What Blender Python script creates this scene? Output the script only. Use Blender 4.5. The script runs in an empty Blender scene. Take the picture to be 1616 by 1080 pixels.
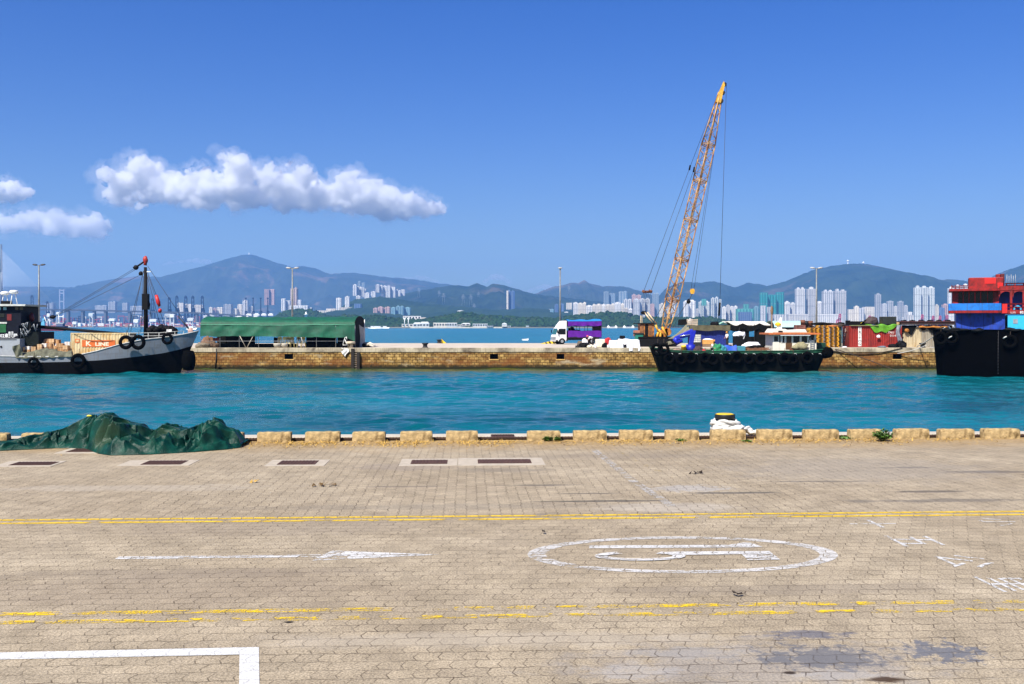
import bpy, bmesh, math, random
import numpy as np
from mathutils import Vector, Matrix, Euler, Quaternion
from mathutils import noise as mnoise

SC = bpy.context.scene
COL = SC.collection
R = math.radians
F, HZ, CH, WZ = 1571.0, 515.0, 2.4, -2.29      # focal length (photo px), horizon row, eye height, water level

# ------------------------------------------------------------------ camera
cam = bpy.data.cameras.new('camera'); cam.lens = 35.0; cam.sensor_width = 36.0
cam.shift_y = -25.0 / 1616.0; cam.clip_start = 0.1; cam.clip_end = 60000
camo = bpy.data.objects.new('camera', cam); COL.objects.link(camo)
camo.location = (0, 0, CH); camo.rotation_euler = (R(90), 0, 0); SC.camera = camo

# ------------------------------------------------------------------ sky and sun
SUN_EL, SUN_AZ = R(50), R(212)                  # azimuth clockwise from +Y: behind the camera, to its left
sv = Vector((math.sin(SUN_AZ) * math.cos(SUN_EL), math.cos(SUN_AZ) * math.cos(SUN_EL), math.sin(SUN_EL)))
W = bpy.data.worlds.new('World'); SC.world = W; W.use_nodes = True
wn, wl = W.node_tree.nodes, W.node_tree.links
bg = wn['Background']; sky = wn.new('ShaderNodeTexSky'); sky.sky_type = 'NISHITA'; sky.sun_disc = False
sky.sun_elevation = SUN_EL; sky.sun_rotation = SUN_AZ; sky.altitude = 0
sky.air_density = 1.0; sky.dust_density = 1.6; sky.ozone_density = 3.6
hs = wn.new('ShaderNodeHueSaturation'); hs.inputs['Saturation'].default_value = 1.44; hs.inputs['Hue'].default_value = 0.526
wl.new(sky.outputs[0], hs.inputs['Color']); wl.new(hs.outputs[0], bg.inputs['Color']); bg.inputs['Strength'].default_value = 0.088
sl = bpy.data.lights.new('sun', 'SUN'); sl.energy = 5.0; sl.angle = R(0.5); sl.color = (1.0, 0.95, 0.86)
so = bpy.data.objects.new('sun', sl); COL.objects.link(so); so.rotation_euler = sv.to_track_quat('Z', 'Y').to_euler(); so.location = (-30, -40, 60)
vs = SC.view_settings; vs.view_transform = 'Standard'; vs.look = 'None'; vs.exposure = 0.62; vs.gamma = 1.0
SC.render.engine = 'CYCLES'; cy = SC.cycles
cy.max_bounces = 12; cy.diffuse_bounces = 2; cy.glossy_bounces = 3; cy.transmission_bounces = 3; cy.volume_bounces = 12; cy.transparent_max_bounces = 12
cy.use_denoising = True
try: cy.denoiser = 'OPENIMAGEDENOISE'
except Exception: pass
cy.sample_clamp_indirect = 6

# ------------------------------------------------------------------ helpers
def PX(px, D): return (px - 808.0) / F * D
def PZ(py, D): return CH - (py - HZ) / F * D
def P(px, py, D): return Vector((PX(px, D), D, PZ(py, D)))
def GD(py, z=0.0): return (CH - z) * F / (py - HZ)
def G(px, py, z=0.0):
    D = GD(py, z); return Vector((PX(px, D), D, z))
QA = math.atan(0.045)                           # the quay runs a little away to the right
QU = Vector((math.cos(QA), math.sin(QA), 0)); QV = Vector((-math.sin(QA), math.cos(QA), 0))
def toq(p): return (p.dot(QU), p.dot(QV))
def fq(u, v, z=0.0): return QU * u + QV * v + Vector((0, 0, z))
ORD = ['leftmost', 'second', 'third', 'fourth', 'fifth', 'sixth', 'seventh', 'eighth', 'ninth', 'tenth', 'eleventh', 'twelfth', 'thirteenth', 'fourteenth', 'fifteenth', 'sixteenth', 'seventeenth', 'eighteenth', 'nineteenth', 'twentieth']

def tag(o, label=None, cat=None, group=None, kind=None):
    if label: o['label'] = label
    if cat: o['category'] = cat
    if group: o['group'] = group
    if kind: o['kind'] = kind
    return o
def thing(name, label, cat, loc=(0, 0, 0), rotz=0.0, group=None):
    o = bpy.data.objects.new(name, None); COL.objects.link(o); o.empty_display_size = 0.2
    o.location = loc; o.rotation_euler = (0, 0, rotz)
    return tag(o, label, cat, group)
def dup(root, loc, rotz=None, label=None, group=None, scale=None):
    r = root.copy(); COL.objects.link(r); r.location = loc
    if rotz is not None: r.rotation_euler = (0, 0, rotz)
    if label: r['label'] = label
    if group: r['group'] = group
    if scale: r.scale = scale
    for ch in list(root.children):
        c = ch.copy(); COL.objects.link(c); c.parent = r
        for g in list(ch.children):
            d = g.copy(); COL.objects.link(d); d.parent = c
    return r

class MB:
    def __init__(s): s.v, s.f, s.s, s.T = [], [], [], Matrix()
    def add(s, vs_, fs, smooth=False):
        n = len(s.v); T = s.T
        s.v += [tuple(T @ Vector(p)) for p in vs_]
        s.f += [tuple(i + n for i in f) for f in fs]; s.s += [smooth] * len(fs)
        return s
    def box(s, x0, y0, z0, x1, y1, z1):
        return s.add([(x0, y0, z0), (x1, y0, z0), (x1, y1, z0), (x0, y1, z0), (x0, y0, z1), (x1, y0, z1), (x1, y1, z1), (x0, y1, z1)],
                     [(3, 2, 1, 0), (4, 5, 6, 7), (0, 1, 5, 4), (1, 2, 6, 5), (2, 3, 7, 6), (3, 0, 4, 7)])
    def cyl(s, a, b, r0, r1=None, n=8, caps=True, smooth=True):
        a, b = Vector(a), Vector(b); r1 = r0 if r1 is None else r1
        d = (b - a).normalized() if (b - a).length > 1e-9 else Vector((0, 0, 1))
        x = d.orthogonal().normalized(); y = d.cross(x)
        vv = []
        for p, r in ((a, r0), (b, r1)):
            for i in range(n):
                t = 2 * math.pi * i / n; vv.append(p + x * (r * math.cos(t)) + y * (r * math.sin(t)))
        s.add(vv, [(i, (i + 1) % n, n + (i + 1) % n, n + i) for i in range(n)], smooth)
        if caps:
            s.f += [tuple(len(s.v) - 2 * n + i for i in range(n))[::-1], tuple(len(s.v) - n + i for i in range(n))]; s.s += [False, False]
        return s
    def tube(s, pts, r, n=6):
        pts = [Vector(p) for p in pts]; vv = []; up = None
        for k, p in enumerate(pts):
            d = (pts[min(k + 1, len(pts) - 1)] - pts[max(k - 1, 0)]).normalized()
            if up is None: up = d.orthogonal().normalized()
            x = (up - d * up.dot(d)); x = x.normalized() if x.length > 1e-6 else d.orthogonal().normalized(); up = x; y = d.cross(x)
            rr = r[k] if isinstance(r, (list, tuple)) else r
            vv += [p + x * (rr * math.cos(2 * math.pi * i / n)) + y * (rr * math.sin(2 * math.pi * i / n)) for i in range(n)]
        fs = [(k * n + i, k * n + (i + 1) % n, (k + 1) * n + (i + 1) % n, (k + 1) * n + i) for k in range(len(pts) - 1) for i in range(n)]
        s.add(vv, fs, True)
        m = len(s.v); L = len(pts) * n
        s.f += [tuple(m - L + i for i in range(n))[::-1], tuple(m - n + i for i in range(n))]; s.s += [False, False]
        return s
    def lathe(s, prof, n=20, c=(0, 0, 0), smooth=True):
        vv = [(c[0] + r * math.cos(2 * math.pi * i / n), c[1] + r * math.sin(2 * math.pi * i / n), c[2] + z) for r, z in prof for i in range(n)]
        fs = [(k * n + i, k * n + (i + 1) % n, (k + 1) * n + (i + 1) % n, (k + 1) * n + i) for k in range(len(prof) - 1) for i in range(n)]
        s.add(vv, fs, smooth); m = len(s.v); L = len(prof) * n
        s.f += [tuple(m - L + i for i in range(n))[::-1], tuple(m - n + i for i in range(n))]; s.s += [False, False]
        return s
    def prism(s, pts, a, b, ax='y'):
        def m(p, t): return (p[0], t, p[1]) if ax == 'y' else ((t, p[0], p[1]) if ax == 'x' else (p[0], p[1], t))
        n = len(pts); s.add([m(p, a) for p in pts] + [m(p, b) for p in pts],
                            [tuple(range(n)), tuple(range(2 * n - 1, n - 1, -1))] + [(i, n + i, n + (i + 1) % n, (i + 1) % n) for i in range(n)])
        return s
    def grid(s, fn, nu, nv, smooth=True, flip=False):
        vv = [fn(i / (nu - 1), j / (nv - 1)) for j in range(nv) for i in range(nu)]
        fs = [(j * nu + i, j * nu + i + 1, (j + 1) * nu + i + 1, (j + 1) * nu + i) for j in range(nv - 1) for i in range(nu - 1)]
        if flip: fs = [f[::-1] for f in fs]
        return s.add(vv, fs, smooth)
    def torus(s, c, R_, r, ax='y', n=18, m=8):
        vv = []
        for i in range(n):
            t = 2 * math.pi * i / n
            for j in range(m):
                q = 2 * math.pi * j / m; rr = R_ + r * math.cos(q); h = r * math.sin(q)
                p = {'y': (rr * math.cos(t), h, rr * math.sin(t)), 'x': (h, rr * math.cos(t), rr * math.sin(t)), 'z': (rr * math.cos(t), rr * math.sin(t), h)}[ax]
                vv.append((c[0] + p[0], c[1] + p[1], c[2] + p[2]))
        return s.add(vv, [(i * m + j, ((i + 1) % n) * m + j, ((i + 1) % n) * m + (j + 1) % m, i * m + (j + 1) % m) for i in range(n) for j in range(m)], True)
    def blob(s, c, rad, seed=0, amp=.25, fr=1.5, sub=2, smooth=True, flat=None):
        V, Fc = ICO(sub); vv = []
        for p in V:
            q = Vector(p); k = 1 + amp * mnoise.noise(q * fr + Vector((seed * 7.3, seed * 3.1, seed)))
            z = q.z * rad[2] * k
            if flat is not None: z = max(z, flat)
            vv.append((c[0] + q.x * rad[0] * k, c[1] + q.y * rad[1] * k, c[2] + z))
        return s.add(vv, Fc, smooth)
    def build(s, name, m=None, parent=None, loc=None, bevel=0, rotz=None):
        me = bpy.data.meshes.new(name); me.from_pydata(s.v, [], s.f); me.polygons.foreach_set('use_smooth', s.s); me.update()
        if m: me.materials.append(m)
        o = bpy.data.objects.new(name, me); COL.objects.link(o)
        if parent: o.parent = parent
        if loc is not None: o.location = loc
        if rotz is not None: o.rotation_euler = (0, 0, rotz)
        if bevel:
            b = o.modifiers.new('Bevel', 'BEVEL'); b.width = bevel; b.segments = 2; b.limit_method = 'ANGLE'; b.angle_limit = R(40)
        return o
_ico = {}
def ICO(sub):
    if sub not in _ico:
        b = bmesh.new(); bmesh.ops.create_icosphere(b, subdivisions=sub, radius=1); b.verts.ensure_lookup_table()
        _ico[sub] = ([tuple(v.co) for v in b.verts], [tuple(v.index for v in f.verts) for f in b.faces]); b.free()
    return _ico[sub]
def npmesh(name, V, Q, m=None, smooth=True):
    me = bpy.data.meshes.new(name); V = np.asarray(V, dtype=np.float32); Q = np.asarray(Q, dtype=np.int32); k = Q.shape[1]
    me.vertices.add(len(V)); me.vertices.foreach_set('co', V.ravel())
    me.loops.add(Q.size); me.loops.foreach_set('vertex_index', Q.ravel())
    me.polygons.add(len(Q)); me.polygons.foreach_set('loop_start', np.arange(len(Q), dtype=np.int32) * k)
    me.polygons.foreach_set('use_smooth', np.full(len(Q), smooth)); me.update(calc_edges=True); me.validate()
    if m: me.materials.append(m)
    o = bpy.data.objects.new(name, me); COL.objects.link(o); return o
def npgrid(name, X, Y, Z, m=None, smooth=True):
    nv, nu = X.shape; V = np.stack([X, Y, Z], -1).reshape(-1, 3); i = np.arange(nu * nv).reshape(nv, nu)
    return npmesh(name, V, np.stack([i[:-1, :-1], i[:-1, 1:], i[1:, 1:], i[1:, :-1]], -1).reshape(-1, 4), m, smooth)
def vnoise(x, y, seed=0):                        # smooth value noise on arrays
    rng = np.random.RandomState(seed); T = rng.rand(256, 256)
    xi, yi = np.floor(x).astype(int), np.floor(y).astype(int); fx, fy = x - xi, y - yi
    fx = fx * fx * (3 - 2 * fx); fy = fy * fy * (3 - 2 * fy); a = lambda i, j: T[i % 256, j % 256]
    return (a(xi, yi) * (1 - fx) + a(xi + 1, yi) * fx) * (1 - fy) + (a(xi, yi + 1) * (1 - fx) + a(xi + 1, yi + 1) * fx) * fy
def fbm(x, y, seed=0, oct=4, ridge=False):
    s, a, t = 0, 1, 0
    for o in range(oct):
        n = vnoise(x * 2 ** o, y * 2 ** o, seed + o)
        if ridge: n = 1 - abs(2 * n - 1)
        s = s + a * n; t += a; a *= .5
    return s / t
_fnt = {}
def text(s, size, m, parent=None, loc=(0, 0, 0), rot=(R(90), 0, 0), name='lettering', ext=.004, align='LEFT', sx=1.0, bold=0.0):
    cu = bpy.data.curves.new('lettering', 'FONT'); cu.body = s; cu.size = size; cu.extrude = ext; cu.align_x = align; cu.offset = bold
    cu.resolution_u = 3
    o = bpy.data.objects.new(name, cu); COL.objects.link(o)
    me = bpy.data.meshes.new_from_object(o.evaluated_get(bpy.context.evaluated_depsgraph_get()))
    bpy.data.objects.remove(o); o = bpy.data.objects.new(name, me); COL.objects.link(o)
    me.materials.clear(); me.materials.append(m)
    if parent: o.parent = parent
    o.location = loc; o.rotation_euler = rot; o.scale = (sx, 1, 1)
    return o

# ------------------------------------------------------------------ materials
def nt(name):
    m = bpy.data.materials.new(name); m.use_nodes = True; t = m.node_tree
    return m, t.nodes, t.links, t.nodes['Principled BSDF']
def c4(c): return (c[0], c[1], c[2], 1)
def mul(c, k): return tuple(max(0, min(1, x * k)) for x in c)
def ramp(n, stops):
    r = n.new('ShaderNodeValToRGB'); e = r.color_ramp.elements
    while len(e) < len(stops): e.new(.5)
    for q, (p, c) in zip(e, stops): q.position = p; q.color = c4(c) if len(c) == 3 else c
    return r
def nz(n, l, src, scale, detail=4, rough=.55, dist=0.):
    t = n.new('ShaderNodeTexNoise'); t.inputs['Scale'].default_value = scale; t.inputs['Detail'].default_value = detail
    t.inputs['Roughness'].default_value = rough; t.inputs['Distortion'].default_value = dist
    if src: l.new(src, t.inputs['Vector'])
    return t
def mp(n, l, src, scale=(1, 1, 1), loc=(0, 0, 0), rot=(0, 0, 0)):
    m = n.new('ShaderNodeMapping'); m.inputs['Scale'].default_value = scale; m.inputs['Location'].default_value = loc; m.inputs['Rotation'].default_value = rot
    l.new(src, m.inputs['Vector']); return m
def mx(n, l, fac, a, b, mode='MIX'):
    m = n.new('ShaderNodeMix'); m.data_type = 'RGBA'; m.blend_type = mode
    for s_, v in ((m.inputs[0], fac), (m.inputs[6], a), (m.inputs[7], b)):
        if hasattr(v, 'is_linked') or hasattr(v, 'links'): l.new(v, s_)
        elif isinstance(v, (int, float)): s_.default_value = v
        else: s_.default_value = c4(v)
    return m.outputs[2]
def ma(n, l, op, a, b=None, c=None, clamp=False):
    m = n.new('ShaderNodeMath'); m.operation = op; m.use_clamp = clamp
    for i, v in enumerate((a, b, c)):
        if v is None: continue
        if hasattr(v, 'links'): l.new(v, m.inputs[i])
        else: m.inputs[i].default_value = v
    return m.outputs[0]
_mc = {}
def mat(name, col, rough=.65, metal=0., var=.25, scale=3., bump=0., bscale=30., stain=None, sscale=2., samt=.5, streak=None, spec=.4, stretch=(1, 1, 1)):
    if name in _mc: return _mc[name]
    m, n, l, b = nt(name); tc = n.new('ShaderNodeTexCoord').outputs['Object']
    src = mp(n, l, tc, stretch).outputs[0] if stretch != (1, 1, 1) else tc
    t = nz(n, l, src, scale, 6, .6)
    c = ramp(n, [(.3, mul(col, 1 - var)), (.7, mul(col, 1 + var))]); l.new(t.outputs[0], c.inputs[0]); out = c.outputs[0]
    if stain:
        t2 = nz(n, l, src, sscale, 7, .65, .4); k = ramp(n, [(1 - samt - .08, (0, 0, 0)), (1 - samt + .12, (1, 1, 1))]); l.new(t2.outputs[0], k.inputs[0])
        out = mx(n, l, k.outputs[0], out, stain)
    if streak:
        s_ = mp(n, l, tc, (5, 5, .35)); t3 = nz(n, l, s_.outputs[0], 1.6, 5, .6); k = ramp(n, [(.5, (0, 0, 0)), (.72, (.85, .85, .85))]); l.new(t3.outputs[0], k.inputs[0])
        out = mx(n, l, k.outputs[0], out, streak)
    l.new(out, b.inputs['Base Color']); b.inputs['Roughness'].default_value = rough; b.inputs['Metallic'].default_value = metal
    b.inputs['Specular IOR Level'].default_value = spec
    if bump:
        t4 = nz(n, l, src, bscale, 6, .65); bp = n.new('ShaderNodeBump'); bp.inputs['Strength'].default_value = bump; bp.inputs['Distance'].default_value = .02
        l.new(t4.outputs[0], bp.inputs['Height']); l.new(bp.outputs[0], b.inputs['Normal'])
    _mc[name] = m; return m
BLACK = mat('black_paint', (.005, .005, .0055), .7, spec=.15)
DARK = mat('dark_iron', (.018, .018, .02), .6, spec=.25, stain=(.06, .03, .018), samt=.35)
RUBBER = mat('black_rubber', (.005, .005, .005), .9, spec=.1)
STEEL = mat('galvanised_steel', (.30, .32, .34), .5, .3)
RUST = mat('rusted_steel', (.16, .06, .03), .8, stain=(.06, .025, .015), samt=.45)
WHITE = mat('white_paint', (.78, .78, .75), .5, var=.08, stain=(.45, .38, .28), samt=.22)
ROPEW = mat('white_rope', (.58, .57, .53), .9, var=.12, bump=.4, bscale=60)
ROPEB = mat('dark_rope', (.05, .035, .025), .9)
WIRE = mat('steel_wire', (.03, .03, .035), .5)
GLASS = mat('dark_glass', (.01, .014, .016), .12, spec=.5, var=.1)
YELLOW = mat('yellow_paint', (.75, .50, .02), .5, stain=(.25, .12, .03), samt=.3)
WOODB = mat('weathered_timber', (.20, .13, .075), .85, stretch=(1, 8, 8))
SKIN = mat('skin', (.36, .20, .13), .55, var=.06)
# ================================================================== THE QUAY IN FRONT
EDGE = 22.15
def paver(n, l):                                  # interlocking pavers: zig-zag columns, staggered
    tc = n.new('ShaderNodeTexCoord').outputs['Object']
    wob = nz(n, l, tc, .9, 4, .6); sub = n.new('ShaderNodeVectorMath'); sub.operation = 'SUBTRACT'; l.new(wob.outputs['Color'], sub.inputs[0]); sub.inputs[1].default_value = (.5, .5, .5)
    sc = n.new('ShaderNodeVectorMath'); sc.operation = 'SCALE'; l.new(sub.outputs[0], sc.inputs[0]); sc.inputs['Scale'].default_value = .075
    ad = n.new('ShaderNodeVectorMath'); l.new(tc, ad.inputs[0]); l.new(sc.outputs[0], ad.inputs[1])
    sp = n.new('ShaderNodeSeparateXYZ'); l.new(ad.outputs[0], sp.inputs[0]); u, v = sp.outputs[0], sp.outputs[1]
    zu = ma(n, l, 'PINGPONG', ma(n, l, 'ADD', v, 500), .1125); u2 = ma(n, l, 'MULTIPLY_ADD', zu, .22, u)
    zv = ma(n, l, 'PINGPONG', ma(n, l, 'ADD', u, 500), .0735); v2 = ma(n, l, 'MULTIPLY_ADD', zv, .22, v)
    cb = n.new('ShaderNodeCombineXYZ'); l.new(v2, cb.inputs[0]); l.new(u2, cb.inputs[1])
    br = n.new('ShaderNodeTexBrick'); br.offset = .5; br.inputs['Scale'].default_value = 1; br.inputs['Brick Width'].default_value = .20; br.inputs['Row Height'].default_value = .147
    br.inputs['Mortar Size'].default_value = .007; br.inputs['Mortar Smooth'].default_value = .35; br.inputs['Bias'].default_value = 0
    br.inputs['Color1'].default_value = (0, 0, 0, 1); br.inputs['Color2'].default_value = (1, 1, 1, 1); br.inputs['Mortar'].default_value = (.5, .5, .5, 1)
    zu3 = ma(n, l, 'PINGPONG', ma(n, l, 'ADD', v, 500), .0875); u3 = ma(n, l, 'MULTIPLY', ma(n, l, 'MULTIPLY_ADD', zu3, .38, u), 1.15); zv3 = ma(n, l, 'PINGPONG', ma(n, l, 'ADD', u, 500), .11); v3 = ma(n, l, 'MULTIPLY_ADD', zv3, .16, v)
    cb2 = n.new('ShaderNodeCombineXYZ'); l.new(u3, cb2.inputs[0]); l.new(ma(n, l, 'MULTIPLY', v3, .84), cb2.inputs[1])
    lane = ma(n, l, 'LESS_THAN', v, 12.55); mv = n.new('ShaderNodeMix'); mv.data_type = 'VECTOR'; l.new(lane, mv.inputs[0]); l.new(cb.outputs[0], mv.inputs[4]); l.new(cb2.outputs[0], mv.inputs[5])
    l.new(mv.outputs[1], br.inputs['Vector']); return tc, u, v, br
def spot(n, l, tc, u0, v0, a, b, fr=3., soft=.5, amp=1.2, seed=0):
    m_ = mp(n, l, tc, (1 / a, 1 / b, 0), (-u0 / a, -v0 / b, 0)); ln = n.new('ShaderNodeVectorMath'); ln.operation = 'LENGTH'; l.new(m_.outputs[0], ln.inputs[0])
    q = mp(n, l, tc, (.6 if a > b * 2 else 1, 1, 1), (seed * 3.7, seed * 9.1, 0)); w = nz(n, l, q.outputs[0], fr, 6, .68)
    d = ma(n, l, 'MULTIPLY_ADD', w.outputs[0], -amp * 1.6, ma(n, l, 'ADD', ln.outputs['Value'], amp * .8))
    r = n.new('ShaderNodeMapRange'); r.inputs[1].default_value = .55 + soft; r.inputs[2].default_value = .55; r.inputs[3].default_value = 0; r.inputs[4].default_value = 1
    l.new(d, r.inputs[0]); return r.outputs[0]
def pavement_mat():
    m, n, l, b = nt('block_paving'); tc, u, v, br = paver(n, l)
    big = nz(n, l, tc, .35, 5, .6); mid = nz(n, l, tc, 2.2, 5, .65); fine = nz(n, l, tc, 55, 5, .8)
    c1 = ramp(n, [(.3, (.290, .240, .168)), (.7, (.380, .325, .238))]); l.new(big.outputs[0], c1.inputs[0])
    c2 = ramp(n, [(.25, (.72, .70, .67)), (.75, (1.18, 1.16, 1.13))]); l.new(mid.outputs[0], c2.inputs[0])
    out = mx(n, l, 1, c1.outputs[0], c2.outputs[0], 'MULTIPLY')
    c3 = ramp(n, [(0, (.93, .93, .93)), (1, (1.06, 1.06, 1.05))]); l.new(br.outputs[0], c3.inputs[0]); out = mx(n, l, 1, out, c3.outputs[0], 'MULTIPLY')
    c4_ = ramp(n, [(.36, (.30, .29, .28)), (.5, (1, 1, 1)), (.64, (1.6, 1.58, 1.55))]); l.new(fine.outputs[0], c4_.inputs[0]); out = mx(n, l, .9, out, c4_.outputs[0], 'MULTIPLY')
    # sandy drift and dry soil along the kerb blocks
    sw = nz(n, l, tc, 1.3, 6, .7); sd = ma(n, l, 'MULTIPLY_ADD', sw.outputs[0], 2.4, ma(n, l, 'ADD', v, -1.2)); sr = n.new('ShaderNodeMapRange'); sr.inputs[1].default_value = 18.9; sr.inputs[2].default_value = 20.7
    l.new(sd, sr.inputs[0]); sand = sr.outputs[0]; sn = nz(n, l, tc, 14, 5, .7); sc_ = ramp(n, [(.35, (.17, .10, .035)), (.65, (.47, .315, .125))]); l.new(sn.outputs[0], sc_.inputs[0])
    # stains: oil, blue-grey washed paint, tyre scuffs
    def S(px, py, w, h, **k):
        p = G(px, py); uu, vv = toq(p); D = p.y; return spot(n, l, tc, uu, vv, w / F * D, h * D * D / (F * CH), **k)
    for (px, py, w, h, col, k, amt) in [
        (1200, 1052, 260, 40, (.25, .24, .235), dict(fr=6, seed=30, amp=2.3, soft=.8), .4), (1300, 1038, 125, 22, (.11, .115, .13), dict(fr=9, seed=1, amp=2.4, soft=.35), .8), (1490, 1028, 70, 18, (.105, .115, .14), dict(fr=9, seed=2, amp=2.4, soft=.35), .85), (1270, 1001, 80, 8, (.10, .105, .135), dict(fr=9, seed=3, amp=2.2, soft=.35), .75),
        (1010, 1060, 90, 14, (.35, .345, .34), dict(fr=9, seed=4, amp=2.2, soft=.4), .35), (1330, 1066, 90, 12, (.35, .345, .34), dict(fr=9, seed=5, amp=2.2, soft=.4), .35), (1090, 1030, 120, 10, (.26, .255, .25), dict(fr=9, seed=6, amp=2.2, soft=.4), .4),
        (1090, 771, 70, 6, (.36, .37, .385), dict(fr=7, seed=7, amp=2.0), .4), (640, 737, 90, 7, (.24, .20, .16), dict(fr=3, seed=8), .55), (800, 742, 90, 4, (.20, .17, .13), dict(fr=3, seed=8.5), .6), (1060, 801, 140, 8, (.42, .38, .32), dict(fr=3, seed=9), .5),
        (950, 791, 120, 1.6, (.07, .065, .06), dict(fr=3, seed=10), .8), (850, 766, 70, 1.2, (.1, .09, .08), dict(fr=3, seed=11), .7), (1160, 778, 90, 1.6, (.08, .075, .07), dict(fr=3, seed=12), .75),
        (930, 779, 60, 1.3, (.09, .08, .07), dict(fr=3, seed=13), .7), (1470, 776, 80, 2.0, (.08, .07, .065), dict(fr=3, seed=14), .75), (1560, 745, 90, 2.4, (.09, .08, .075), dict(fr=3, seed=15), .7), (1430, 738, 50, 1.5, (.08, .07, .06), dict(fr=3, seed=16), .7),
        (1290, 760, 110, 1.3, (.10, .09, .08), dict(fr=3, seed=17), .6), (640, 768, 80, 1.2, (.12, .10, .09), dict(fr=3, seed=18), .5),
        (1395, 1073, 36, 5, (.06, .035, .02), dict(fr=8, seed=19), .95), (1246, 1062, 12, 3, (.03, .02, .015), dict(fr=8, seed=20, amp=.6), .95), (1375, 814, 70, 1.2, (.03, .028, .025), dict(fr=5, seed=21), .9), (1280, 814, 40, 1.2, (.03, .028, .025), dict(fr=5, seed=22), .9),
        (700, 800, 420, 5, (.20, .175, .14), dict(fr=3, seed=41, amp=1.5), .35), (1000, 812, 500, 3.5, (.17, .15, .125), dict(fr=3, seed=42, amp=1.6), .38), (300, 905, 330, 9, (.20, .165, .125), dict(fr=3, seed=43, amp=1.6), .35), (1250, 930, 330, 10, (.21, .175, .135), dict(fr=3, seed=44, amp=1.6), .35), (760, 1010, 420, 16, (.40, .35, .275), dict(fr=2.5, seed=45, amp=1.5), .4), (980, 720, 240, 5, (.24, .20, .15), dict(fr=3, seed=46, amp=1.6), .5), (1500, 790, 180, 3, (.11, .10, .09), dict(fr=3, seed=47, amp=1.6), .6), (200, 770, 260, 6, (.42, .37, .295), dict(fr=3, seed=48, amp=1.5), .4), (456, 982, 9, 2, (.015, .013, .012), dict(fr=9, seed=23, amp=.5), 1), (420, 830, 300, 20, (.23, .19, .145), dict(fr=2, seed=24), .35), (250, 930, 400, 40, (.22, .175, .13), dict(fr=2, seed=25), .35), (1350, 740, 240, 22, (.26, .235, .20), dict(fr=2, seed=26), .4)]:
        out = mx(n, l, ma(n, l, 'MULTIPLY', S(px, py, w, h, **k), amt), out, col)
    out = mx(n, l, ma(n, l, 'MULTIPLY', sand, .8), out, sc_.outputs[0])
    jn = nz(n, l, tc, 3.1, 6, .8); jr = n.new('ShaderNodeMapRange'); jr.inputs[1].default_value = .42; jr.inputs[2].default_value = .66; jr.inputs[3].default_value = .10; jr.inputs[4].default_value = .95; l.new(jn.outputs[0], jr.inputs[0])
    j = ma(n, l, 'MULTIPLY', br.outputs['Fac'], ma(n, l, 'MULTIPLY', jr.outputs[0], ma(n, l, 'SUBTRACT', 1, ma(n, l, 'MULTIPLY', sand, .75))))
    out = mx(n, l, j, out, (.055, .038, .024))
    l.new(out, b.inputs['Base Color']); b.inputs['Roughness'].default_value = .92; b.inputs['Specular IOR Level'].default_value = .15
    h = ma(n, l, 'MULTIPLY_ADD', br.outputs['Fac'], -1.0, ma(n, l, 'MULTIPLY_ADD', br.outputs[0], .25, ma(n, l, 'MULTIPLY', fine.outputs[0], .6)))
    bp = n.new('ShaderNodeBump'); bp.inputs['Strength'].default_value = .6; bp.inputs['Distance'].default_value = .007; l.new(h, bp.inputs['Height']); l.new(bp.outputs[0], b.inputs['Normal'])
    return m
PAVE = pavement_mat()
CONC = mat('weathered_concrete', (.46, .335, .165), .9, var=.45, scale=7, bump=1.0, bscale=22, stain=(.17, .115, .05), sscale=5, samt=.46, spec=.1)
COPE = mat('pale_coping_concrete', (.46, .41, .33), .9, var=.12, scale=3, bump=.3, bscale=30, stain=(.35, .30, .23), sscale=2, samt=.35, spec=.15)
QR = (0, 0, QA)
mb = MB(); mb.add([(-80, -25, 0), (80, -25, 0), (80, 21.62, 0), (-80, 21.62, 0)], [(0, 1, 2, 3)])
o = mb.build('quay_pavement', PAVE); o.rotation_euler = QR; tag(o, 'grey brown block paving of the quay with worn road markings', 'pavement', kind='structure')
mb = MB(); mb.box(-80, 21.62, -4, 80, EDGE, .012)
o = mb.build('quay_edge', COPE, bevel=.03); o.rotation_euler = QR; tag(o, 'pale concrete coping along the edge of the quay', 'quay edge', kind='structure')

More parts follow.
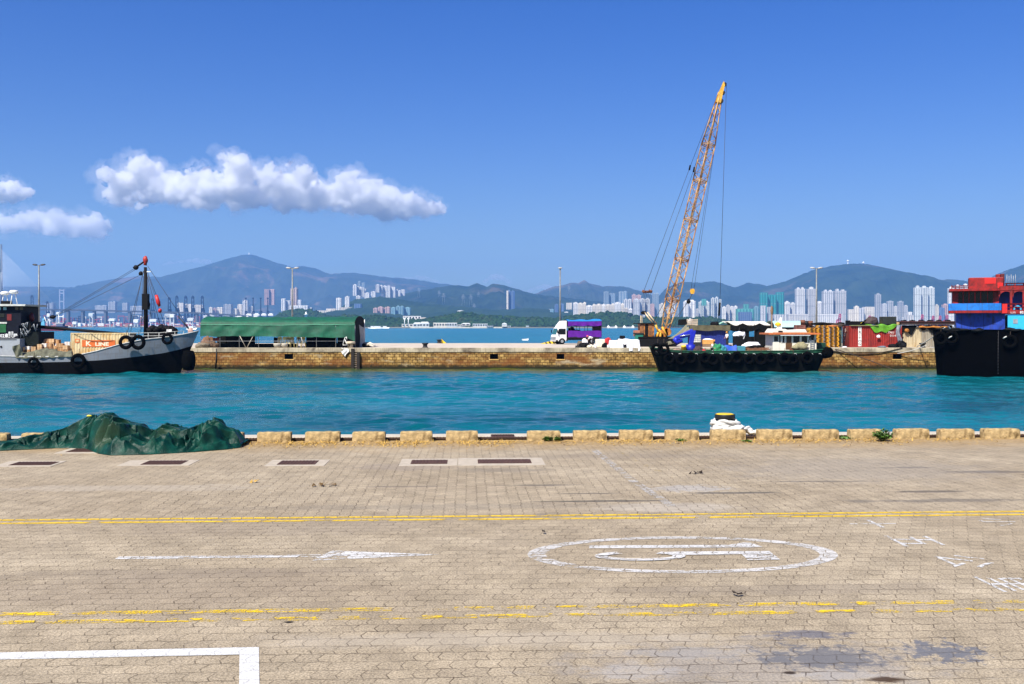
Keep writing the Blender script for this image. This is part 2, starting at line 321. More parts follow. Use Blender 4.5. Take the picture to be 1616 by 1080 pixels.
# ---- painted markings (sheets 4 mm above the paving, paint missing from joints and where worn)
def paint(name, col, wear, fr=6., str_=(1, 1, 1), gap=.12):
    m, n, l, b = nt(name); tc, u, v, br = paver(n, l)
    q = mp(n, l, tc, str_); t = nz(n, l, q.outputs[0], fr, 7, .72); r = n.new('ShaderNodeMapRange'); r.inputs[1].default_value = wear - .04; r.inputs[2].default_value = wear + .05; l.new(t.outputs[0], r.inputs[0])
    bt = ma(n, l, 'GREATER_THAN', ma(n, l, 'MULTIPLY_ADD', br.outputs[0], .35, t.outputs[0]), wear + gap if wear > .3 else .2)
    a = ma(n, l, 'MULTIPLY', r.outputs[0], ma(n, l, 'SUBTRACT', 1, ma(n, l, 'MULTIPLY', br.outputs['Fac'], .9 if wear > .3 else .25)))
    if wear > .3:
        a = ma(n, l, 'MULTIPLY', a, bt); t3 = nz(n, l, tc, 70, 4, .75); t5 = nz(n, l, q.outputs[0], 3.5, 4, .6); e_ = n.new('ShaderNodeMapRange'); e_.inputs[1].default_value = -.04; e_.inputs[2].default_value = .06
        l.new(ma(n, l, 'SUBTRACT', ma(n, l, 'MULTIPLY_ADD', t5.outputs[0], .5, t3.outputs[0]), .25 + wear), e_.inputs[0]); a = ma(n, l, 'MULTIPLY', a, e_.outputs[0])
    t2 = nz(n, l, tc, 45, 5, .75); cr = ramp(n, [(.34, mul(col, .55)), (.6, mul(col, 1.0))]); l.new(t2.outputs[0], cr.inputs[0]); l.new(cr.outputs[0], b.inputs['Base Color'])
    b.inputs['Roughness'].default_value = .8; b.inputs['Specular IOR Level'].default_value = .2; l.new(a, b.inputs['Alpha']); return m
def strip(name, pts, w, m, label, z=.004):
    """a painted strip through quay-frame points"""
    mb = MB(); L, Rr = [], []
    pts = [Vector((p[0], p[1], 0)) for p in pts]
    for k, p in enumerate(pts):
        d = (pts[min(k + 1, len(pts) - 1)] - pts[max(k - 1, 0)]).normalized(); s = Vector((-d.y, d.x, 0)) * w / 2
        L.append((p + s + Vector((0, 0, z)))[:]); Rr.append((p - s + Vector((0, 0, z)))[:])
    n = len(pts); mb.add(Rr + L, [(k, k + 1, n + k + 1, n + k) for k in range(n - 1)])
    o = mb.build(name, m); o.rotation_euler = QR; return tag(o, label, 'road marking', kind='structure')
YEL_GOOD = paint('yellow_line_paint', (.78, .52, .04), .385, 7, (.4, 1, 1), .13); YEL_WORN = paint('worn_yellow_line_paint', (.86, .58, .02), .47, 9, (.42, 1.2, 1), .17)
WH_GOOD = paint('white_line_paint', (.66, .66, .63), .15); WH_WORN = paint('worn_white_paint', (.62, .60, .56), .40, 18, (.45, 1, 1), .14); WH_FAINT = paint('faint_white_paint', (.52, .49, .44), .45, 5)
WH_OK = paint('scuffed_white_paint', (.64, .63, .60), .38, 14)
def ln(v0, py0, dv, m, w, lab): return strip('lane_line', [(-14 + i * .5, v0 + dv * 0) for i in range(57)], w, m, lab)
v_far = toq(G(808, 817))[1]; v_near = toq(G(808, 966))[1]
ln(v_far + .10, 0, 0, YEL_GOOD, .095, 'yellow line on the far side of the lane, farther of its pair')
ln(v_far - .10, 0, 0, YEL_GOOD, .095, 'yellow line on the far side of the lane, nearer of its pair')
ln(v_near + .12, 0, 0, YEL_WORN, .10, 'patchy yellow line on the near side of the lane, farther of its pair')
ln(v_near - .12, 0, 0, YEL_WORN, .10, 'patchy yellow line on the near side of the lane, nearer of its pair')
c = toq(G(393, 1028)); e = toq(G(0, 1036)); d_ = toq(G(396, 1078))
mb = MB(); cu_, cv_ = c; w2 = .062
mb.add([toq(G(x, y)) + (.004,) for x, y in ((-60, 1043), (378, 1034), (376, 1180), (411, 1180), (408.5, 1022), (-60, 1032))], [(0, 1, 4, 5), (1, 2, 3, 4)])
o = mb.build('bay_outline', WH_GOOD); o.rotation_euler = QR; tag(o, 'fresh white corner of a parking bay outline in the near left', 'road marking', kind='structure')
# direction arrow
a0, a1, a2 = toq(G(186, 880)), toq(G(505, 878)), toq(G(692, 877))
va = (a0[1] + a2[1]) / 2
mb = MB(); mb.add([(a0[0], va - .055, .004), (a1[0], va - .055, .004), (a1[0], va + .055, .004), (a0[0], va + .055, .004)], [(0, 1, 2, 3)])
mb.add([(a1[0] - .06, va - .22, .004), (a2[0], va, .004), (a1[0] + .1, va + .24, .004), (a1[0], va, .004)], [(0, 1, 3), (3, 1, 2)])
o = mb.build('lane_arrow', paint('arrow_paint', (.68, .67, .64), .40, 16, (.4, 1, 1), .15)); o.rotation_euler = QR; tag(o, 'worn white lane arrow pointing right on the paving', 'road marking', kind='structure')
# speed limit oval with 15
ec = toq(G(1077, 874)); ea = (toq(G(1322, 874))[0] - toq(G(832, 874))[0]) / 2; eb = (toq(G(1077, 846))[1] - toq(G(1077, 904))[1]) / 2
mb = MB(); N = 96; vv = []
for k in range(N):
    t = 2 * math.pi * k / N
    for q in (1, 0): vv.append((ec[0] + (ea - .19 * (1 - q)) * math.cos(t), ec[1] + (eb - .115 * (1 - q)) * math.sin(t), .004))
mb.add(vv, [(2 * k, 2 * ((k + 1) % N), 2 * ((k + 1) % N) + 1, 2 * k + 1) for k in range(N)])
o = mb.build('speed_limit_oval', WH_WORN); o.rotation_euler = QR; tag(o, 'worn white oval painted round the lane speed number', 'road marking', kind='structure')
mb = MB()
zq = [.004]
def pq(pts): mb.add([toq(G(x, y)) + (zq[0],) for x, y in pts], [tuple(range(len(pts)))]); zq[0] += .0025
pq([(930, 861.5), (1150, 860.5), (1172, 857), (1185, 857.5), (1204, 863.8), (1186, 864.8), (930, 866)])                     # 1, its foot to the left
pq([(1055, 871.5), (1172, 871), (1186, 875.5), (1055, 877)]); pq([(1166, 871.5), (1214, 871), (1231, 884.5), (1180, 885.5)])   # 5, its top to the right
NN = 24; arc = []
for k in range(NN + 1):
    t = R(62) - R(300) * k / NN; arc.append(((1010 + 72 * math.cos(t), 879 - 7.6 * math.sin(t)), (1010 + 52 * math.cos(t), 879 - 4.0 * math.sin(t))))
mb.add([toq(G(*p)) + (zq[0],) for a in arc for p in a], [(2 * k, 2 * k + 1, 2 * k + 3, 2 * k + 2) for k in range(NN)])
o = mb.build('speed_limit_number', paint('number_paint', (.64, .63, .60), .385, 18, (.4, 1, 1))); o.rotation_euler = QR; tag(o, 'worn white number 15 painted inside the oval, read from the left', 'road marking', kind='structure')
# lettering: fifteen kilometres in Chinese characters, read by traffic going right
def ptext(ch, px, py, w, h, m, lab):
    t = text(ch, 1.0, m, name='painted_character', ext=0, align='CENTER'); p = toq(G(px, py))
    for v in t.data.vertices: x, y = v.co.x, v.co.y - .35; v.co = (p[0] + y * w, p[1] - x * h, .004)
    t.location = (0, 0, 0); t.rotation_euler = QR; tag(t, lab, 'road marking', kind='structure')
ptext('十', 1375, 827, .62, .50, WH_OK, 'white painted character 十, farthest of the four in a row')
ptext('五', 1443, 854, .62, .62, WH_OK, 'white painted character 五 between 十 and 公')
ptext('公', 1520, 886, .58, .60, WH_OK, 'white painted character 公 between 五 and 里')
ptext('里', 1592, 922, .50, .62, WH_OK, 'white painted character 里, nearest of the four in a row')
ptext('小', 1575, 824, .45, .50, WH_WORN, 'faint white painted character at the right end of the far yellow lines')
p0, p1, p2 = toq(G(937, 710)), toq(G(1000, 760)), toq(G(1062, 800))
strip('bay_line', [p0, p1, p2], .14, WH_FAINT, 'faded white bay line running away from the far yellow lines')
p0, p1 = toq(G(972, 711)), toq(G(1075, 762)); strip('bay_line', [p0, p1], .10, paint('faint_yellow_paint', (.62, .45, .10), .55, 4), 'faint yellow streak of paint beside the faded white bay line')

# ---- drain covers
COVER = mat('rusty_drain_cover', (.075, .035, .025), .85, var=.4, scale=30, bump=.8, bscale=90)
FRAME = mat('drain_cover_surround', (.40, .345, .265), .9, var=.15, scale=6, bump=.3)
def cover(x0, x1, y0, y1, X0, X1, Y0, Y1, lab, sk=0.0):
    a, b = toq(G((x0 + x1) / 2, (y0 + y1) / 2)); D = GD((y0 + y1) / 2)
    t = thing('drain_cover', lab, 'drain cover', fq(a, b, 0), QA, 'drain covers in the paving')
    w = (x1 - x0) / F * D / 2; h = abs(GD(y0) - GD(y1)) / 2
    Wd = (X1 - X0) / F * D / 2; Hh = abs(GD(Y0) - GD(Y1)) / 2; ox = ((X0 + X1) - (x0 + x1)) / 2 / F * D
    m1 = MB(); m1.box(-Wd + ox, -Hh, -.05, Wd + ox, Hh, .006); m1.build('surround', FRAME, t)
    m2 = MB(); m2.box(-w, -h, -.03, w, h, .012)
    k = int(w * 2 / .06)
    for i in range(k): m2.box(-w + .02 + i * .06, -h + .02, .012, -w + .05 + i * .06, h - .02, .018)
    m2.build('grate', COVER, t)
cover(22, 86, 730, 735, 2, 92, 728, 737, 'rusty drain cover at the far left in front of the green tarpaulin')
cover(112, 165, 709, 714, 100, 170, 707, 716, 'rusty drain cover half hidden under the green tarpaulin')
cover(229, 291, 728, 734, 196, 306, 727, 736, 'rusty drain cover below the right half of the green tarpaulin')
cover(441, 500, 728, 734, 424, 516, 726, 736, 'rusty drain cover alone in a pale frame right of the tarpaulin')
cover(649, 706, 727, 733, 632, 722, 725, 736, 'rusty drain cover left of the large split one in a shared pale frame')
cover(754, 838, 726, 732, 723, 858, 724, 736, 'large rusty drain cover nearest the faded white bay line')
cover(775, 812, 686.5, 692, 765, 828, 686, 694, 'rusty drain grate at the kerb in the wide gap between blocks')

# ---- kerb blocks
BLK = [(-40, 12), (35, 84), (108, 158), (182, 232), (256, 308), (333, 384), (407, 459), (482, 536), (557, 608), (632, 682), (704, 754), (832, 884), (905, 957), (978, 1030), (1050, 1102), (1122, 1176), (1196, 1250), (1268, 1322), (1340, 1390), (1413, 1466), (1481, 1535), (1551, 1608), (1626, 1680)]
BLAB = ['weathered kerb block at the left edge of the picture', 'weathered kerb block behind the flat left end of the tarpaulin', 'kerb block hidden behind the left slope of the green tarpaulin', 'kerb block hidden behind the tall hump of the green tarpaulin', 'kerb block hidden behind the middle of the green tarpaulin', 'kerb block behind the right end of the green tarpaulin',
        'weathered kerb block just right of the green tarpaulin', 'second weathered kerb block right of the green tarpaulin, weeds at its foot', 'third weathered kerb block right of the green tarpaulin', 'weathered kerb block two left of the wide drain gap', 'weathered kerb block on the left side of the wide drain gap', 'weathered kerb block on the right side of the wide drain gap',
        'rust streaked kerb block one right of the drain gap block', 'weathered kerb block two left of the one in front of the bollard rope', 'weathered kerb block just left of the bollard', 'weathered kerb block right in front of the bollard and white rope', 'weathered kerb block just right of the bollard, green weed on it', 'second weathered kerb block right of the bollard', 'weathered kerb block behind the leafy green bush', 'weathered kerb block just right of the leafy green bush', 'second weathered kerb block right of the leafy green bush', 'weathered kerb block at the right edge of the picture', 'kerb block just past the right edge of the picture']
EARTH = mat('dry_soil', (.25, .17, .09), .95, var=.4, scale=9, bump=.8, bscale=40)
def kerb_mesh(seed, w):
    rnd = random.Random(seed); mb = MB(); nx, ny = 14, 7; h, d = .205, .21
    prof = [(-d / 2, 0), (-d / 2 - .003, h * .5), (-d / 2 + .004, h * .93), (-d / 2 + .02, h), (0, h + .003), (d / 2 - .02, h), (d / 2 - .004, h * .92), (d / 2, 0)]
    def f(a, b):
        k = b * (len(prof) - 1); i = min(int(k), len(prof) - 2); t = k - i; y = prof[i][0] * (1 - t) + prof[i + 1][0] * t; z = prof[i][1] * (1 - t) + prof[i + 1][1] * t
        x = (a - .5) * w; e = min(a, 1 - a) * w; q = max(0, 1 - e / .012); z *= 1 - .08 * q * q
        p = Vector((x * 6, y * 9, z * 9 + seed * 3.3)); nn = mnoise.noise(p) * .010 + mnoise.noise(p * 3) * .007 - .016 * max(0, mnoise.noise(p * .9 + Vector((5, 0, 0))) - .35)
        return (x + nn * .5, y + nn, max(0, z + nn * (1 if z > .02 else 0)))
    mb.grid(f, 40, 29)
    mb.add([f(0, j / 28) for j in range(29)], [tuple(range(29))]); mb.add([f(1, j / 28) for j in range(29)], [tuple(range(28, -1, -1))]); return mb
EDGEV = toq(G(868, 696.2))[1] + .1
for k, (x0, x1) in enumerate(BLK):
    if k in (2, 3, 4, 22): continue
    xc = (x0 + x1) / 2; u = (xc - 808) / F * 21.0 * (1 + (xc - 808) / F * .045); D = fq(u, EDGEV).y; u = toq(Vector((PX(xc, D), D, 0)))[0]; w = (x1 - x0) / F * D
    o = kerb_mesh(k, w).build('kerb_block', CONC, loc=fq(u, EDGEV + .03 * math.sin(k * 2.1), 0.0)); o.rotation_euler = (0, 0, QA + .02 * math.sin(k * 5.3)); tag(o, BLAB[k], 'kerb block', 'concrete kerb blocks along the quay edge')
mb = MB()
BV = EDGEV + .13; mb.tube([(-80, BV, .035), (-30, BV, .035), (80, BV, .035)], .03, 8)
for i in range(900): mb.torus((-30 + i * .066, BV, .035), .034, .010, 'x', 6, 4)
o = mb.build('steel_fender_bar', mat('dark_rusty_bar', (.05, .028, .02), .8, spec=.2)); o.rotation_euler = QR; tag(o, 'long ribbed rusty bar lying behind the kerb blocks', 'bar')

# ---- bollard and its rope
bp_ = G(1144, 684.5); bp_ = Vector((PX(1144, 21.75), 21.75, 0.012))
t = thing('mooring_bollard', 'black mooring bollard with a yellow painted cap on the quay edge', 'bollard', bp_)
MB().lathe([(.24, 0), (.24, .03), (.17, .06), (.155, .30), (.165, .37)], 28).build('post', mat('bollard_black', (.015, .015, .014), .45, stain=(.05, .03, .02), samt=.3), t)
MB().lathe([(.165, .36), (.215, .375), (.22, .39), (.22, .455), (.215, .465)], 32).build('cap', _mc['bollard_black'], t)
MB().lathe([(.212, .466), (.15, .482), (.06, .49), (.002, .491)], 32).build('painted_top', YELLOW, t)
rnd = random.Random(4); mb = MB()
for k in range(11):
    r0 = .20 + .055 * rnd.random(); z = .05 + .026 * k; pts = []
    for i in range(26):
        q = 2 * math.pi * i / 25 + k; rr = r0 * (1 + .18 * math.sin(2 * q + k)) + (.10 if k < 5 else .02) * max(0, math.cos(q - .3))
        pts.append((rr * math.cos(q), rr * math.sin(q) * .9, max(.035, z + .03 * math.sin(3 * q + k * 2))))
    mb.tube(pts, .032 + .012 * rnd.random(), 7)
for k in range(7):
    pts = []; x, y, an = .15 + .25 * rnd.random(), -.12 + .2 * rnd.random(), rnd.uniform(-.6, .6)
    for i in range(12): pts.append((x + .05 * i * .8, y + .04 * math.sin(i * .9 + k), max(.03, .20 - .016 * i + .03 * math.sin(i * 1.3 + k)))); x += rnd.uniform(-.006, .01)
    mb.tube(pts, .028, 7)
for k in range(4): mb.blob((-.18 + .14 * k, -.17, .15 + .03 * (k % 2)), (.13, .09, .085), k + 3, .6, 2.2, 3)
mb.tube([(-.36 + .1 * i, -.08 + .05 * math.sin(i), .035) for i in range(9)], .025, 6)
o = mb.build('rope_pile', ROPEW, loc=bp_); tag(o, 'thick white mooring rope heaped round the yellow topped bollard', 'rope')

# ---- crumpled green tarpaulin
GREEN = None
def tarp_mat():
    m, n, l, b = nt('dark_green_tarpaulin'); tc = n.new('ShaderNodeTexCoord').outputs['Object']
    t = nz(n, l, tc, 3.5, 6, .65); c = ramp(n, [(.3, (.0008, .016, .011)), (.5, (.002, .034, .023)), (.72, (.004, .070, .045))]); l.new(t.outputs[0], c.inputs[0])
    t2 = nz(n, l, tc, 1.1, 3, .5); k = ramp(n, [(.60, (0, 0, 0)), (.70, (.6, .6, .6))]); l.new(t2.outputs[0], k.inputs[0]); out = mx(n, l, k.outputs[0], c.outputs[0], (.035, .06, .028))
    l.new(out, b.inputs['Base Color']); b.inputs['Roughness'].default_value = .42; b.inputs['Specular IOR Level'].default_value = .22
    t4 = nz(n, l, tc, 22, 4, .6, 1.5); bp = n.new('ShaderNodeBump'); bp.inputs['Strength'].default_value = .5; bp.inputs['Distance'].default_value = .02; l.new(t4.outputs[0], bp.inputs['Height']); l.new(bp.outputs[0], b.inputs['Normal']); return m
TX = [(-60, 703), (0, 704), (39, 690), (60, 686), (104, 677), (125, 666), (146, 656), (161, 651), (177, 653.5), (198, 661), (213, 669), (229, 671.5), (242, 679), (250, 678), (260, 670), (275, 673), (294, 678), (307, 674), (322, 670), (335, 661), (348, 665), (361, 674), (374, 677), (383, 690), (389, 704)]
TB = [(-60, 716), (0, 713.5), (104, 708), (125, 708), (150, 709), (180, 716.5), (203, 719.5), (260, 718), (325, 714), (370, 710), (389, 707)]
TD = 19.6
nu, nv = 760, 300
pxs = np.linspace(-58, 388.5, nu); ytop = np.interp(pxs, *zip(*TX)); ybot = np.interp(pxs, *zip(*TB)); Db = CH * F / (ybot - HZ)
dep = np.maximum(.62, 20.75 - Db); hz_ = np.maximum(.05, CH - (ytop - HZ) / F * (Db + dep * .5)); s = np.linspace(0, 1, nv)[:, None]
Yg = Db[None] + dep[None] * s; Xg = (pxs[None] - 808) / F * (Yg * .25 + (Db + .5 * dep)[None] * .75)
env = np.clip(np.sin(np.pi * np.clip(s, 0, 1) ** .78), 0, 1) ** .68 + 0 * Xg
rg = random.Random(23); shear = lambda x, y: (x * .8 + y * .25, y * 1.5 - x * .55)
KP = []
for k in range(1500):                              # coarse creases: stretched triangular facets
    x, y = rg.uniform(-10.6, -5.0), rg.uniform(18.4, 21.2)
    if all((shear(x, y)[0] - q[0]) ** 2 + (shear(x, y)[1] - q[1]) ** 2 > .0150 for q in KP): KP.append(shear(x, y) + (rg.choice((rg.uniform(.15, .5), rg.uniform(.75, 1.12))),))
from mathutils.geometry import delaunay_2d_cdt
r_ = delaunay_2d_cdt([Vector(p[:2]) for p in KP], [], [], 0, 1e-5); kz = [KP[r_[3][i][0]][2] for i in range(len(r_[0]))]; big = np.full(Xg.shape, .6); SX_, SY_ = shear(Xg + .10 * (fbm(Xg * 3, Yg * 3, 9, 3) - .5), Yg + .10 * (fbm(Xg * 3 + 9, Yg * 3, 19, 3) - .5))
for f in r_[2]:
    a, b, c = (r_[0][i] for i in f); d = (b.x - a.x) * (c.y - a.y) - (c.x - a.x) * (b.y - a.y)
    if abs(d) < 1e-9: continue
    u = ((SX_ - a.x) * (c.y - a.y) - (c.x - a.x) * (SY_ - a.y)) / d; v = ((b.x - a.x) * (SY_ - a.y) - (SX_ - a.x) * (b.y - a.y)) / d; m_ = (u >= 0) & (v >= 0) & (u + v <= 1)
    big[m_] = (kz[f[0]] + (kz[f[1]] - kz[f[0]]) * u + (kz[f[2]] - kz[f[0]]) * v)[m_]
for _ in range(3): big = (big + np.roll(big, 1, 0) + np.roll(big, -1, 0) + np.roll(big, 1, 1) + np.roll(big, -1, 1)) / 5
fd = np.zeros_like(Xg); fx = Xg + .06 * (fbm(Xg * 4, Yg * 4, 91, 2) - .5); fy = Yg + .06 * (fbm(Xg * 4 + 7, Yg * 4, 93, 2) - .5)
for k in range(95):                                # long folds: steep on one side, sloping on the other
    x0, y0 = rg.uniform(-10.4, -5.2), rg.uniform(18.7, 20.6); an = rg.choice((rg.gauss(.55, .45), rg.gauss(2.5, .5), rg.gauss(1.5, .4))); L_ = rg.uniform(.22, .75); bn = rg.uniform(-.9, .9); w = rg.uniform(.035, .085); am = rg.uniform(.05, .125) * (1 if k % 4 else -1)
    a_ = (fx - x0) * math.cos(an) + (fy - y0) * math.sin(an); c_ = -(fx - x0) * math.sin(an) + (fy - y0) * math.cos(an) - bn * a_ * a_; t_ = np.clip(1 - (a_ / L_) ** 2, 0, 1) ** .7
    fd += am * t_ * np.where(c_ < 0, np.clip(1 + c_ / (w * .55), 0, 1), np.clip(1 - c_ / (w * 1.9), 0, 1) ** 1.3)
f3 = 1 - np.abs(2 * vnoise((Xg + Yg * .6) * 3.2 + 20, (Yg - Xg * .5) * 5 + 40, 71) - 1); f4 = vnoise(Xg * 14 + 9, Yg * 14 + 9, 77)
cm = np.exp(-((s - .55) / .16) ** 2); Hh = hz_[None] * env * ((.08 + .92 * big) * (1 - cm) + (.72 + .34 * big) * cm) + np.clip(hz_[None] * env * 4, 0, 1) * (fd * (1 - .4 * cm) + .034 * (f3 - .5) + .008 * (f4 - .5)); Hh = np.where(Hh > .01, Hh, .01)
Hh = np.minimum(Hh, hz_[None] * 1.03); edge = np.clip(np.minimum(s, 1 - s) * 14, 0, 1) + 0 * Xg
Hh = np.maximum(Hh, .05 * edge * (.5 + f3)) * edge ** .4 + .003
Yg = Yg - .05 * (f3 - .5) * edge - .16 * (big - .6) * edge * env; Xg = Xg + .04 * (f3 - .5) * edge
o = npgrid('tarpaulin', Xg, Yg, Hh, tarp_mat(), True); o.location = (0, 0, .006)
tag(o, 'large crumpled dark green tarpaulin lying against the kerb blocks', 'tarpaulin')
mb = MB(); mb.blob((PX(141, 19.9), 19.9, PZ(656.5, 19.9)), (.05, .03, .018), 3, .5, 2, 2); o = mb.build('plastic_scrap', mat('yellow_plastic', (.75, .62, .05), .4)); tag(o, 'scrap of yellow plastic on top of the green tarpaulin', 'litter')

# ---- weeds, dry grass, litter
LEAF = mat('weed_leaves', (.07, .15, .02), .55, var=.45, scale=14); STRAW = mat('dry_grass_straw', (.50, .31, .07), .9, var=.4, scale=8)
def weed(px, py, h, w, n_, lab, seed, D=None):
    rnd = random.Random(seed); D = D or GD(py); r = Vector((PX(px, D), D, 0)); mb = MB(); st = MB()
    for k in range(n_):
        a = rnd.uniform(0, 6.28); b = (rnd.random() ** .6) * w; hh = h * rnd.uniform(.45, 1) * (1 - .45 * b / w); e = Vector((math.cos(a) * b, math.sin(a) * b * .7, hh))
        if k % 4 == 0: st.tube([(e.x * .15, e.y * .15, 0), (e.x * .5, e.y * .5, hh * .6), e], .003, 4)
        for q in range(5):
            t = rnd.uniform(.25, 1); c = Vector((e.x * t, e.y * t, hh * t ** .8)); sz = rnd.uniform(.024, .05) * (1 + h); d = Vector((rnd.uniform(-1, 1), rnd.uniform(-1, 1), rnd.uniform(-.2, .8))).normalized(); x = d.cross(Vector((0, 0, 1))).normalized() * sz * .5; d *= sz
            mb.add([c, c + d * .5 + x, c + d, c + d * .5 - x], [(0, 1, 2, 3)])
    t = thing('weed', lab, 'plant', r, 0, 'weeds along the kerb'); mb.build('leaves', LEAF, t); st.build('stems', mat('weed_stem', (.10, .13, .03), .7), t)
weed(1393, 692.5, .30, .26, 130, 'leafy green bush growing between two kerb blocks on the right', 1, 20.75)
weed(864, 691, .13, .12, 40, 'small green weed in front of the block right of the drain gap', 2, 20.75); weed(879, 692, .12, .10, 30, 'green weed at the right corner of the block right of the drain gap', 3, 20.75)
weed(931, 695, .10, .12, 26, 'low green weed in front of the rust streaked kerb block', 4); weed(953, 693, .13, .10, 36, 'green weed at the right corner of the rust streaked kerb block', 5)
weed(838, 695, .05, .16, 28, 'flat green weed at the left corner of the block right of the drain gap', 6); weed(1074, 697, .05, .14, 22, 'flat weed in front of the block just left of the bollard', 7); weed(1026, 694, .05, .10, 18, 'flat weed between the two blocks left of the bollard', 8)
weed(1238, 690, .11, .10, 34, 'green weed at the right end of the block right of the bollard', 9); weed(1330, 693, .06, .30, 50, 'spreading yellow green weed left of the leafy bush', 10); weed(1360, 690, .09, .16, 34, 'tufted green weed just left of the leafy bush', 11)
weed(445, 695, .07, .08, 22, 'small weed at the block just right of the tarpaulin', 12); weed(492, 694, .08, .10, 26, 'small weed at the left corner of the second block right of the tarpaulin', 13); weed(575, 694, .06, .18, 36, 'row of low weeds in front of the third block right of the tarpaulin', 14)
weed(1180, 698, .05, .14, 20, 'flat weed on the paving in front of the bollard', 15); weed(1470, 690, .05, .1, 18, 'flat weed right of the block next to the leafy bush', 16); weed(428, 696, .06, .06, 14, 'tiny weed at the left of the block next to the tarpaulin', 17)
rnd = random.Random(9); mb = MB()
for k in range(7000):
    u = rnd.uniform(-7.5, 11); dens = 1.0 if u < 1.5 else .42
    if rnd.random() > dens * (0.35 + .65 * (mnoise.noise(Vector((u * 1.1, 3, 0))) > -.05)): continue
    v = EDGEV - .12 - abs(rnd.gauss(0, .45)); c = Vector((u, v, .006)); a = rnd.uniform(0, 6.28); L_ = rnd.uniform(.05, .15); d = Vector((math.cos(a), math.sin(a), rnd.uniform(.02, .5))) * L_; x = Vector((-math.sin(a), math.cos(a), 0)) * rnd.uniform(.005, .012)
    mb.add([c - x, c + x, c + d], [(0, 1, 2)])
o = mb.build('dry_grass', STRAW); o.rotation_euler = QR; tag(o, 'strewn dry grass along the foot of the kerb blocks', 'grass', kind='stuff')
def litter(px, py, w, lab, m, seed, n_=9, up=1.0):
    rnd = random.Random(seed); p = G(px, py); mb = MB()
    for k in range(n_):
        a = rnd.uniform(0, 3.14); c = Vector((rnd.uniform(-w, w), rnd.uniform(-w, w) * .6, .012 + rnd.random() * .02)); s_ = rnd.uniform(.03, .06)
        d = Vector((math.cos(a), math.sin(a), rnd.uniform(-.1, .5) * up)) * s_; x = Vector((-math.sin(a), math.cos(a), rnd.uniform(-.3, .3) * up)) * s_ * .4
        mb.add([c - d, c + x, c + d + Vector((0, 0, .01)), c - x], [(0, 1, 2, 3)])
    o = mb.build('fallen_leaves', m, loc=p); tag(o, lab, 'litter')
DRY = mat('dead_leaf', (.12, .07, .02), .8, var=.5, scale=20)
litter(513, 767, .17, 'small clump of dead leaves on the paving left of centre', DRY, 1, 16); litter(1098, 748, .10, 'dark twigs on the paving below the bollard', mat('dark_twig', (.03, .02, .012), .9), 2, 9)
litter(1166, 941, .05, 'dark scrap on the paving below the speed oval', _mc['dark_twig'], 3, 4, .05); litter(400, 762, .05, 'straw coloured scrap beside the lone drain cover', STRAW, 4, 6); litter(857, 843, .015, 'tiny dark scrap on the lane left of the speed oval', _mc['dark_twig'], 5, 2, .05); litter(432, 697, .03, 'white pebble like scrap by the kerb near the tarpaulin', WHITE, 6, 4)
# ================================================================== WATER
def water_mat(name, deep, bs, bd, rough, shore=None):
    m, n, l, b = nt(name); tc = n.new('ShaderNodeTexCoord').outputs['Object']
    q = mp(n, l, tc, (.4, 1, 1)); t = nz(n, l, q.outputs[0], .11, 7, .68); c = ramp(n, [(.32, mul(deep, .55)), (.5, deep), (.7, mul(deep, 1.3))]); l.new(t.outputs[0], c.inputs[0]); out = c.outputs[0]
    if shore:  # olive reflection of the pier wall painted into the water colour
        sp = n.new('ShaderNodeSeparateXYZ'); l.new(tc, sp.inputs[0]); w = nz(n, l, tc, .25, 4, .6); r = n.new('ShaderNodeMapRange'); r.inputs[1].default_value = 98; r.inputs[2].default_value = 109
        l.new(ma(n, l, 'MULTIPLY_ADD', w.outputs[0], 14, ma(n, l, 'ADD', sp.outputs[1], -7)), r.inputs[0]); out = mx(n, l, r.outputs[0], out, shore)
    l.new(out, b.inputs['Base Color']); b.inputs['Roughness'].default_value = rough; b.inputs['IOR'].default_value = 1.33; b.inputs['Specular IOR Level'].default_value = .42
    q2 = mp(n, l, tc, (.7, 1, 1)); t1 = nz(n, l, q2.outputs[0], bs, 5, .6); bp = n.new('ShaderNodeBump'); bp.inputs['Strength'].default_value = .8; bp.inputs['Distance'].default_value = bd
    l.new(t1.outputs[0], bp.inputs['Height']); l.new(bp.outputs[0], b.inputs['Normal']); return m
def waves(X, Y, seed, lam, n=46, steep=.012):
    rg = np.random.RandomState(seed); Z = np.zeros_like(X)
    for k in range(n):
        L_ = np.exp(rg.uniform(np.log(lam[0]), np.log(lam[1]))); th = rg.normal(R(75), .55); kx, ky = np.cos(th) * 2 * np.pi / L_, np.sin(th) * 2 * np.pi / L_
        Z += steep * L_ * np.sin(X * kx + Y * ky + rg.uniform(0, 6.28) + .8 * np.sin(X * .11 + k) + .6 * np.sin(Y * .13 + k * 2)) / np.sqrt(n) * 2.2
    return Z
xs = np.arange(-78, 78.01, .20); ys = np.concatenate([np.arange(20.0, 60, .13), np.arange(60, 112.5, .22)]); X, Y = np.meshgrid(xs, ys)
Zw = (waves(X, Y, 3, (.6, 3.0), 50, .0135) + waves(X, Y, 8, (2.5, 9), 24, .005)) * (.55 + .9 * fbm(X * .05 + 9, Y * .09 + 9, 5, 3))
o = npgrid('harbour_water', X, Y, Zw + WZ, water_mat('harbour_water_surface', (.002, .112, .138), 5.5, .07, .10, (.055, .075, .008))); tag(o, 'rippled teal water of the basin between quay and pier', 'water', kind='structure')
mb = MB(); B = 30000
mb.add([(-B, 112.5, WZ), (B, 112.5, WZ), (B, 16000, WZ), (-B, 16000, WZ), (-B, -400, WZ), (-78, -400, WZ), (-78, 112.5, WZ), (78, -400, WZ), (B, -400, WZ), (78, 112.5, WZ), (-78, 20, WZ - .3), (78, 20, WZ - .3)], [(0, 1, 2, 3), (4, 5, 6, 0), (7, 8, 1, 9)])
